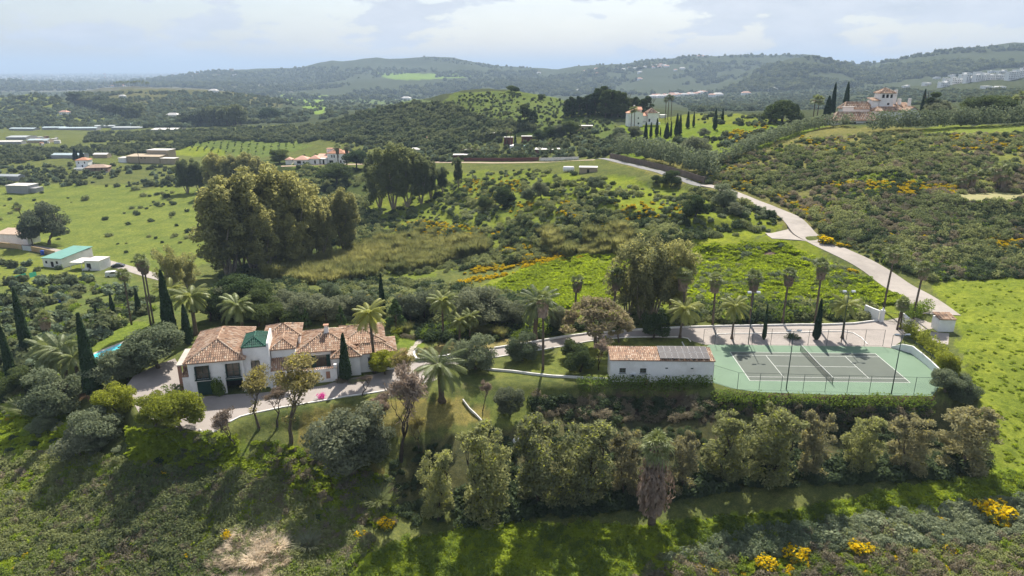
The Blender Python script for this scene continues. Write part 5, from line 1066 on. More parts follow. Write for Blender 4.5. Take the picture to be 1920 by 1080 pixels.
# white villa with the cypress walk
p = P(1178, 238, 13.3); t = thing('white_villa', 'white two storey villa above a row of narrow cypresses', 'house', p, .05)
block(t, 0, 8.2, 0, 8, -1, 7.6, 9.4, 'gable_t', wins=[(5.2,4.4,.7,.9), (5.3,1.4,.9,1)], rm=ORR); block(t, 4.8, 9.2, 8.1, 14, -1, 9.2, 10.6, 'gable', rm=ORR); block(t, 7.6, 11.6, 4, 8.1, 2.6, 6.0, 7.4, 'shed', rm=ORR)
block(t, 11.7, 16.8, 3, 9, 2.3, 7.6, 10.0, 'hip', wins=[(12.2,2.6,1,1.7)], sp=.5); block(t, 16.9, 18.6, 5, 9, 2, 7.4, 8.0, 'flat'); MB().box(8.3, 18.8, 1.5, 2.6, 1.0, 2.4).build('terrace_wall', WHITE, t); MB().box(4.6, 5.4, 9, 10, 9, 11.6).build('chimney', WHITE, t)
p = P(1238, 226, 14.6); t = thing('annex', 'small plain white annex beside the tall palms of the white villa', 'house', p, 0); block(t, 0, 3.6, 0, 4, -.5, 3.2, 3.4, 'flat', rm=WHITE, ov=.1)
# estate houses in the middle
p = P(535, 309, -10); t = thing('pink_roofed_house', 'low pink roofed house beyond the eucalyptus grove', 'house', p, .06)
block(t, 0, 3.5, 1, 6, 0, 3.0, 4.2, 'hip', rm=PINKR); block(t, 5.2, 13.8, 0, 8, 0, 3.0, 5.0, 'hip', rm=PINKR, wins=[(7,.6,2.4,1.6), (10.4,.9,1,1)]); block(t, 14, 20, 1, 8, 0, 3.4, 5.2, 'hip', rm=PINKR, wins=[(17,.3,1,2.1)])
p = P(592, 307, -10); t = thing('white_house', 'white two storey house with stepped roofs behind two fat palms', 'house', p, -.06)
block(t, 0, 7, 2, 9, 0, 3.6, 5, 'shed', rm=PINKR, wins=[(2.5,.3,1.6,2)]); block(t, 4.4, 8.2, 9.1, 13, 0, 8, 8.2, 'flat', rm=TERRA); block(t, 7.1, 18.2, 1, 9, 0, 6.2, 8.6, 'hip', rm=ORR, wins=[(8.2,.4,2.4,1.6), (9.6,3.6,.8,1.6), (11,3.6,.8,1.6), (13.2,3.6,1,1.6), (14.8,.4,1,1.7)], r=5); block(t, 3.5, 7.0, -1.2, 1.9, 0, 3.2, 3.4, 'flat', rm=WHITE, wins=[(4.8,0,1.1,2.4)])
# farm left
p = at(136, 320); t = thing('farmhouse', 'white two storey farmhouse with a red hip roof in front of two cypresses', 'house', p, .1)
block(t, 0, 8, 6, 13, -1, 6.4, 8.0, 'hip', rm=ORR, wins=[(1.5,4,.8,1.2), (5.5,4,.8,1.2), (3.6,1.5,.9,1.6)]); block(t, 1, 7, 0, 5.8, -1, 1.4, 1.6, 'flat', rm=WHITE, ov=.1)
p = at(160, 325); t = thing('farm_barn', 'long brown barn with pale tile roof beside the white farmhouse', 'barn', p, .22)
block(t, 0, 14, 0, 8, -1, 3.6, 5.4, 'hip', wm=WALLB, rm=surf('barn_roof', (.40,.29,.22), (.33,.24,.18), .5), wins=[(6,1.8,.9,1.2), (10,1.8,.9,1.2)]); MB().box(-.1, 14.1, -.2, -.003, -1.2, .9).build('plinth', WHITE, t)
p = at(232, 306); t = thing('warehouse', 'tan warehouse with a flat pale roof by the vineyard', 'warehouse', p, -.1)
block(t, 0, 26, 4, 14, -1, 4.6, 5.4, 'shed', wm=WALLT, rm=WALLT, wins=[(11,3,1,.9), (14,3,1,.9)]); block(t, 10, 27, 14.2, 24, -1, 8.0, 8.3, 'flat', wm=WALLT, rm=LIGHTR); block(t, 27.2, 38, 3, 9, -1, 3.4, 3.6, 'flat', wm=WALLT, rm=LIGHTR); block(t, -6, -.2, 3, 8, -1, 3.4, 4.4, 'hip', rm=LIGHTR)
p = at(13, 362); t = thing('grey_shed', 'flat roofed grey shed at the edge of the green field', 'shed', p, -.1); block(t, 0, 13.6, 0, 9, -1, 4.4, 4.6, 'flat', wm=WALLG, rm=LIGHTR, ov=.15); block(t, 13.7, 17.2, 2, 8, -1, 2.6, 2.8, 'flat', wm=WALLG, rm=WALLG, ov=.05)
# property at the left edge
p = at(-12, 458); t = thing('white_barn', 'long white windowless barn behind the leaning palm', 'barn', p, -.12); block(t, -14, 2.2, 0, 6, -1, 3.6, 3.8, 'flat', ov=.1); block(t, 2.3, 16.2, -.4, 6.2, -1, 4.6, 5.6, 'shed', rm=surf('rusty_sheet_roof', (.45,.35,.27), (.36,.27,.2), .6))
p = at(82, 500); t = thing('green_roofed_house', 'small white house with a flat turquoise roof beside the lane', 'house', p, -.15)
block(t, 0, 7.5, 0, 15, -1, 3.3, 3.9, 'shed', rm=TEAL, wins=[(.9,1.2,.9,1), (3.0,0,1.2,2), (5.1,1.2,.9,1)], ov=.35)
p = at(139, 506); t = thing('carport', 'white carport with a sheet awning next to the turquoise roofed house', 'shed', p, -.1)
block(t, 3.6, 9, 1, 7, -1, 3.0, 3.2, 'flat', wins=[(4.2,.2,1.6,2.0)], ov=.1); MB().box(-1, 3.7, -.5, 6, 2.75, 2.85).build('awning', LIGHTR, t)
for x in (-.9, 3.3): MB().box(x, x+.15, -.4, -.25, -1, 2.74).build('post', WHITE, t)
wall_line('ochre_wall', 'ochre property wall on the left side of the small gate', [(-60,457),(-20,461),(30,466),(41,468)], 0, 2.0, .3, WALLO, zs=1); wall_line('ochre_wall', 'stepped ochre wall between the small gate and the turquoise roofed house', [(60,471),(78,474),(95,478),(104,480)], 0, 2.0, .3, WALLO, zs=1)
wall_line('property_gate', 'white sliding gate in the ochre wall', [(43,469),(59,471)], 0, 1.9, .1, METALW, 'gate', zs=1)
BLUE = surf('blue_plastic', (.01,.07,.45), (.01,.05,.35), 3, rough=.4); NETG = surf('green_shade_net', (.02,.28,.17), (.02,.22,.14), 1)
def drum(px, py, s, label):
    o = MB().tube([(0,0,0),(0,0,.1),(0,0,1.3),(0,0,1.4)], [.5,.55,.55,.45], 10).build('water_tank', BLUE); o.location = at(px, py); o.scale = (s, s, s); tag(o, label, 'tank')
drum(80, 478, 1.25, 'blue upright tank against the stepped ochre wall'); drum(37, 465, 1.0, 'blue tank behind the wall left of the white gate')
for (a, b, c, d), lb in (((22,529,50,521), 'longer green shade net fence in the orchard'), ((56,521,69,518), 'shorter green shade net fence next to the orchard path')): wall_line('shade_net', lb, [(a, b), (c, d)], 0, 1.6, .06, NETG, 'fence', zs=1)
p = at(113, 567); mb = MB(); rs = np.random.default_rng(4); gr_ = [[(i*.75-2.6, j*.6-.9, .25+.75*math.exp(-((i-3.2)/2.4)**2-((j-1.5)/1.3)**2)+.12*rs.random()) for i in range(8)] for j in range(4)]
mb.add([v for r_ in gr_ for v in r_]+[(v[0], v[1], 0) for r_ in gr_ for v in r_], [(j*8+i, j*8+i+1, j*8+i+9, j*8+i+8) for j in range(3) for i in range(7)]+[(i, 32+i, 33+i, i+1) for i in range(7)]+[(24+i, 25+i, 57+i, 56+i) for i in range(7)]+[(8*j, 8*j+8, 40+8*j, 32+8*j) for j in range(3)]+[(8*j+7, 39+8*j, 47+8*j, 15+8*j) for j in range(3)]); o = mb.build('tarpaulin', BLUE); o.location = p; o.rotation_euler[2] = .25; tag(o, 'crumpled blue tarpaulin over a heap in the orchard', 'tarpaulin')
def car(px, py, label, mat, rz, van=False):
    p = at(px, py); t = thing('parked_car', label, 'car', p, rz); prof = [(-2.1,.35),(-2.15,.75),(-1.9,.95),(-1.2,1.0),(-.7,1.42),(.7,1.45),(1.45,1.0),(2.0,.85),(2.15,.5),(2.1,.35)] if not van else [(-2.2,.35),(-2.25,1.0),(-2.15,1.85),(-1.9,1.95),(.7,1.95),(1.3,1.25),(2.1,1.05),(2.25,.6),(2.2,.35)]
    mb = MB(); n = len(prof); V = [(x, -.85, z) for x, z in prof]+[(x, .85, z) for x, z in prof]; mb.add(V, [tuple(range(n-1, -1, -1)), tuple(range(n, 2*n))]+[(i, (i+1) % n, n+(i+1) % n, n+i) for i in range(n)]); mb.build('body', mat, t)
    zt = 1.40 if not van else 1.88; zb = 1.02 if not van else 1.25
    for s in (-1, 1): mb = MB(); y = s*.856; mb.add([(-1.05,y,zb),(1.3 if not van else 1.2,y,zb),(.68,y,zt),(-.68 if not van else -.2,y,zt)], [(0,1,2,3)]); mb.build('side_window', GLASS, t)
    mb = MB(); a, b = ((1.42,1.03),(.74,1.43)) if not van else ((1.3,1.27),(.74,1.9)); mb.add([(a[0]+.02,-.72,a[1]+.02),(a[0]+.02,.72,a[1]+.02),(b[0]+.02,.68,b[1]),(b[0]+.02,-.68,b[1])], [(0,1,2,3)]); mb.build('windscreen', GLASS, t)
    for x in (-1.35, 1.35):
        for y in (-.86, .66): MB().tube([(x, y, .33), (x, y+.2, .33)], .33, 12).build('wheel', DARK, t)
    for y in (-.6, .6): MB().box(2.09, 2.17, y-.15, y+.15, .6, .75).build('headlight', METALW, t)
car(222, 501, 'dark car parked on the lane verge by the field', surf('dark_car_paint', (.04,.045,.07), None, 1, rough=.3, spec=.6), .2); car(213, 519, 'white van parked among shrubs below the dark car', surf('white_car_paint', (.75,.75,.76), None, 1, rough=.3, spec=.5), .35, True); car(168, 506, 'white car under the sheet awning of the carport', MATS['white_car_paint'], 1.5)
# walls, shed and tank by the upper road
UW = ROAD_UP; d_ = unit(np.gradient(UW[:, :2], axis=0)); off = UW[:, :2]+np.stack([-d_[:, 1], d_[:, 0]], 1)*np.sign(1)*0
nrm_ = np.stack([d_[:, 1], -d_[:, 0]], 1); nrm_ = np.where((nrm_[:, 1] < 0)[:, None], -nrm_, nrm_)
wall_line('retaining_wall', 'long brown retaining wall below the oleander hedge beside the upper road', [tuple(q) for q in (UW[6::4, :2]+nrm_[6::4]*3.4)], 0, 2.0, .4, STONE, zs=1, world=True)
p = at(1086, 326); t = thing('stone_shed', 'low flat roofed shed beside the bend of the upper road', 'shed', p, -.1); block(t, 0, 7, 0, 4, -.6, 2.4, 2.55, 'flat', wm=WALLT, rm=LIGHTR, ov=.12, wins=[(3,.2,.9,1.6)])
p = at(1066, 322); o = MB().tube([(-2.2,0,1.1),(-2.0,0,1.1),(2.0,0,1.1),(2.2,0,1.1)], [.7,1.1,1.1,.7], 12).build('storage_tank', WHITE, None, True); o.location = p; tag(o, 'white cylindrical storage tank next to the low shed', 'tank')
wall_line('red_screen_wall', 'long low red wall with green hedge netting along the far lane', [(870,302),(920,302),(970,302),(1010,301)], 0, 1.6, .3, SCREENB, zs=1)
wall_line('white_lane_wall', 'pale wall along the lane toward the red wall', [(1012,301),(1050,300),(1085,299)], 0, 1.3, .3, WHITEK, zs=1)
p = at(972, 276); t = thing('pool_terrace', 'white terrace with a small blue pool among palms', 'terrace', p, 0); MB().box(-5, 9, 0, 9, -1, .8).build('terrace', WHITE, t); MB().box(2, 7, 1.5, 6, .8, .86).build('pool', MATS['pool_water'], t)
for px, py, w, h, m, lb in ((945,274,5,5,SCREENB,'red walled garden building left of the white pool terrace'), (1003,290,14,2.6,SCREENB,'low red building with a pale flat roof below the pool terrace'), (978,267,6,3.4,SCREENB,'red pavilion behind the white pool terrace'), (912,262,5,4,SCREENB,'little red tower hidden among grey trees'), (1082,246,9,3,WALLO,'small ochre house in the cutting on the hillside'), (870,287,13,1.6,WALLT,'pale low wall building left behind grey palms'), (770,288,16,2.4,LIGHTR,'flat white roofed house behind the grey eucalyptus group'), (800,268,10,3.5,PINKR,'pink house half hidden in palms on the hill foot'), (850,300,9,2.6,SCREENB,'red painted shed beside the far lane')):
    p = at(px, py); t = thing('small_house', lb, 'house', p, random.uniform(-.2, .2)); block(t, 0, w, 0, w*.6, -1, h, h+.3, 'flat', wm=m, rm=LIGHTR if m is not PINKR else PINKR, wins=[(w*.3, h*.35, w*.12, h*.3)], ov=.2)
SHEDR = (surf('shed_roof_grey', (.34,.37,.38), (.28,.31,.32), .1), surf('shed_roof_blue', (.36,.44,.46), (.30,.37,.40), .1), LIGHTR)
# greenhouses and yards along the valley road
for px, py, w, d, lb in ((145,244,60,14,'long white greenhouse at the left of the valley yards'), (198,240,42,16,'bluish greenhouse in the middle of the valley yards'), (240,243,56,18,'wide pale greenhouse beside the dark orchard'), (262,236,46,14,'narrow greenhouse behind the wide pale one'), (308,247,40,26,'white canopy sloping toward the dark orchard'), (40,245,44,12,'flat white roof at the far left of the yards'), (100,243,36,12,'small pale roof between the yards'), (8,271,40,8,'long flat white roof at the left edge'), (70,268,24,12,'white shed among the builders yard clutter'), (30,262,26,20,'grey block building near the left edge'), (124,297,30,10,'flat white greenhouse left of the two cypresses'), (188,296,14,6,'small white shed right of the two cypresses'), (6,338,26,6,'tan wall house at the left edge under the orchard')):
    p = at(px, py); t = thing('greenhouse' if 'greenhouse' in lb else 'outlying_shed', lb, 'greenhouse' if 'greenhouse' in lb else 'shed', p, random.uniform(-.1, .1)); block(t, -w*.4, w*.4, 0, d, -3, 2.6, 3.6, 'gable', wm=WALLG if w > 25 else WALLT, rm=SHEDR[int(px) % 3], ov=.1)
rs = np.random.default_rng(8)
for k in range(26):   # clutter of a yard
    px, py = 66+rs.random()*44, 258+rs.random()*15; p = at(px, py); s = 1.5+3.5*rs.random(); o = MB().box(-s/2, s/2, -s*.4, s*.4, -1, s*.6).build('yard_container', (LIGHTR, WALLB, TERRA, METALW, WALLG)[k % 5]); o.location = p; o.rotation_euler[2] = rs.random()*3; tag(o, 'one of the crates and containers lying in the valley builders yard', 'container', 'containers in the builders yard')
# hill villas left, houses on the ridges
def far_house(px, py, w, label, rm=ORR, grp=None, h=5, wm=None, kind='hip', name='distant_house', z=None):
    w = w*(.62 if name == 'valley_house' else 1); p = at(px, py); t = MB(); n = 1; d = w*.5; t.box(-w/2, w/2, 0, d, -4, h); m0 = wm or WHITE
    # windows as recessed dark openings on the face
    for k in range(max(2, int(w/5))):
        x = -w/2+w*(k+.5)/max(2, int(w/5)); t.box(x-.7, x+.7, -.05, .02, h*.35, h*.35+1.6, 1)
        if h > 6: t.box(x-.7, x+.7, -.05, .02, h*.7, h*.7+1.3, 1)
    e = .5; z1 = h+(w*.16 if kind == 'hip' else .3)
    if kind == 'hip': V = [(-w/2-e,-e,h),(w/2+e,-e,h),(w/2+e,d+e,h),(-w/2-e,d+e,h),(-w/2+d/2,d/2,z1),(w/2-d/2,d/2,z1)]; t.add(V, [(0,1,5,4),(1,2,5),(2,3,4,5),(3,0,4),(3,2,1,0)], 2)
    else: t.box(-w/2-.3, w/2+.3, -.3, d+.3, h+.02, h+.6, 2)
    o = t.build(name, [m0, DARK, rm]); o.location = p; o.rotation_euler[2] = random.uniform(-.35, .35); tag(o, label, 'house', grp); return o
for px, py, w, lb, rm in ((208,163,46,'red roofed villa among palms on the left hill, left end',ORR), (228,162,40,'red roofed villa in the middle of the left hilltop',ORR), (252,161,30,'red roofed house at the right end of the left hilltop palms',ORR), (95,166,40,'orange roofed house behind the green hill',PINKR), (118,168,30,'smaller orange roofed house beside the first behind the green hill',PINKR), (368,163,30,'brown villa on the low ridge right of the left hill',WALLB), (398,174,34,'white house on the slope below the brown villa',LIGHTR), (150,188,30,'pinkish farm on the hill track',PINKR), (180,184,24,'small pale farm above the dark tree belt',LIGHTR), (228,184,22,'tiny pale house right of the dark tree belt',LIGHTR), (322,222,32,'white house in front of the dark cypress belt',LIGHTR), (118,216,26,'pink shed on the flank of the green hill',PINKR), (440,222,20,'pink house beside the round dark tree',PINKR), (430,219,10,'little white house near the round dark tree',LIGHTR), (760,187,50,'white farm on the plain at the foot of the mountain',LIGHTR)):
    far_house(px, py, w, lb, rm, name='valley_house')
rs = np.random.default_rng(12)
G1 = 'white houses scattered over the far ridge'; L1 = 'one of the small white houses scattered over the far wooded ridge'
for px, py in [(1180,129),(1190,130),(1160,131),(1168,132),(1200,128),(1210,127),(1222,125),(1230,124),(1238,123),(1246,124),(1236,127),(1250,126),(1226,128),(1118,131),(1130,133),(1100,135),(1280,130),(1266,133),(1310,107),(1318,107),(1200,137),(1170,145),(1200,150),(1120,140),(1010,138),(1450,170),(1335,182),(1348,181),(1400,178),(1060,165),(1085,172)]: far_house(px, py, 16+rs.random()*12, L1, LIGHTR if rs.random() < .6 else PINKR, G1, 6)
G2 = 'pink roofed houses on the plain behind the white villa'; L2 = 'one of the pink roofed houses in the row on the plain behind the white villa'
for k in range(22): far_house(1222+k*5+rs.random()*4, 181-(k*.35)+rs.random()*4, 14+rs.random()*10, L2, PINKR if k % 3 else LIGHTR, G2, 5)
# white town on the right slope
G3 = 'white apartment blocks of the hillside town'
def town(px, py, w, h, lb, n=3):
    p = at(px, py); t = thing('apartment_block', lb, 'apartment block', p, rs.uniform(-.15, .15), G3)
    for k in range(n):
        s0 = -w/2+w*k/n; hh = h*(.75+.4*rs.random()); cols = max(2, int(w/n/4)); wins = [(s0+(w/n)*(i+.3)/cols, z, w/n/cols*.45, 1.5) for i in range(cols) for z in np.arange(1.2, hh-2, 3.1)]
        block(t, s0, s0+w/n-.1, k % 2*1.5, 10, -5, hh, hh+.3, 'flat', rm=WHITE, wins=[w_ for w_ in wins], ov=.05)
for a in ((1772,163,16,9,'lowest white block at the left end of the hillside town'), (1780,156,18,9,'stepped white block above the lowest one at the left end'), (1795,157,18,11,'third white block from the left in the lower row of the town'), (1808,153,14,15,'tallest slim white block in the middle of the town'), (1822,154,20,11,'white block with long balconies right of the slim tall block'), (1840,152,22,11,'white balconied block in the right half of the lower row'), (1858,150,20,10,'white block near the right end of the lower row'), (1874,149,16,10,'last white block on the right of the lower row'), (1815,142,22,8,'white block with terraces in the upper row of the town'), (1786,144,16,6,'low white house at the left of the upper row'), (1838,141,18,6,'pink topped white house in the middle of the upper row'), (1862,137,20,7,'pink roofed house high in the right half of the town'), (1880,138,14,6,'white house left of the right hand cluster'), (1900,150,18,14,'left block of the bright white cluster at the right edge'), (1912,147,18,17,'middle block of the bright white cluster at the right edge'), (1925,144,18,19,'rightmost block of the bright white cluster at the right edge'), (1740,160,14,5,'low white house far left below the town'), (1866,168,30,4,'long low white roof below the town'), (1700,165,12,5,'single white house in the trees left of the town'), (1758,148,16,5,'small white house on the slope above the left end of the town')): town(*a)
# tower blocks of the city on the coast: small and many
G4 = 'pale buildings of the distant coastal city'
for k in range(150):
    px = rs.uniform(-20, 440); py = 131.5+rs.random()**1.6*19; p = at(px, py)
    if not np.isfinite(p[1]) or p[1] > 16000 or p[1] < 2500: continue
    w = p[1]/1280*(2+6*rs.random()); h = p[1]/1280*(1+3.2*rs.random()**2); mb = MB(); mb.box(-w/2, w/2, 0, w*.5, -6, h)
    o = mb.build('city_building', (LIGHTR, WHITE, WALLT, PINKR)[k % 4]); o.location = p; tag(o, 'one of the pale buildings of the distant coastal city', 'building', G4)
for px, py, h, lb in ((183,134,7,'tallest tower of the distant coastal city'), (557,127,13,'thin radio mast on the mountain ridge')):
    p = at(px, py); s = p[1]/1280; w = s*(2.6 if px < 300 else .35); o = MB().box(-w/2, w/2, -w/2, w/2, -5, h*s).box(-w*.4, w*.4, -w*.4, w*.4, h*s, h*s*1.1).build('city_tower' if px < 300 else 'radio_mast', LIGHTR if px < 300 else METALG); o.location = p; tag(o, lb, 'tower' if px < 300 else 'mast')
p = at(262, 309); o = MB().tube([(0,0,-1),(0,0,12)], [.22,.14], 6).box(-1.2, 1.2, -.08, .08, 10.9, 11.1).build('utility_pole', BARKD); o.location = p; tag(o, 'thin dark utility pole in front of the warehouse', 'pole')
for pts in ([(1775,365),(1800,358),(1860,355),(1940,358),(1940,380),(1850,384),(1790,376)], [(60,440),(260,485),(262,515),(60,485)]): pass
sheet_pts = [tuple(G(a, b)[:2]) for a, b in ((1783,371),(1800,364),(1860,360),(1925,363),(1925,374),(1850,379),(1800,377))]
ring = surf('mown_circle', (.27,.24,.10), (.20,.20,.07), .4); sheet('mown_circle', sheet_pts, 12.04, ring, th=.5, w=True); avoid_w(sheet_pts)
# things lying about the lower garden
p = at(667, 872); t = thing('garden_cart', 'small white box cart parked under the big grey-green shrub', 'cart', p, .2); MB().box(-1.0, 1.0, -.55, .55, .5, .62).build('floor', METALW, t); mb = MB(); mb.box(-1.0, -.96, -.5, .5, .62, 1.5); mb.box(-.95, .8, .5, .55, .62, 1.7); mb.box(-.95, .8, -.55, -.5, .62, .9); mb.build('sides', METALW, t); MB().box(-1.0, .85, -.6, .6, 1.71, 1.78).build('roof', METALW, t)
for x in (-.7, .7): MB().tube([(x, -.62, .3), (x, -.5, .3)], .3, 12).build('wheel', DARK, t)
for k, (px, py, s, lb) in enumerate(((970,830,.62,'left white rubble sack on the garden path'), (979,828,.5,'right smaller white rubble sack on the garden path'))):
    p = at(px, py); rs2 = np.random.default_rng(k); mb = MB(); L_ = []
    for j, (z, r) in enumerate(((0,.8),(.35,1.05),(.8,.95),(1.1,.6),(1.25,.35))): L_ += [(r*s*math.cos(i*.785)*(.85+.3*rs2.random()), r*s*math.sin(i*.785)*(.85+.3*rs2.random()), z*s) for i in range(8)]
    mb.add(L_, [(j*8+i, j*8+(i+1) % 8, j*8+8+(i+1) % 8, j*8+8+i) for j in range(4) for i in range(8)]+[tuple(range(32, 40))]); o = mb.build('rubble_sack', WHITE, None, True); o.location = p; tag(o, lb, 'sack')
p = at(514, 754) if False else at(182, 753); t = MB().box(-.35, .35, -.1, .1, 0, .9).box(-.4, .4, -.12, .12, .9, .95).build('meter_box', METALW); t.location = p; tag(t, 'small white meter box beside the garden track', 'box')
rs3 = np.random.default_rng(3)
for k, (px, py) in enumerate(((380,812),(386,814),(392,813),(398,811),(404,809),(376,807))):
    p = P(px, py, 0); mb = MB(); V = unit(rs3.normal(size=(14, 3)))*(.28, .22, .18)
    bm_ = bmesh.new(); [bm_.verts.new(v) for v in V]; bmesh.ops.convex_hull(bm_, input=bm_.verts); me = bpy.data.meshes.new('rock'); bm_.to_mesh(me); bm_.free(); me.materials.append(WHITEK); o = link('rock', me); o.location = p+(0, 0, .08); tag(o, 'one of the pale edging rocks at the front corner of the driveway', 'rock', 'edging rocks at the driveway corner')
# ------------------------------------------------------------------ cypresses
CY = 'cypress trees of the estate'
for a in ((26,722,608,'cypress at the far left edge beside the sandy bank',.9), (54,668,541,'very tall cypress second from the left edge',.95), (178,745,588,'tall dark cypress standing left of the big pool olive',1.05), (322,640,507,'tallest cypress right of the pool behind the villa',1.05), (354,645,570,'broad cypress just left of the garage wing roof',1.35), (214,596,550,'small cypress beyond the pool lawn on the left',1.3), (262,592,540,'broad cypress between the two tall pool palms',1.25), (183,602,572,'smallest cypress left beyond the pool lawn',1.4), (718,596,513,'lone slender cypress rising behind the villa',.85), (649,713,625,'cypress standing directly in front of the villa wall',1.3), (1432,637,568,'narrow cypress in the court island on the left',.62), (1530,637,560,'wider cypress in the court island on the right',1.0), (345,618,590,'low cypress hidden behind the tallest pool cypress',1.4)):
    tree('cypress', a[0], a[1], a[3], top=a[2], wide=a[4], group=CY)
CW = 'cypress trees of the white villa walk'
for a in ((1209.5,271,230,'lowest cypress of the white villa walk',1.2), (1220,257,229,'second cypress of the white villa walk from the left',1.1), (1231,254,222,'cypress in front of the white villa terrace end',1.2), (1238,253,238,'short cypress beside the white villa path',1.1), (1249.5,260,230,'stout cypress in the middle of the white villa walk',1.9), (1257.5,256,228,'thin cypress right of the stout one',.9), (1268,255,213,'tall cypress of the close pair on the white villa lawn, left',1.1), (1274,253,215,'right cypress of the close pair on the white villa lawn',1.1), (1289,240,208,'cypress with a small bush at its foot on the lawn',1.2), (1300,238,209,'slim cypress right of the lawn',.9), (1327,224,212,'short far cypress before the stone pines',1.3), (1340,243,203,'tall cypress left of the gorse bank',1.1), (1354,230,203,'rightmost cypress near the gorse bank',1.1)): tree('cypress', a[0], a[1], a[3], top=a[2], wide=a[4]*1.15, group=CW)
for a in ((1549,229,180,'dark cypress at the left corner of the hilltop villa',2.0), (1559,218,155,'tall thin cypress left of the hilltop villa',1.0), (1583,214,154,'tall cypress rising behind the hilltop villa wing',1.25), (1727,218,167,'cypress at the right end of the hilltop villa',1.1), (143,302,277,'left of two stout cypresses behind the farmhouse',2.4), (155,302,280,'right of two stout cypresses behind the farmhouse',2.6), (966,275,248,'cypress beside the small blue pool terrace',1.2)): tree('cypress', a[0], a[1], a[3], top=a[2], wide=a[4])
# ------------------------------------------------------------------ palms
def palm_at(px, py, top, kind, label, group, Rf, **k):
    p = G(px, py); zt = CAMZ-p[1]*float(tana(top)); cr = (.55 if kind == 'fan' else .5)*Rf; return palm(tuple(p), max(1.2, zt-p[2]-cr), kind, label, group, Rf, **k)
FP = 'fan palms lining the drive and court'
for a in ((1150,598,507,'fan palm hidden against the eucalyptus at the left of the row',1.8,2.6,.22), (1208,600,518,'dark fan palm behind the small round dark tree',1.8,2.8,.22), (1281,611,507,'fan palm above the feathery palm left of the court',2.0,2.4,.22), (1336,609,517,'fan palm behind the left corner of the court',1.8,1.9,.2), (1405,607,512,'fan palm behind the left far floodlight',2.0,2.2,.22), (1467,606,506,'fan palm behind the court between the cypresses',1.8,1.8,.2), (1527,608,490,'tall fan palm behind the wider court cypress',1.8,2.0,.2), (1656,583,466,'tallest leaning fan palm at the entrance gate',2.0,1.4,.2), (1712,597,493,'tall fan palm in the road by the entrance',2.0,1.8,.2), (1078,590,520,'fan palm behind the wide twiggy tree',1.7,1.6,.22), (1018,693,551,'very tall fan palm on the lawn left of the outbuilding',1.8,2.4,.2)):
    palm_at(a[0], a[1], a[2], 'fan', a[3], FP, a[4], skirt=a[5], r=a[6], nf=30, seed=int(a[0]), lean=(.5, .3) if a[0] > 1600 else (0, 0), name='fan_palm')
for a in ((1682,618,560,'left stem of the twin fan palm beside the gate wall',1.6,.6), (1687,618,564,'right stem of the twin fan palm beside the gate wall',1.6,.5), (283,609,480,'taller of the two close fan palms behind the pool',1.7,1.5), (288,606,488,'slightly shorter of the two close fan palms behind the pool',1.6,1.5), (247,609,508,'fan palm with pale fronds left behind the pool lawn',1.8,.6)): palm_at(a[0], a[1], a[2], 'fan', a[3], 'fan palms of the garden', a[4], skirt=a[5], r=.17, nf=28, seed=int(a[0]), name='fan_palm')
palm_at(1222, 984, 822, 'fan', 'foreground fan palm wearing a long skirt of dead fronds', None, 2.3, skirt=8.3, r=.42, nf=34, seed=9, name='fan_palm')
palm_at(92, 634, 586, 'fan', 'squat fan palm with a dead skirt in the lower left orchard', None, 2.0, skirt=1.8, r=.3, nf=30, seed=4, name='fan_palm')
DP = 'feathery palms of the garden'
for a in ((703,698,572,'tall feather palm standing in front of the villa right wing',2.9,.24,'datey'), (828,752,662,'large feather palm in the lower garden casting a radial shadow',4.2,.42,'date'), (831,634,551,'tall feather palm behind the curved white wall',2.7,.2,'datey'), (862,643,590,'yellowish feather palm right of the taller one',2.2,.2,'datey'), (881,640,586,'small golden feather palm behind the olive',1.8,.15,'datey'), (1003,637,548,'large feather palm with orange fruit stalks by the drive',3.8,.4,'date'), (1275,633,563,'feather palm on the lawn corner left of the court',3.2,.2,'datey'), (1372,635,560,'feather palm in the drive island at the left of the court',2.9,.18,'datey'), (1579,634,560,'feather palm by the right far floodlight',2.8,.2,'datey'), (368,628,540,'big feather palm behind the garage wing, right of the cypress',3.6,.35,'datey'), (326,603,534,'feather palm behind the tallest pool cypress',3.0,.3,'datey'), (455,616,557,'drooping feather palm behind the villa tower',3.4,.3,'date'), (128,715,636,'feather palm in the left garden nearest the tall cypress',3.6,.35,'date'), (104,712,640,'feather palm beside the first in the left garden',3.2,.35,'date'), (150,718,655,'third feather palm of the left garden group',3.0,.3,'date')):
    palm_at(a[0], a[1], a[2], a[6], a[3], DP, a[4], r=a[5], nf=36, seed=int(a[0]), name='feather_palm', bulge=1.4)
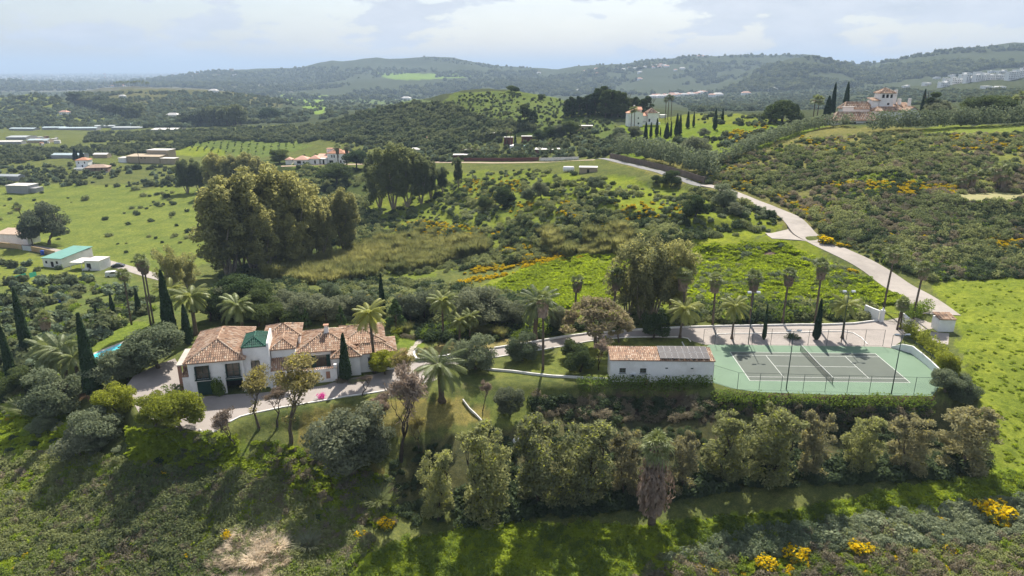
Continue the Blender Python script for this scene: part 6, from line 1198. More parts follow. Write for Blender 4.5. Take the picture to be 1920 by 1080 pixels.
for a in ((1524,226,180,'left hilltop fan palm beside the stone pine',3.0), (1531,226,181,'right hilltop fan palm beside the stone pine',3.0), (1247,224,183,'left of three thin tall palms by the white villa',2.2), (1252,224,178,'middle of three thin tall palms by the white villa',2.2), (1258,224,180,'right of three thin tall palms by the white villa',2.2), (1183,240,202,'left palm in front of the white villa gable',2.4), (1189,240,200,'right palm in front of the white villa gable',2.4), (635,317,272,'left of two fat palms before the white house',3.0), (651,316,270,'right of two fat palms before the white house',3.2), (1910,222,172,'palm at the right edge of the hilltop',3.2), (1890,224,182,'lower palm near the right edge of the hilltop',4.0), (950,274,240,'left thin palm by the small blue pool terrace',2.4), (957,275,243,'right thin palm by the small blue pool terrace',2.2), (62,462,383,'leaning palm in front of the long white barn',2.6), (1805,354,325,'left palm of the dark clump above the mown circle',2.6), (1820,354,316,'middle palm of the dark clump above the mown circle',2.8), (1868,352,306,'tallest palm above the mown circle',2.8), (1875,353,318,'right lower palm above the mown circle',2.8), (865,290,272,'grey palm left on the far lane',3.4), (880,290,270,'grey palm second left on the far lane',3.4), (895,290,272,'grey palm third left on the far lane',3.4), (1032,288,262,'palm over the red building by the far lane',2.6), (571,303,290,'small palm before the pink roofed house',1.8), (594,303,288,'small palm between the two middle houses',1.8)):
    palm_at(a[0], a[1], a[2], 'fan', a[3], None, a[4], skirt=(3.2 if 'fat' in a[3] or 'mown' in a[3] else 1.0), r=.35 if 'fat' in a[3] else .22, detail=False, seed=int(a[0]), lean=(-3.0, 0) if a[0] == 62 else (0, 0), name='palm_tree')
for k in range(26):
    px = 190+k*3.6+random.random()*2; p = G(px, 164); palm(tuple(p), 9+random.random()*6, 'fan', 'one of the palms around the red roofed villas on the left hilltop', 'palms on the left hilltop', 4.0, r=.4, detail=False, seed=k, skirt=0)
# ------------------------------------------------------------------ eucalyptus groves
EG = 'eucalyptus trees of the big grove'
for a in ((432,520,328,'leftmost eucalyptus of the big golden grove',1.15), (478,512,310,'tall eucalyptus in the left half of the big grove',1.1), (522,500,305,'tallest golden eucalyptus in the middle of the big grove',1.15), (556,500,322,'eucalyptus right of the tallest one in the big grove',1.0), (500,514,380,'front eucalyptus with dark foliage in the big grove',1.0), (552,508,400,'shaded eucalyptus low in the front of the grove',.9), (604,492,368,'yellow-green eucalyptus with visible stem in the grove',.85), (648,478,350,'rightmost eucalyptus of the big grove',.9), (455,505,400,'lower eucalyptus at the left front of the grove',1.0), (580,488,345,'eucalyptus behind the yellow-green one',.9)): tree('euca', a[0], a[1], a[3], top=a[2], wide=a[4], group=EG)
E2 = 'grey eucalyptus group in the valley'
for a in ((712,388,280,'left tree of the grey eucalyptus group',.95), (738,392,266,'tallest tree of the grey eucalyptus group',1.05), (765,388,275,'middle tree of the grey eucalyptus group',1.0), (790,382,292,'tree right of the middle in the grey eucalyptus group',.9), (808,372,300,'rightmost full tree of the grey eucalyptus group',.8), (830,362,312,'small tree right of the grey eucalyptus group',.8), (860,352,293,'slender lone eucalyptus beside the valley slope',.6)): tree('euca_grey', a[0], a[1], a[3], top=a[2], wide=a[4], group=E2)
E3 = 'eucalyptus row behind the big grove'
for a in ((352,362,298,'left tree of the row behind the big grove',1.1), (375,360,302,'second tree of the row behind the big grove',1.1), (405,362,284,'third tree of the row behind the big grove',1.1), (440,362,290,'fourth tree of the row behind the big grove',1.1), (465,358,284,'round tree at the right of the row behind the grove',1.2), (490,352,300,'last tree of the row behind the big grove',1.0)): tree('euca' if a[0] > 400 else 'euca_grey', a[0], a[1], a[3], top=a[2], wide=a[4], group=E3)
for a in ((326,552,458,'rust tinged eucalyptus left below the grove',.95,'euca_airy'), (355,545,472,'second rust tinged eucalyptus left below the grove',.9,'euca_airy'), (1178,596,452,'left eucalyptus of the stand behind the drive',.95,'euca_airy'), (1222,600,436,'tall pale stemmed eucalyptus behind the drive',1.0,'euca_airy'), (1262,598,446,'right eucalyptus of the stand behind the drive',.95,'euca_airy'), (1200,604,480,'lower eucalyptus in front of the stand behind the drive',.8,'euca_airy')): tree(a[5], a[0], a[1], a[3], top=a[2], wide=a[4])
tree('darkgrey', 92, 458, 'dark round tree beside the leaning palm', top=378, wide=1.0)
# ------------------------------------------------------------------ foreground row
RW = 'foreground row of light green trees'
for i, a in enumerate(((822,978,850,'shortest tree at the left end of the foreground row',.95,'row'), (912,968,795,'second tree of the foreground row from the left',1.0,'row'), (1012,955,778,'tree with bright green top beside the white sacks',.9,'row'), (1095,950,788,'fourth foreground tree from the left',1.0,'row'), (1170,930,800,'thin tree left of the skirted palm',.9,'rowdry'), (1275,925,803,'thin tree right of the skirted palm',.9,'rowdry'), (1352,905,775,'foreground tree left of centre below the court',1.0,'row'), (1442,902,762,'tallest foreground tree below the tennis court',1.05,'row'), (1522,898,772,'golden foreground tree below the net',.9,'rowdry'), (1612,890,778,'dark based foreground tree third from the right',1.05,'row'), (1698,885,774,'brownish foreground tree second from the right',1.1,'rowdry'), (1798,880,752,'large dense tree at the right end of the foreground row',1.2,'rowdry'))): tree(a[5], a[0], a[1], a[3], top=a[2]+(i*37 % 17)-8, wide=a[4]*(.86+.09*(i*5 % 4)), group=RW, v=i % 3, lean=.05*((i*3) % 3-1))
LACE = 'thin spring trees of the lower garden'
for a in ((486,802,697,'golden thin tree at the end of the front drive',.95,'lace',0), (546,830,675,'wide loose tree in front of the villa entrance',1.1,'lace',1), (770,742,655,'small loose tree on the drive bank right of the villa',.9,'lace',1), (752,865,690,'tall bare tree left of the feather palm shadow',.85,'bare',0), (679,742,706,'low bare spreading shrub tree on the drive edge',1.5,'bare',1), (442,842,762,'leafless small tree below the drive corner',1.0,'bare',2), (712,812,742,'leafless thin tree beside the big grey-green shrub',.9,'bare',1), (715,830,752,'bare sapling behind the big grey-green shrub',.8,'bare',2), (1122,694,636,'small bare tree beside the outbuilding',1.0,'bare',0), (785,850,780,'slender bare tree right of the tall bare one',.7,'lace',0), (600,850,780,'young thin tree left of the big grey-green shrub',.8,'lace',1), (905,770,715,'thin bare tree beside the lower garden path',.8,'bare',0), (520,800,735,'twiggy shrub tree between the two thin spring trees',1.3,'bare',1)): tree(a[5], a[0], a[1], a[3], top=a[2], wide=a[4], group=LACE, v=a[6])
tree('umbrella', 1118, 650, 'wide rounded twiggy tree over the drive', top=556, wide=1.15, v=0)
tree('umbrella', 1160, 642, 'second twiggy crown right behind the wide one', top=582, wide=.8, v=1)
# olives, round trees, garden shrubs
for a in ((652,878,762,'huge grey-green shrub tree with a cart beneath it','darkgrey',1.15), (695,862,782,'right lobe shrub grown into the huge grey-green one','darkgrey',1.0), (892,692,628,'big olive tree beside the drive bend','olive',1.15), (980,676,624,'olive tree on the lawn side of the drive','olive',1.05), (957,776,724,'grey bare-tipped olive on the lower garden lawn','darkgrey',1.0), (1074,676,636,'upper of two dark round trees on the lawn','dark',1.0), (1088,697,648,'lower of two dark round trees on the lawn','dark',1.05), (1225,634,584,'round dark tree standing beside the drive kerb','dark',1.0), (298,690,612,'large grey olive at the right end of the pool','olive',1.3), (268,685,628,'olive crown overhanging the pool water','olive',1.1), (212,722,655,'wide grey olive in front of the pool','olive',1.3), (240,712,668,'low olive between the pool and the side drive','olive',1.2), (104,778,692,'big silver-green tree beside the sandy track','olive',1.1), (184,838,768,'grey-green thicket tree on the left slope','olive',1.2), (150,862,800,'dark scrub tree left of the grey thicket','darkgrey',1.2), (80,812,778,'small round grey bush tree on the left slope','olive',1.3), (40,735,690,'dark bushy tree at the left garden corner','dark',1.2), (130,750,715,'dark tree behind the big silver-green tree','dark',1.3), (1772,735,690,'silver-grey shrub tree at the right front corner of the court','olive',1.2), (1800,752,705,'second silver-grey shrub tree right of the court corner','olive',1.2), (1770,718,660,'yellow-green shrub behind the curved wall','ygreen',.7)): tree(a[4], a[0], a[1], a[3], top=a[2], wide=a[5])
for a in ((224,783,722,'yellow-green round shrub left of the side drive',1.15,'ygreen'), (292,798,738,'left of two big round shrubs at the drive corner',1.05,'ygreen'), (340,806,736,'right of two big round shrubs at the drive corner',1.2,'ygreen'), (722,702,654,'clipped dark green round shrub by the villa end wall',1.0,'ygreen')): tree(a[5], a[0], a[1], a[3], top=a[2], wide=a[4], name='round_shrub', cat='shrub')
BV = 'trees behind the villa'
for a in ((395,602,545,'dark tree behind the left end of the garage roof','dark',1.1), (420,598,535,'grey-green round tree behind the garage wing','darkgrey',1.2), (455,592,518,'tall dark green tree behind the tower','dark',1.2), (490,600,530,'dark tree right behind the tower','dark',1.1), (485,612,570,'low glossy tree just behind the tower roof','dark',1.2), (520,606,568,'dark bush tree behind the entrance roof','dark',1.2), (540,598,545,'mid green tree behind the entrance roof','darkgrey',1.2), (575,600,545,'round dark tree with gorse behind it','darkgrey',1.3), (612,602,556,'grey leafless-looking tree behind the chimney','darkgrey',1.2), (650,598,552,'dark tree behind the long villa roof','darkgrey',1.1), (680,596,550,'tree at the back of the right villa wing','darkgrey',1.1), (770,604,552,'loose tree right of the lone cypress','darkgrey',1.1), (795,600,545,'shady tree behind the pampas bed','darkgrey',1.2), (905,616,536,'big dark holm tree behind the drive','darkgrey',1.25), (935,612,558,'grey twiggy tree right of the big holm tree','darkgrey',1.2), (880,604,548,'dark tree left of the big holm tree','darkgrey',1.1), (965,612,566,'brownish tree behind the drive bend','darkgrey',1.0), (1050,618,572,'small loose tree left of the twiggy crown','darkgrey',.9), (545,612,582,'dark round shrub behind the middle roof','dark',1.1)): tree(a[4], a[0], a[1], a[3], top=a[2], wide=a[5], group=BV)
for a in ((743,616,560,'dense cone shaped conifer right behind the villa',1.1), (560,612,572,'yellowish conifer behind the long roof',.9), (575,614,578,'second yellowish conifer behind the long roof',.8), (640,610,572,'slim conifer behind the chimney',.8), (680,612,575,'small conifer left of the lone cypress',.9)): tree('conifer', a[0], a[1], a[3], top=a[2], wide=a[4])
# woods of the middle distance, every tree its own
PN = 'dark pines on the saddle'
rs = np.random.default_rng(21)
for k in range(30):
    px = 1058+k*5.0+rs.random()*4; pm = 212+rs.random()*10; tp = np.interp(px, [1058,1080,1100,1120,1130,1150,1165,1180,1200,1215], [182,176,172,158,160,166,164,180,178,196])+rs.random()*10; tree('pine', px, pm, 'one of the dark pines crowded on the saddle left of the white villa', top=tp, wide=.95+.3*rs.random(), group=PN)
for a in ((984,238,194,'dark columnar pine on the green hill flank',1.3,'pine'), (1000,236,205,'lower pine leaning against the columnar one',1.2,'pine'), (958,172,160,'left tree on the green hill crest',1.6,'dark'), (965,175,163,'right tree on the green hill crest',1.6,'dark'), (1015,186,176,'small dark tree on the hill shoulder',1.6,'dark'), (1466,230,188,'large stone pine with a dense dark dome',1.25,'dome'), (1050,260,232,'brown tinged tree above the far lane',1.2,'darkgrey'), (1070,256,226,'dark tree by the hillside cutting',1.2,'dark'), (1030,264,236,'rounded tree below the green hill',1.2,'dark'), (1010,264,244,'smaller rounded tree below the green hill',1.2,'dark'), (1303,408,364,'dark round tree in the bright terraces',1.1,'dark'), (1357,392,342,'grey olive beside the road bend',1.0,'olive'), (1257,350,318,'dark tree at the lower side of the upper road',1.2,'dark'), (1229,343,328,'small dark tree left of it by the upper road',1.2,'dark'), (1380,405,378,'scrub tree below the road bend',1.1,'darkgrey'), (1303,300,255,'hedge end tree below the cypress walk',1.2,'darkgrey'), (1230,283,262,'olive under the cypress walk',1.3,'ygreen'), (1192,262,235,'round olive left of the cypress walk',1.4,'darkgrey'), (1170,275,248,'dark olive on the slope left of the walk',1.4,'darkgrey'), (1160,258,238,'grey bush tree at the left foot of the white villa',1.4,'olive'), (1320,258,240,'young tree right of the cypress walk',1.2,'darkgrey'), (945,388,348,'dark tree on the middle terraces',1.0,'dark'), (910,395,368,'round bush tree left of it on the middle terraces',1.1,'dark'), (1015,372,340,'bushy tree in the centre slope',1.0,'darkgrey'), (990,380,352,'olive bush on the centre slope',1.0,'olive'), (1118,360,330,'blue-green bush tree near the stone shed',1.1,'olive'), (622,568,528,'silvery round shrub in the reed belt',1.0,'olive'), (1745,222,172,'full dark tree right of the hilltop villa',1.4,'pine'), (1762,224,186,'second dark tree right of the hilltop villa',1.6,'darkgrey'), (1848,226,178,'broad round tree on the right hilltop',1.8,'dark'), (1872,226,184,'round tree near the right edge of the hilltop',1.8,'dark'), (1640,222,208,'small tree hiding the hilltop villa corner',1.5,'ygreen'), (1795,228,206,'low bush tree on the right hilltop',1.6,'darkgrey'), (630,350,306,'dark tree beside the fat palms',1.4,'dark'), (668,318,282,'dark tree right of the white house',1.3,'dark'), (525,306,280,'dark shrub tree left of the pink roofed house',1.5,'dark'), (640,398,362,'dark rounded tree in the valley scrub',1.5,'dark'), (1210,224,178,'tall dark tree behind the white villa',1.3,'pine')): tree(a[5], a[0], a[1], a[3], top=a[2], wide=a[4])
DB = 'dark tree belt on the left hillside'
for k in range(34):
    px = 138+k*3.7+rs.random()*3; py = 190+k*.85+rs.random()*8; tree('far', px, py, 'one of the dark trees in the belt below the hill track', H=16+rs.random()*10, wide=1.2, group=DB, name='tree')
DC = 'dark cypress belt in the valley'
for k in range(30): px = 336+k*4+rs.random()*3; tree('far', px, 232+rs.random()*4, 'one of the dark trees in the valley cypress belt', H=(12 if k < 14 else 20)+rs.random()*6, wide=.9, group=DC, name='tree')
tree('dome', 505, 226, 'large round dark tree alone in the valley', H=17, wide=1.4)
# hedges: each one plant mass clipped along a line
def hedge(name, label, pts, h, w, mat, leaf=.16, dens=60, z0=0.0, world=False, seed=0, rough=.25, bottom=0.0):
    q = [np.array(p) for p in pts] if world else [P(a, b, z0) for a, b in pts] if z0 is not None else [G(a, b) for a, b in pts]
    rng = np.random.default_rng(seed); cl = []
    for a, b in zip(q[:-1], q[1:]):
        L_ = np.linalg.norm((b-a)[:2]); n = max(1, int(L_/(w*.42)))
        for i in range(n):
            p_ = a+(b-a)*i/n; g = p_[2] if len(p_) > 2 else 0; nz = max(1, int((h-bottom)/(w*.55)))
            for j in range(nz):
                z = g+bottom+(h-bottom)*(j+.6)/nz; cl.append((p_[0]+rng.normal()*w*rough*.4, p_[1]+rng.normal()*w*rough*.4, z+rng.normal()*rough*.3, w*.48, w*.48, (h-bottom)/nz*.75))
    area = sum(np.linalg.norm((b-a)[:2]) for a, b in zip(q[:-1], q[1:]))*(h-bottom+w); V, t, t2 = cloud(cl, int(area*dens), leaf, rng, .72, .6, 1.6); return tag(link(name, soup(name, V, 4, LM[mat], t, t2)), label, 'hedge')
hedge('hedge', 'clipped ivy green hedge below the outbuilding', [(1092,722),(1140,722),(1240,722),(1338,722)], 1.2, 1.9, 'ivy', .17, 75, bottom=-4.2, seed=1)
hedge('hedge', 'long tall green hedge below the tennis court fence', [(1346,740),(1450,746),(1560,748),(1650,749),(1752,750)], .35, 2.0, 'ivy', .17, 75, bottom=-4.0, seed=2)
hedge('hedge', 'low green hedge beside the garage ramp left of the villa', [(312,738),(330,737),(352,737)], 1.3, 1.1, 'ivy', .12, 110, seed=3)
hedge('hedge', 'bushy hedge climbing behind the curved court wall', [(1698,624),(1715,640),(1735,652),(1757,672),(1776,694),(1785,708)], 2.2, 2.2, 'ygreen', .17, 60, seed=4)
hedge('hedge', 'rounded green hedge beside the entrance drive and hut', [(1695,602),(1712,596),(1728,588),(1745,585)], 2.2, 2.4, 'bright', .17, 70, seed=5)
hedge('hedge', 'grey oleander hedge on top of the brown retaining wall', [tuple(q)+(float(Hgt(*q))+.5,) for q in (UW[8::8, :2]+nrm_[8::8]*7.0)], 6.5, 6, 'olive', .5, 9, world=True, seed=6)
hedge('hedge', 'diagonal grey-green hedge climbing from the road bend to the hilltop', [(1300,322),(1340,310),(1390,292),(1440,270),(1490,252),(1540,240),(1600,236)], 4.2, 5, 'olive', .45, 9, z0=None, seed=7)
hedge('hedge', 'tall dense hedge in front of the hilltop villa reaching the right edge', [(1640,246),(1700,243),(1780,239),(1860,236),(1940,233),(2020,232)], 5.8, 6.5, 'olive', .5, 10, z0=None, seed=8)
hedge('hedge', 'dark clipped hedge along the far lane above the red wall', [(865,299),(920,299),(1000,298)], 2.2, 1.6, 'dark', .4, 12, z0=None, seed=9)
# topiary, pots and small planting near the villa
bush('ivybox', 410, 742, 'clipped green bush between the two garage doors', 1.0, 2.6, 'ivy', 1400, .10, 'topiary_bush', z=0, dims=(1, 1, .9))
o = bush('flower_tub', 594, 750, 'white flowering tub on the drive edge', .6, .6, 'white', 500, .09, 'flower_bush', z=0); o = bush('flower_tub2', 602, 747, 'magenta flowering bush on the drive edge', .75, .8, 'pink', 700, .09, 'flower_bush', z=0)
for a in ((738,640,1.2,1.1,'bright','yellow green shrub at the right rear of the villa'), (745,628,1.3,1.6,'ygreen','spiky yellow shrub behind the villa lawn'), (758,632,.9,.8,'scrubbrown','left of the red-brown bedding shrubs on the lawn'), (766,633,.8,.7,'scrubbrown','middle red-brown bedding shrub on the lawn'), (775,634,.9,.8,'scrubbrown','right red-brown bedding shrub on the lawn'), (640,716,1.1,.7,'scrubbrown','twiggy shrub in the bed before the villa'), (680,712,1.0,.6,'bright','low green planting in the bed before the villa'), (662,716,1.0,.6,'darkgrey','dark low planting in the bed right of the front cypress'), (1488,634,1.6,.7,'dark','low spiky planting in the court island')): bush('garden_'+a[4], a[0], a[1], a[5], a[2], a[3], a[4], 700, .1, 'garden_shrub', z=0)
for k, (px, py) in enumerate(((752,624),(764,622),(888,628),(897,627),(908,629),(928,630),(940,632))):
    o = link('pampas_grass', blade_mesh('pampas', 0, 260, 1.6, .05, .5, 'reed', .5, .5)); o.location = P(px, py, 0); o.scale = (1.2,)*3; tag(o, 'one of the pale plumed pampas tufts bordering the garden beds', 'grass tuft', 'pampas tufts')
# near gorse bushes and shrubs that can be told apart (they also lend their form to the cover further off)
SRC = {}
def src(key, kind, v, px, py, label, w, h, mat, n, leaf, **k): o = bush(kind, px, py, label, w, h, mat, n, leaf, v=v, **k); SRC.setdefault(key, []).append(o); return o
GB = dict(name='gorse_bush', cat='gorse')
for i, a in enumerate(((1862,968,2.6,1.7,'largest flowering gorse mound at the lower right edge'), (1495,1045,1.7,1.3,'bright gorse bush in the lower right foreground'), (1434,1064,1.5,1.2,'gorse bush left of the brightest one at the bottom'), (1612,1032,1.9,1.2,'faded gorse bush in the lower right scrub'), (1310,1066,.8,.6,'small low gorse tuft near the bottom centre'), (1340,1072,.7,.5,'tiny gorse tuft at the bottom centre'), (679,1008,1.1,.8,'gorse clump at the edge of the bottom green strip'), (722,988,1.2,1.1,'loose gorse bush beside the bottom green strip'), (428,1018,.8,1.5,'upright gorse stem cluster in the left foreground'), (310,890,.9,.6,'yellow gorse on the left slope below the drive'), (350,1045,.9,.7,'gorse at the bottom left'), (205,912,.8,.5,'pale gorse tuft on the left slope'), (1785,1036,1.0,.7,'gorse sprig in the far lower right'), (1765,975,.9,.6,'gorse sprig above the lower right scrub'), (1548,456,2.6,1.8,'single bright gorse bush beside the road fork'), (1598,510,1.3,.8,'yellow bush in the meadow under the road'), (1575,462,1.2,1.0,'gorse beside the road below the fork'))):
    src('gorse', 'gorse', i % 3, a[0], a[1], a[4], a[2], a[3], 'gorse', 900, .15, **GB)
for i, a in enumerate(((1700,1010,'grey leaved cistus mound in the lower right'), (1560,1010,'cistus mound in the middle of the lower right scrub'), (1640,985,'cistus mound above the lower right scrub'))): src('cistus', 'cistus', i, a[0], a[1], a[2], 2.0, 1.3, 'greyg', 800, .15)
for i, a in enumerate(((520,900,'olive scrub mound on the left slope'), (400,960,'low scrub mound in the left foreground'), (250,1000,'scrub mound in the lower left foreground'))): src('scrub', 'scrub', i, a[0], a[1], a[2], 1.0, .8, 'scrub', 420, .15)
for i, a in enumerate(((1690,1040,'brown dry shrub in the lower right'), (1560,1052,'purplish dry shrub beside the gorse'), (340,1000,'dry brown shrub in the left foreground'))): src('brown', 'brownscrub', i, a[0], a[1], a[2], 1.1, .8, 'scrubbrown', 420, .13)
for i, a in enumerate(((700,940,'dark green spreading bush under the garden bank'), (870,940,'dark bush under the foreground row'))): src('dark', 'darkscrub', i, a[0], a[1], a[2], 1.5, 1.2, 'scrubdark', 420, .17)
for i, a in enumerate(((560,900,'bright green weed mound on the left slope'), (760,1010,'bright green weed mound at the bottom'))): src('bright', 'brightbush', i, a[0], a[1], a[2], .8, .5, 'bright', 300, .15)
for i, a in enumerate(((480,1060,'straw coloured dry grass clump at the bottom'), (520,1035,'second straw coloured dry grass clump at the bottom'))): o = link('dry_grass_clump', blade_mesh('straw', i, 420, 1.7, .07, .9, 'straw', .7, .5)); o.location = G(a[0], a[1]); tag(o, a[2], 'grass clump'); SRC.setdefault('straw', []).append(o)
o = link('spiky_plant', blade_mesh('spiky', 0, 500, 1.9, .06, .25, 'darkgrey', .3, 1.0)); o.location = G(578, 1032); tag(o, 'grey-green spiky rosette plant in the bottom foreground', 'plant')
for a, lb in (((42,775), 'dark cycad like plant on the left slope'), ((60,780), 'second dark cycad like plant beside the first'), ((712,950), 'yucca like plant under the garden bank'), ((1428,845), 'green yucca among the foreground trees'), ((1395,800), 'young palm below the court hedge')): o = link('spiky_plant', blade_mesh('spiky', 1, 420, 1.9, .07, .25, 'palm', .5, 1.0)); o.location = G(*a); o.scale = (1.2,)*3; tag(o, lb, 'plant')
LM['grassy'] = LM['grass']
for i, a in enumerate(((900,1020,'tall grass tuft in the bottom green strip'), (640,1050,'grass tuft at the left of the bottom green strip'))): o = link('grass_tuft', tuft_mesh(i)); o.location = G(a[0], a[1]); tag(o, a[2], 'grass tuft'); SRC.setdefault('grass', []).append(o)
for i, a in enumerate(((640,505,'reed clump at the left of the reed belt'), (760,498,'reed clump in the middle of the reed belt'), (1030,455,'rounded reed clump on the middle slope'))): o = link('reed_clump', blade_mesh('reed', i, 300, 5.2, .16, 2.0, 'reed', .25, .22)); o.location = G(a[0], a[1]); tag(o, a[2], 'reeds'); SRC.setdefault('reed', []).append(o)
for i, a in enumerate(((300,262,'round tree at the left edge of the dark valley orchard'), (640,250,'round holm oak on the dark wooded hill'), (700,240,'second holm oak on the dark wooded hill'))):
    p = G(a[0], a[1]); m = bush_mesh('fartree', i, 260, .34, 'far', (1, 1, 1.25), 8); o = link('round_tree', m); o.location = p; o.scale = (4, 4, 4); tag(o, a[2], 'tree'); SRC.setdefault('far', []).append(o)
for i, a in enumerate(((1400,195,'orchard tree on the plain behind the stone pine'), (60,560,'citrus tree in the lower left orchard'))):
    p = G(a[0], a[1]); m = bush_mesh('orchard', i, 260, .3, 'farolive', (1, 1, 1.1), 8); o = link('orchard_tree', m); o.location = p; o.scale = (3, 3, 3); tag(o, a[2], 'tree'); SRC.setdefault('orch', []).append(o)
# ------------------------------------------------------------------ growth nobody could count
def patch_mask(scale, lo, seed):
    return lambda q, rng: fbm(q[:, 0]/scale, q[:, 1]/scale, seed, 3) > lo-.25*rng.random(len(q))
RHILL = [(1300,330),(1330,305),(1420,285),(1500,262),(1620,252),(1925,245),(1925,512),(1745,528),(1650,495),(1560,448),(1510,410),(1400,358),(1330,345)]
RLOW = [(1500,300),(1925,290),(1925,512),(1745,528),(1560,440)]
scatter('hillside_scrub', [(RHILL, 1)], 8000, SRC['scrub'], .45, 2.0, 'olive green scrub covering the right hillside', mask=lambda q, r: patch_mask(22, .02, 1)(q, r) & patch_mask(5, -.05, 3)(q, r), seed=1, sq=2.4)
scatter('hillside_weeds', [(RHILL, 1)], 2600, SRC['bright'], .3, 1.1, 'fresh green weeds between the scrub of the right hillside', mask=patch_mask(18, .0, 7), seed=51)
scatter('hillside_dark_scrub', [(RHILL, 1), ([(1540,400),(1925,380),(1925,512),(1745,528)], 1.2)], 2600, SRC['dark'], .4, 1.4, 'darker bushes among the scrub on the right hillside', mask=patch_mask(12, -.05, 4), seed=2)
scatter('hillside_brown_scrub', [(RHILL, 1)], 1700, SRC['brown'], .7, 1.6, 'brown dry bushes among the scrub on the right hillside', mask=patch_mask(14, .0, 9), seed=3)
scatter('hillside_cistus', [(RHILL, .6), ([(1500,400),(1925,380),(1925,500),(1745,528)], 1.6)], 2400, SRC['cistus'], .3, .75, 'grey green cistus on the right hillside', mask=patch_mask(14, .0, 19), seed=33)
GP = [([(1300,345),(1330,330),(1400,305),(1440,330),(1400,360)], 1), ([(1420,360),(1480,365),(1560,400),(1570,440),(1500,400)], 1.3), ([(1540,345),(1600,340),(1800,345),(1790,368),(1600,362)], 2.2), ([(1560,455),(1700,470),(1720,500),(1640,480)], 1.2), ([(1780,255),(1925,255),(1925,292),(1790,280)], 1.6), ([(1800,430),(1925,410),(1925,485),(1840,480)], 1.2), ([(1350,258),(1420,225),(1440,240),(1380,268)], 3.5), ([(1500,255),(1700,258),(1700,290),(1500,285)], .5), ([(1640,440),(1780,440),(1780,480),(1660,480)], .6)]
scatter('hillside_gorse', GP, 2000, SRC['gorse'], .3, .95, 'yellow flowering gorse on the right hillside', mask=patch_mask(9, .0, 14), seed=4)
MID = [(640,480),(700,420),(760,380),(860,325),(1000,318),(1100,330),(1250,350),(1340,358),(1470,405),(1440,435),(1300,450),(1130,468),(1000,488),(850,510),(700,520)]
scatter('terrace_scrub', [(MID, 1)], 2300, SRC['scrub'], .7, 2.0, 'green scrub on the middle terraces', mask=patch_mask(13, .05, 23), seed=5)
scatter('terrace_dark_scrub', [(MID, 1)], 950, SRC['dark'], .7, 1.9, 'dark bushes on the middle terraces', mask=patch_mask(11, .08, 27), seed=6)
scatter('terrace_cistus', [(MID, 1)], 1500, SRC['cistus'], .4, 1.2, 'grey bushes on the middle terraces', mask=patch_mask(12, .1, 29), seed=7)
MG = [([(700,430),(800,412),(960,440),(1000,470),(960,490),(860,450)], 2), ([(690,480),(780,470),(900,430),(940,445)], .8), ([(860,340),(960,330),(1000,360),(900,390)], 1.2), ([(830,530),(900,500),(1100,460),(1130,478),(1000,505),(860,540)], 2.6), ([(1040,400),(1160,380),(1220,400),(1180,440)], .7), ([(940,385),(1080,370),(1090,400),(960,410)], 1.0), ([(1200,380),(1330,385),(1320,420),(1220,415)], .5), ([(510,545),(760,560),(780,580),(520,570)], .9)]
scatter('terrace_gorse', MG, 2000, SRC['gorse'], .3, 1.0, 'yellow flowering gorse along the middle terraces', mask=patch_mask(9, .02, 31), seed=8)
scatter('reed_belt', [([(490,505),(560,497),(640,480),(700,462),(740,480),(700,525),(600,535),(500,522)], 1), ([(740,488),(800,462),(900,452),(920,470),(800,505),(745,512)], 1), ([(660,470),(720,450),(800,470),(700,500)], .7)], 900, SRC['reed'], .45, .95, 'belt of tan and green reeds in the valley bottom', seed=9, zmin=.6)
scatter('reed_patches', [([(1090,445),(1180,430),(1180,455),(1100,465)], 1), ([(1010,440),(1060,432),(1050,462),(1010,462)], 1), ([(760,430),(830,445),(800,465),(740,455)], .5), ([(1020,462),(1200,458),(1180,480),(1040,482)], .6)], 170, SRC['reed'], .35, .8, 'scattered reed patches on the middle slope', seed=10)
VAL = [(380,560),(520,520),(760,525),(1000,560),(1040,600),(980,615),(720,600),(540,600),(400,595)]
scatter('valley_thicket', [(VAL, 1), ([(400,490),(500,500),(560,520),(420,545)], 1.2)], 1500, SRC['dark']+SRC['scrub'], .9, 2.3, 'thicket of bushes behind the villa', mask=patch_mask(12, -.15, 36), seed=11)
scatter('valley_cistus', [(VAL, 1), ([(620,380),(760,400),(720,470),(640,470)], 1)], 900, SRC['cistus'], .6, 1.4, 'pale grey bramble mounds behind the villa', mask=patch_mask(14, .0, 38), seed=12)
scatter('valley_bush', [([(560,310),(690,320),(700,400),(640,440),(560,400)], 1), ([(560,400),(720,400),(700,470),(640,480)], .8), ([(160,360),(330,352),(330,370),(160,376)], .3)], 700, SRC['scrub']+SRC['dark'], 1.2, 3.2, 'tall bushes in the valley beyond the grove', mask=patch_mask(20, -.1, 40), seed=13)
scatter('meadow_scrub', [([(1240,470),(1460,462),(1600,508),(1690,565),(1640,575),(1500,595),(1300,595),(1240,560)], 1)], 1700, SRC['bright']+SRC['scrub']+SRC['cistus'], .4, 1.3, 'bright weeds and bushes on the slope behind the court', mask=patch_mask(8, -.05, 42), seed=14)
scatter('court_thicket', [([(1290,575),(1640,572),(1625,598),(1500,602),(1290,605)], 1), ([(1100,600),(1290,585),(1290,605),(1110,618)], 1)], 420, SRC['dark']+SRC['bright']+SRC['scrub'], .9, 1.9, 'leafy thicket along the drive behind the court', seed=15)
scatter('drive_thicket', [([(780,615),(1060,600),(1100,615),(1000,632),(900,640),(790,640)], 1)], 260, SRC['dark']+SRC['bright'], .7, 1.5, 'garden bushes along the far side of the drive', seed=16)
LF = [(0,880),(60,850),(200,860),(330,885),(420,880),(520,910),(620,960),(700,1010),(560,1080),(0,1085)]
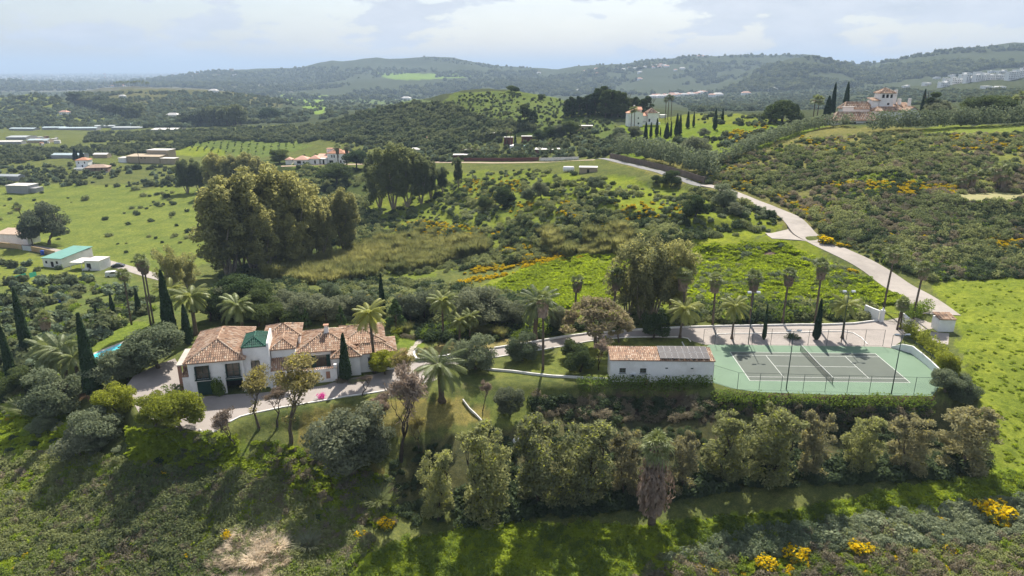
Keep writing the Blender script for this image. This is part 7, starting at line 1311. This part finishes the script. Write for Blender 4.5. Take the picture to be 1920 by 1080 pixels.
scatter('foreground_scrub', [(LF, 1)], 2600, SRC['scrub'], .5, 1.15, 'low olive scrub in the left foreground', mask=patch_mask(7, -.25, 44), seed=17)
scatter('foreground_brown_scrub', [(LF, 1)], 1500, SRC['brown'], .4, .95, 'brown dry scrub in the left foreground', mask=patch_mask(6, -.02, 46), seed=18)
scatter('foreground_dark_scrub', [(LF, 1), ([(0,780),(120,790),(250,830),(330,880),(100,860),(0,870)], .8)], 420, SRC['dark'], .3, .8, 'dark green low bushes in the left foreground', mask=patch_mask(6, 0, 48), seed=19)
scatter('foreground_weeds', [(LF, 1)], 2200, SRC['bright'], .3, .95, 'fresh green weeds in the left foreground', mask=patch_mask(6, -.05, 91), seed=52)
scatter('foreground_gorse', [([(0,950),(120,980),(250,1000),(420,1040),(300,1085),(0,1085)], 1), ([(0,770),(60,765),(40,800),(0,810)], 3)], 60, SRC['gorse'], .2, .55, 'yellow gorse sprigs in the left foreground', seed=53)
scatter('lower_right_gorse', [([(1250,1060),(1500,1000),(1700,960),(1925,930),(1925,1085),(1250,1085)], 1)], 60, SRC['gorse'], .2, .6, 'small gorse sprigs in the lower right', seed=54)
scatter('foreground_cistus', [([(0,760),(90,770),(220,830),(260,880),(100,880),(0,850)], .5), (LF, .4)], 420, SRC['cistus'], .35, .8, 'pale grey bushes in the left foreground', mask=patch_mask(6, 0, 50), seed=20)
scatter('dry_grass', [([(400,1050),(440,1000),(530,1010),(540,1060),(480,1085),(400,1085)], 3)], 85, SRC['straw'], .35, .85, 'straw coloured dry stalks in the left foreground', seed=21)
LW = [(420,820),(600,850),(740,900),(740,985),(620,980),(500,920),(400,880)]
scatter('slope_weeds', [(LW, 1), ([(330,820),(440,815),(460,860),(330,880)], .6)], 900, SRC['scrub']+SRC['bright']+SRC['brown'], .3, .9, 'mixed weeds on the bank below the garden', mask=patch_mask(5, -.1, 52), seed=22)
UR = [(740,850),(1000,800),(1080,800),(1300,800),(1740,790),(1860,850),(1840,880),(1400,905),(1150,940),(780,985),(720,960)]
scatter('row_undergrowth', [(UR, 1)], 900, SRC['dark'], .4, 1.0, 'dark undergrowth beneath the foreground trees', mask=patch_mask(6, -.1, 54), seed=23)
scatter('row_ivy', [([(860,930),(1100,915),(1400,880),(1840,860),(1850,890),(1400,915),(1150,955),(860,985)], 1)], 560, SRC['dark'], .9, 1.7, 'dark bushes at the feet of the foreground trees', seed=24)
scatter('bank_growth', [([(1000,745),(1100,745),(1740,770),(1740,792),(1100,790),(1000,780)], 1)], 420, SRC['dark']+SRC['brown'], .5, 1.2, 'rough growth on the bank under the court hedge', seed=25)
RF = [(1000,1082),(1230,1045),(1400,1012),(1560,985),(1760,965),(1925,935),(1925,1085)]
scatter('cistus_bank', [([(1230,1050),(1400,1000),(1560,975),(1760,955),(1925,900),(1925,1000),(1700,1030),(1500,1035),(1330,1060)], 1)], 900, SRC['cistus'], .45, 1.1, 'grey green cistus bank in the lower right', mask=patch_mask(6, -.2, 56), seed=26)
scatter('lower_right_scrub', [(RF, 1)], 700, SRC['scrub']+SRC['brown'], .4, 1.1, 'mixed scrub in the lower right foreground', mask=patch_mask(5, -.05, 58), seed=27)
GR = [([(540,1082),(720,1030),(900,985),(1210,985),(1500,958),(1700,915),(1860,885),(1925,885),(1925,930),(1750,965),(1500,1000),(1330,1035),(1200,1082)], 1.6), ([(1000,1082),(1250,1050),(1925,1000),(1925,1085)], .8)]
scatter('green_strip_grass', GR, 4200, SRC['grass'], .35, 1.0, 'vivid green grass strip along the bottom', mask=patch_mask(4, -.3, 60), seed=28, tilt=.2)
scatter('green_strip_weeds', GR, 1300, SRC['bright'], .3, .9, 'broad leaved weeds in the bottom green strip', mask=patch_mask(4, -.05, 62), seed=29)
scatter('meadow_grass', [([(1800,620),(1925,560),(1925,880),(1865,870),(1830,760)], 1), ([(1750,535),(1925,512),(1925,600),(1800,610)], .9)], 300, SRC['grass'], .3, .7, 'vivid meadow grass right of the court', mask=patch_mask(6, -.3, 64), seed=30, tilt=.2)
scatter('slope_grass', [(LW, .7), (LF, .9), ([(0,760),(180,800),(150,900),(0,950)], .8), ([(240,800),(460,820),(420,880),(250,880)], 1)], 6500, SRC['grass'], .5, 1.3, 'grass between the scrub of the left slope', mask=patch_mask(5, -.1, 66), seed=31, tilt=.2)
scatter('hill_grass', [([(860,570),(1000,500),(1130,472),(1200,500),(1150,560),(1000,590)], 1), ([(1240,470),(1460,455),(1700,565),(1500,590),(1260,560)], .8)], 4500, SRC['grass'], 1.0, 2.6, 'bright grass on the slope behind the garden', mask=patch_mask(8, -.2, 68), seed=32, tilt=.2)
LG = [(0,545),(120,520),(230,540),(300,575),(250,600),(170,650),(110,700),(0,720)]
scatter('left_orchard', [(LG, 1), ([(0,480),(100,500),(180,520),(150,545),(0,545)], .6)], 240, SRC['orch']+SRC['far'], .9, 2.4, 'citrus and olive trees of the lower left orchard', mask=patch_mask(14, -.25, 70), seed=34)
scatter('left_garden_bushes', [(LG, 1), ([(0,720),(60,700),(180,690),(170,735),(100,745),(0,790)], 1.2)], 620, SRC['scrub']+SRC['dark']+SRC['bright'], .6, 1.7, 'bushes of the lower left garden', mask=patch_mask(8, -.15, 72), seed=35)
FLD = [(0,360),(330,355),(390,370),(395,470),(330,510),(230,490),(0,440)]
scatter('field_bushes', [(FLD, 1), ([(150,400),(330,372),(330,395),(180,412)], 3)], 110, SRC['dark']+SRC['scrub'], .7, 2.2, 'dark bushes dotted over the green field', mask=patch_mask(18, .05, 74), seed=36)
ORC = [([(0,270),(120,280),(220,272),(330,272),(330,262),(220,250),(560,248),(600,262),(560,270),(400,262),(330,282),(230,292),(110,296),(0,345)], 1), ([(160,250),(600,236),(640,262),(330,264),(160,268)], 1.3)]
scatter('valley_orchard', ORC, 2200, SRC['far'], 1.6, 3.2, 'dense dark orchard filling the valley floor', near=430, far=1300, seed=37)
scatter('farm_bushes', [([(0,300),(350,315),(350,352),(0,345)], 1)], 420, SRC['far']+SRC['orch'], 1.0, 2.6, 'bushes and orchard trees around the farm buildings', mask=patch_mask(25, -.1, 76), seed=38)
HLW = [(560,250),(600,235),(700,206),(780,192),(850,198),(905,225),(1000,240),(1060,262),(1000,275),(860,285),(700,275),(600,262)]
scatter('holm_wood', [(HLW, 1)], 1900, SRC['far'], 1.6, 3.6, 'holm oak wood on the dark middle hill', near=430, far=900, seed=39)
scatter('hill_bushes', [([(800,205),(860,176),(960,174),(1050,188),(1150,225),(1160,262),(1000,262),(900,230)], 1)], 900, SRC['far']+SRC['orch'], .5, 1.5, 'bushes speckling the green hill', mask=patch_mask(25, -.1, 78), near=400, far=900, seed=40)
scatter('lane_trees', [([(850,262),(1060,262),(1080,298),(860,298)], 1), ([(650,272),(860,272),(860,305),(650,300)], 1.2), ([(1060,235),(1160,255),(1200,300),(1090,296)], 1)], 620, SRC['far']+SRC['orch'], 1.2, 2.8, 'garden trees around the far lane houses', mask=patch_mask(30, -.2, 80), near=300, far=700, seed=41)
scatter('villa_hill_bushes', [([(1130,262),(1330,262),(1480,240),(1440,262),(1330,300),(1240,300),(1150,290)], 1), ([(1300,215),(1480,222),(1540,228),(1420,238),(1300,230)], 1)], 420, SRC['far']+SRC['orch'], .7, 1.8, 'bushes and olives around the white villa lawn', mask=patch_mask(20, -.05, 82), near=240, far=520, seed=42)
FARP = [([(0,165),(120,175),(130,240),(0,245)], .6), ([(130,175),(560,168),(600,200),(560,240),(130,240)], 1.2), ([(600,185),(860,180),(800,200),(600,235)], .8)]
scatter('plain_trees', FARP, 6200, SRC['far']+SRC['orch'], 2.2, 5.0, 'trees and bushes on the hills left of the valley', mask=patch_mask(110, -.15, 84), near=900, seed=43)
scatter('right_plain_orchard', [([(1230,178),(1600,160),(1760,172),(1925,165),(1925,215),(1750,212),(1560,205),(1300,210)], 1)], 5200, SRC['orch']+SRC['far'], 1.8, 4.0, 'olive groves on the plain behind the hilltop villas', mask=patch_mask(60, -.25, 86), near=560, seed=44)
scatter('mountain_woods', [([(280,150),(600,125),(1050,135),(1300,112),(1600,128),(1925,90),(1925,160),(1600,165),(1200,180),(600,188),(280,165)], 1)], 9000, SRC['far'], 5, 12, 'woods spotting the far mountains', mask=patch_mask(260, -.05, 88), near=2000, seed=45)
scatter('coast_trees', [([(0,135),(420,133),(560,150),(400,165),(0,176)], 1)], 2600, SRC['far'], 6, 14, 'trees between the buildings of the distant coast', near=2500, seed=46)
scatter('ridge_trees', [([(780,104),(940,122),(1200,112),(1300,102),(1490,101),(1600,118),(1780,92),(1925,78),(1925,86),(1780,100),(1600,128),(1490,108),(1300,108),(1200,120),(940,130),(780,110)], 1)], 700, SRC['far'], 4, 9, 'trees along the mountain crest', near=2200, seed=47)
# vineyard rows
rng = np.random.default_rng(5); VY = [(345,268),(380,264),(470,262),(558,266),(560,275),(510,291),(430,288),(330,280)]
scatter('vineyard', [(VY, 1)], 1500, SRC['bright']+SRC['dark'], .5, .9, 'rows of young plants on the pale green slope', mask=lambda q, r: (np.mod(q[:, 0]*.95+q[:, 1]*.3, 6.0) < 1.4), seed=48)
# ------------------------------------------------------------------ air
m_, ns_, ls_ = new_mat('haze_air'); o_ = ns_.new("ShaderNodeOutputMaterial"); v_ = ns_.new("ShaderNodeVolumePrincipled"); ls_.new(v_.outputs[0], o_.inputs['Volume'])
v_.inputs['Color'].default_value = (.55, .72, .95, 1); v_.inputs['Density'].default_value = .00012; v_.inputs['Anisotropy'].default_value = 0
hz = MB().box(-42000, 42000, -60, 47000, float(Z.min())-1, 330).build('haze', m_); hz['kind'] = 'stuff'
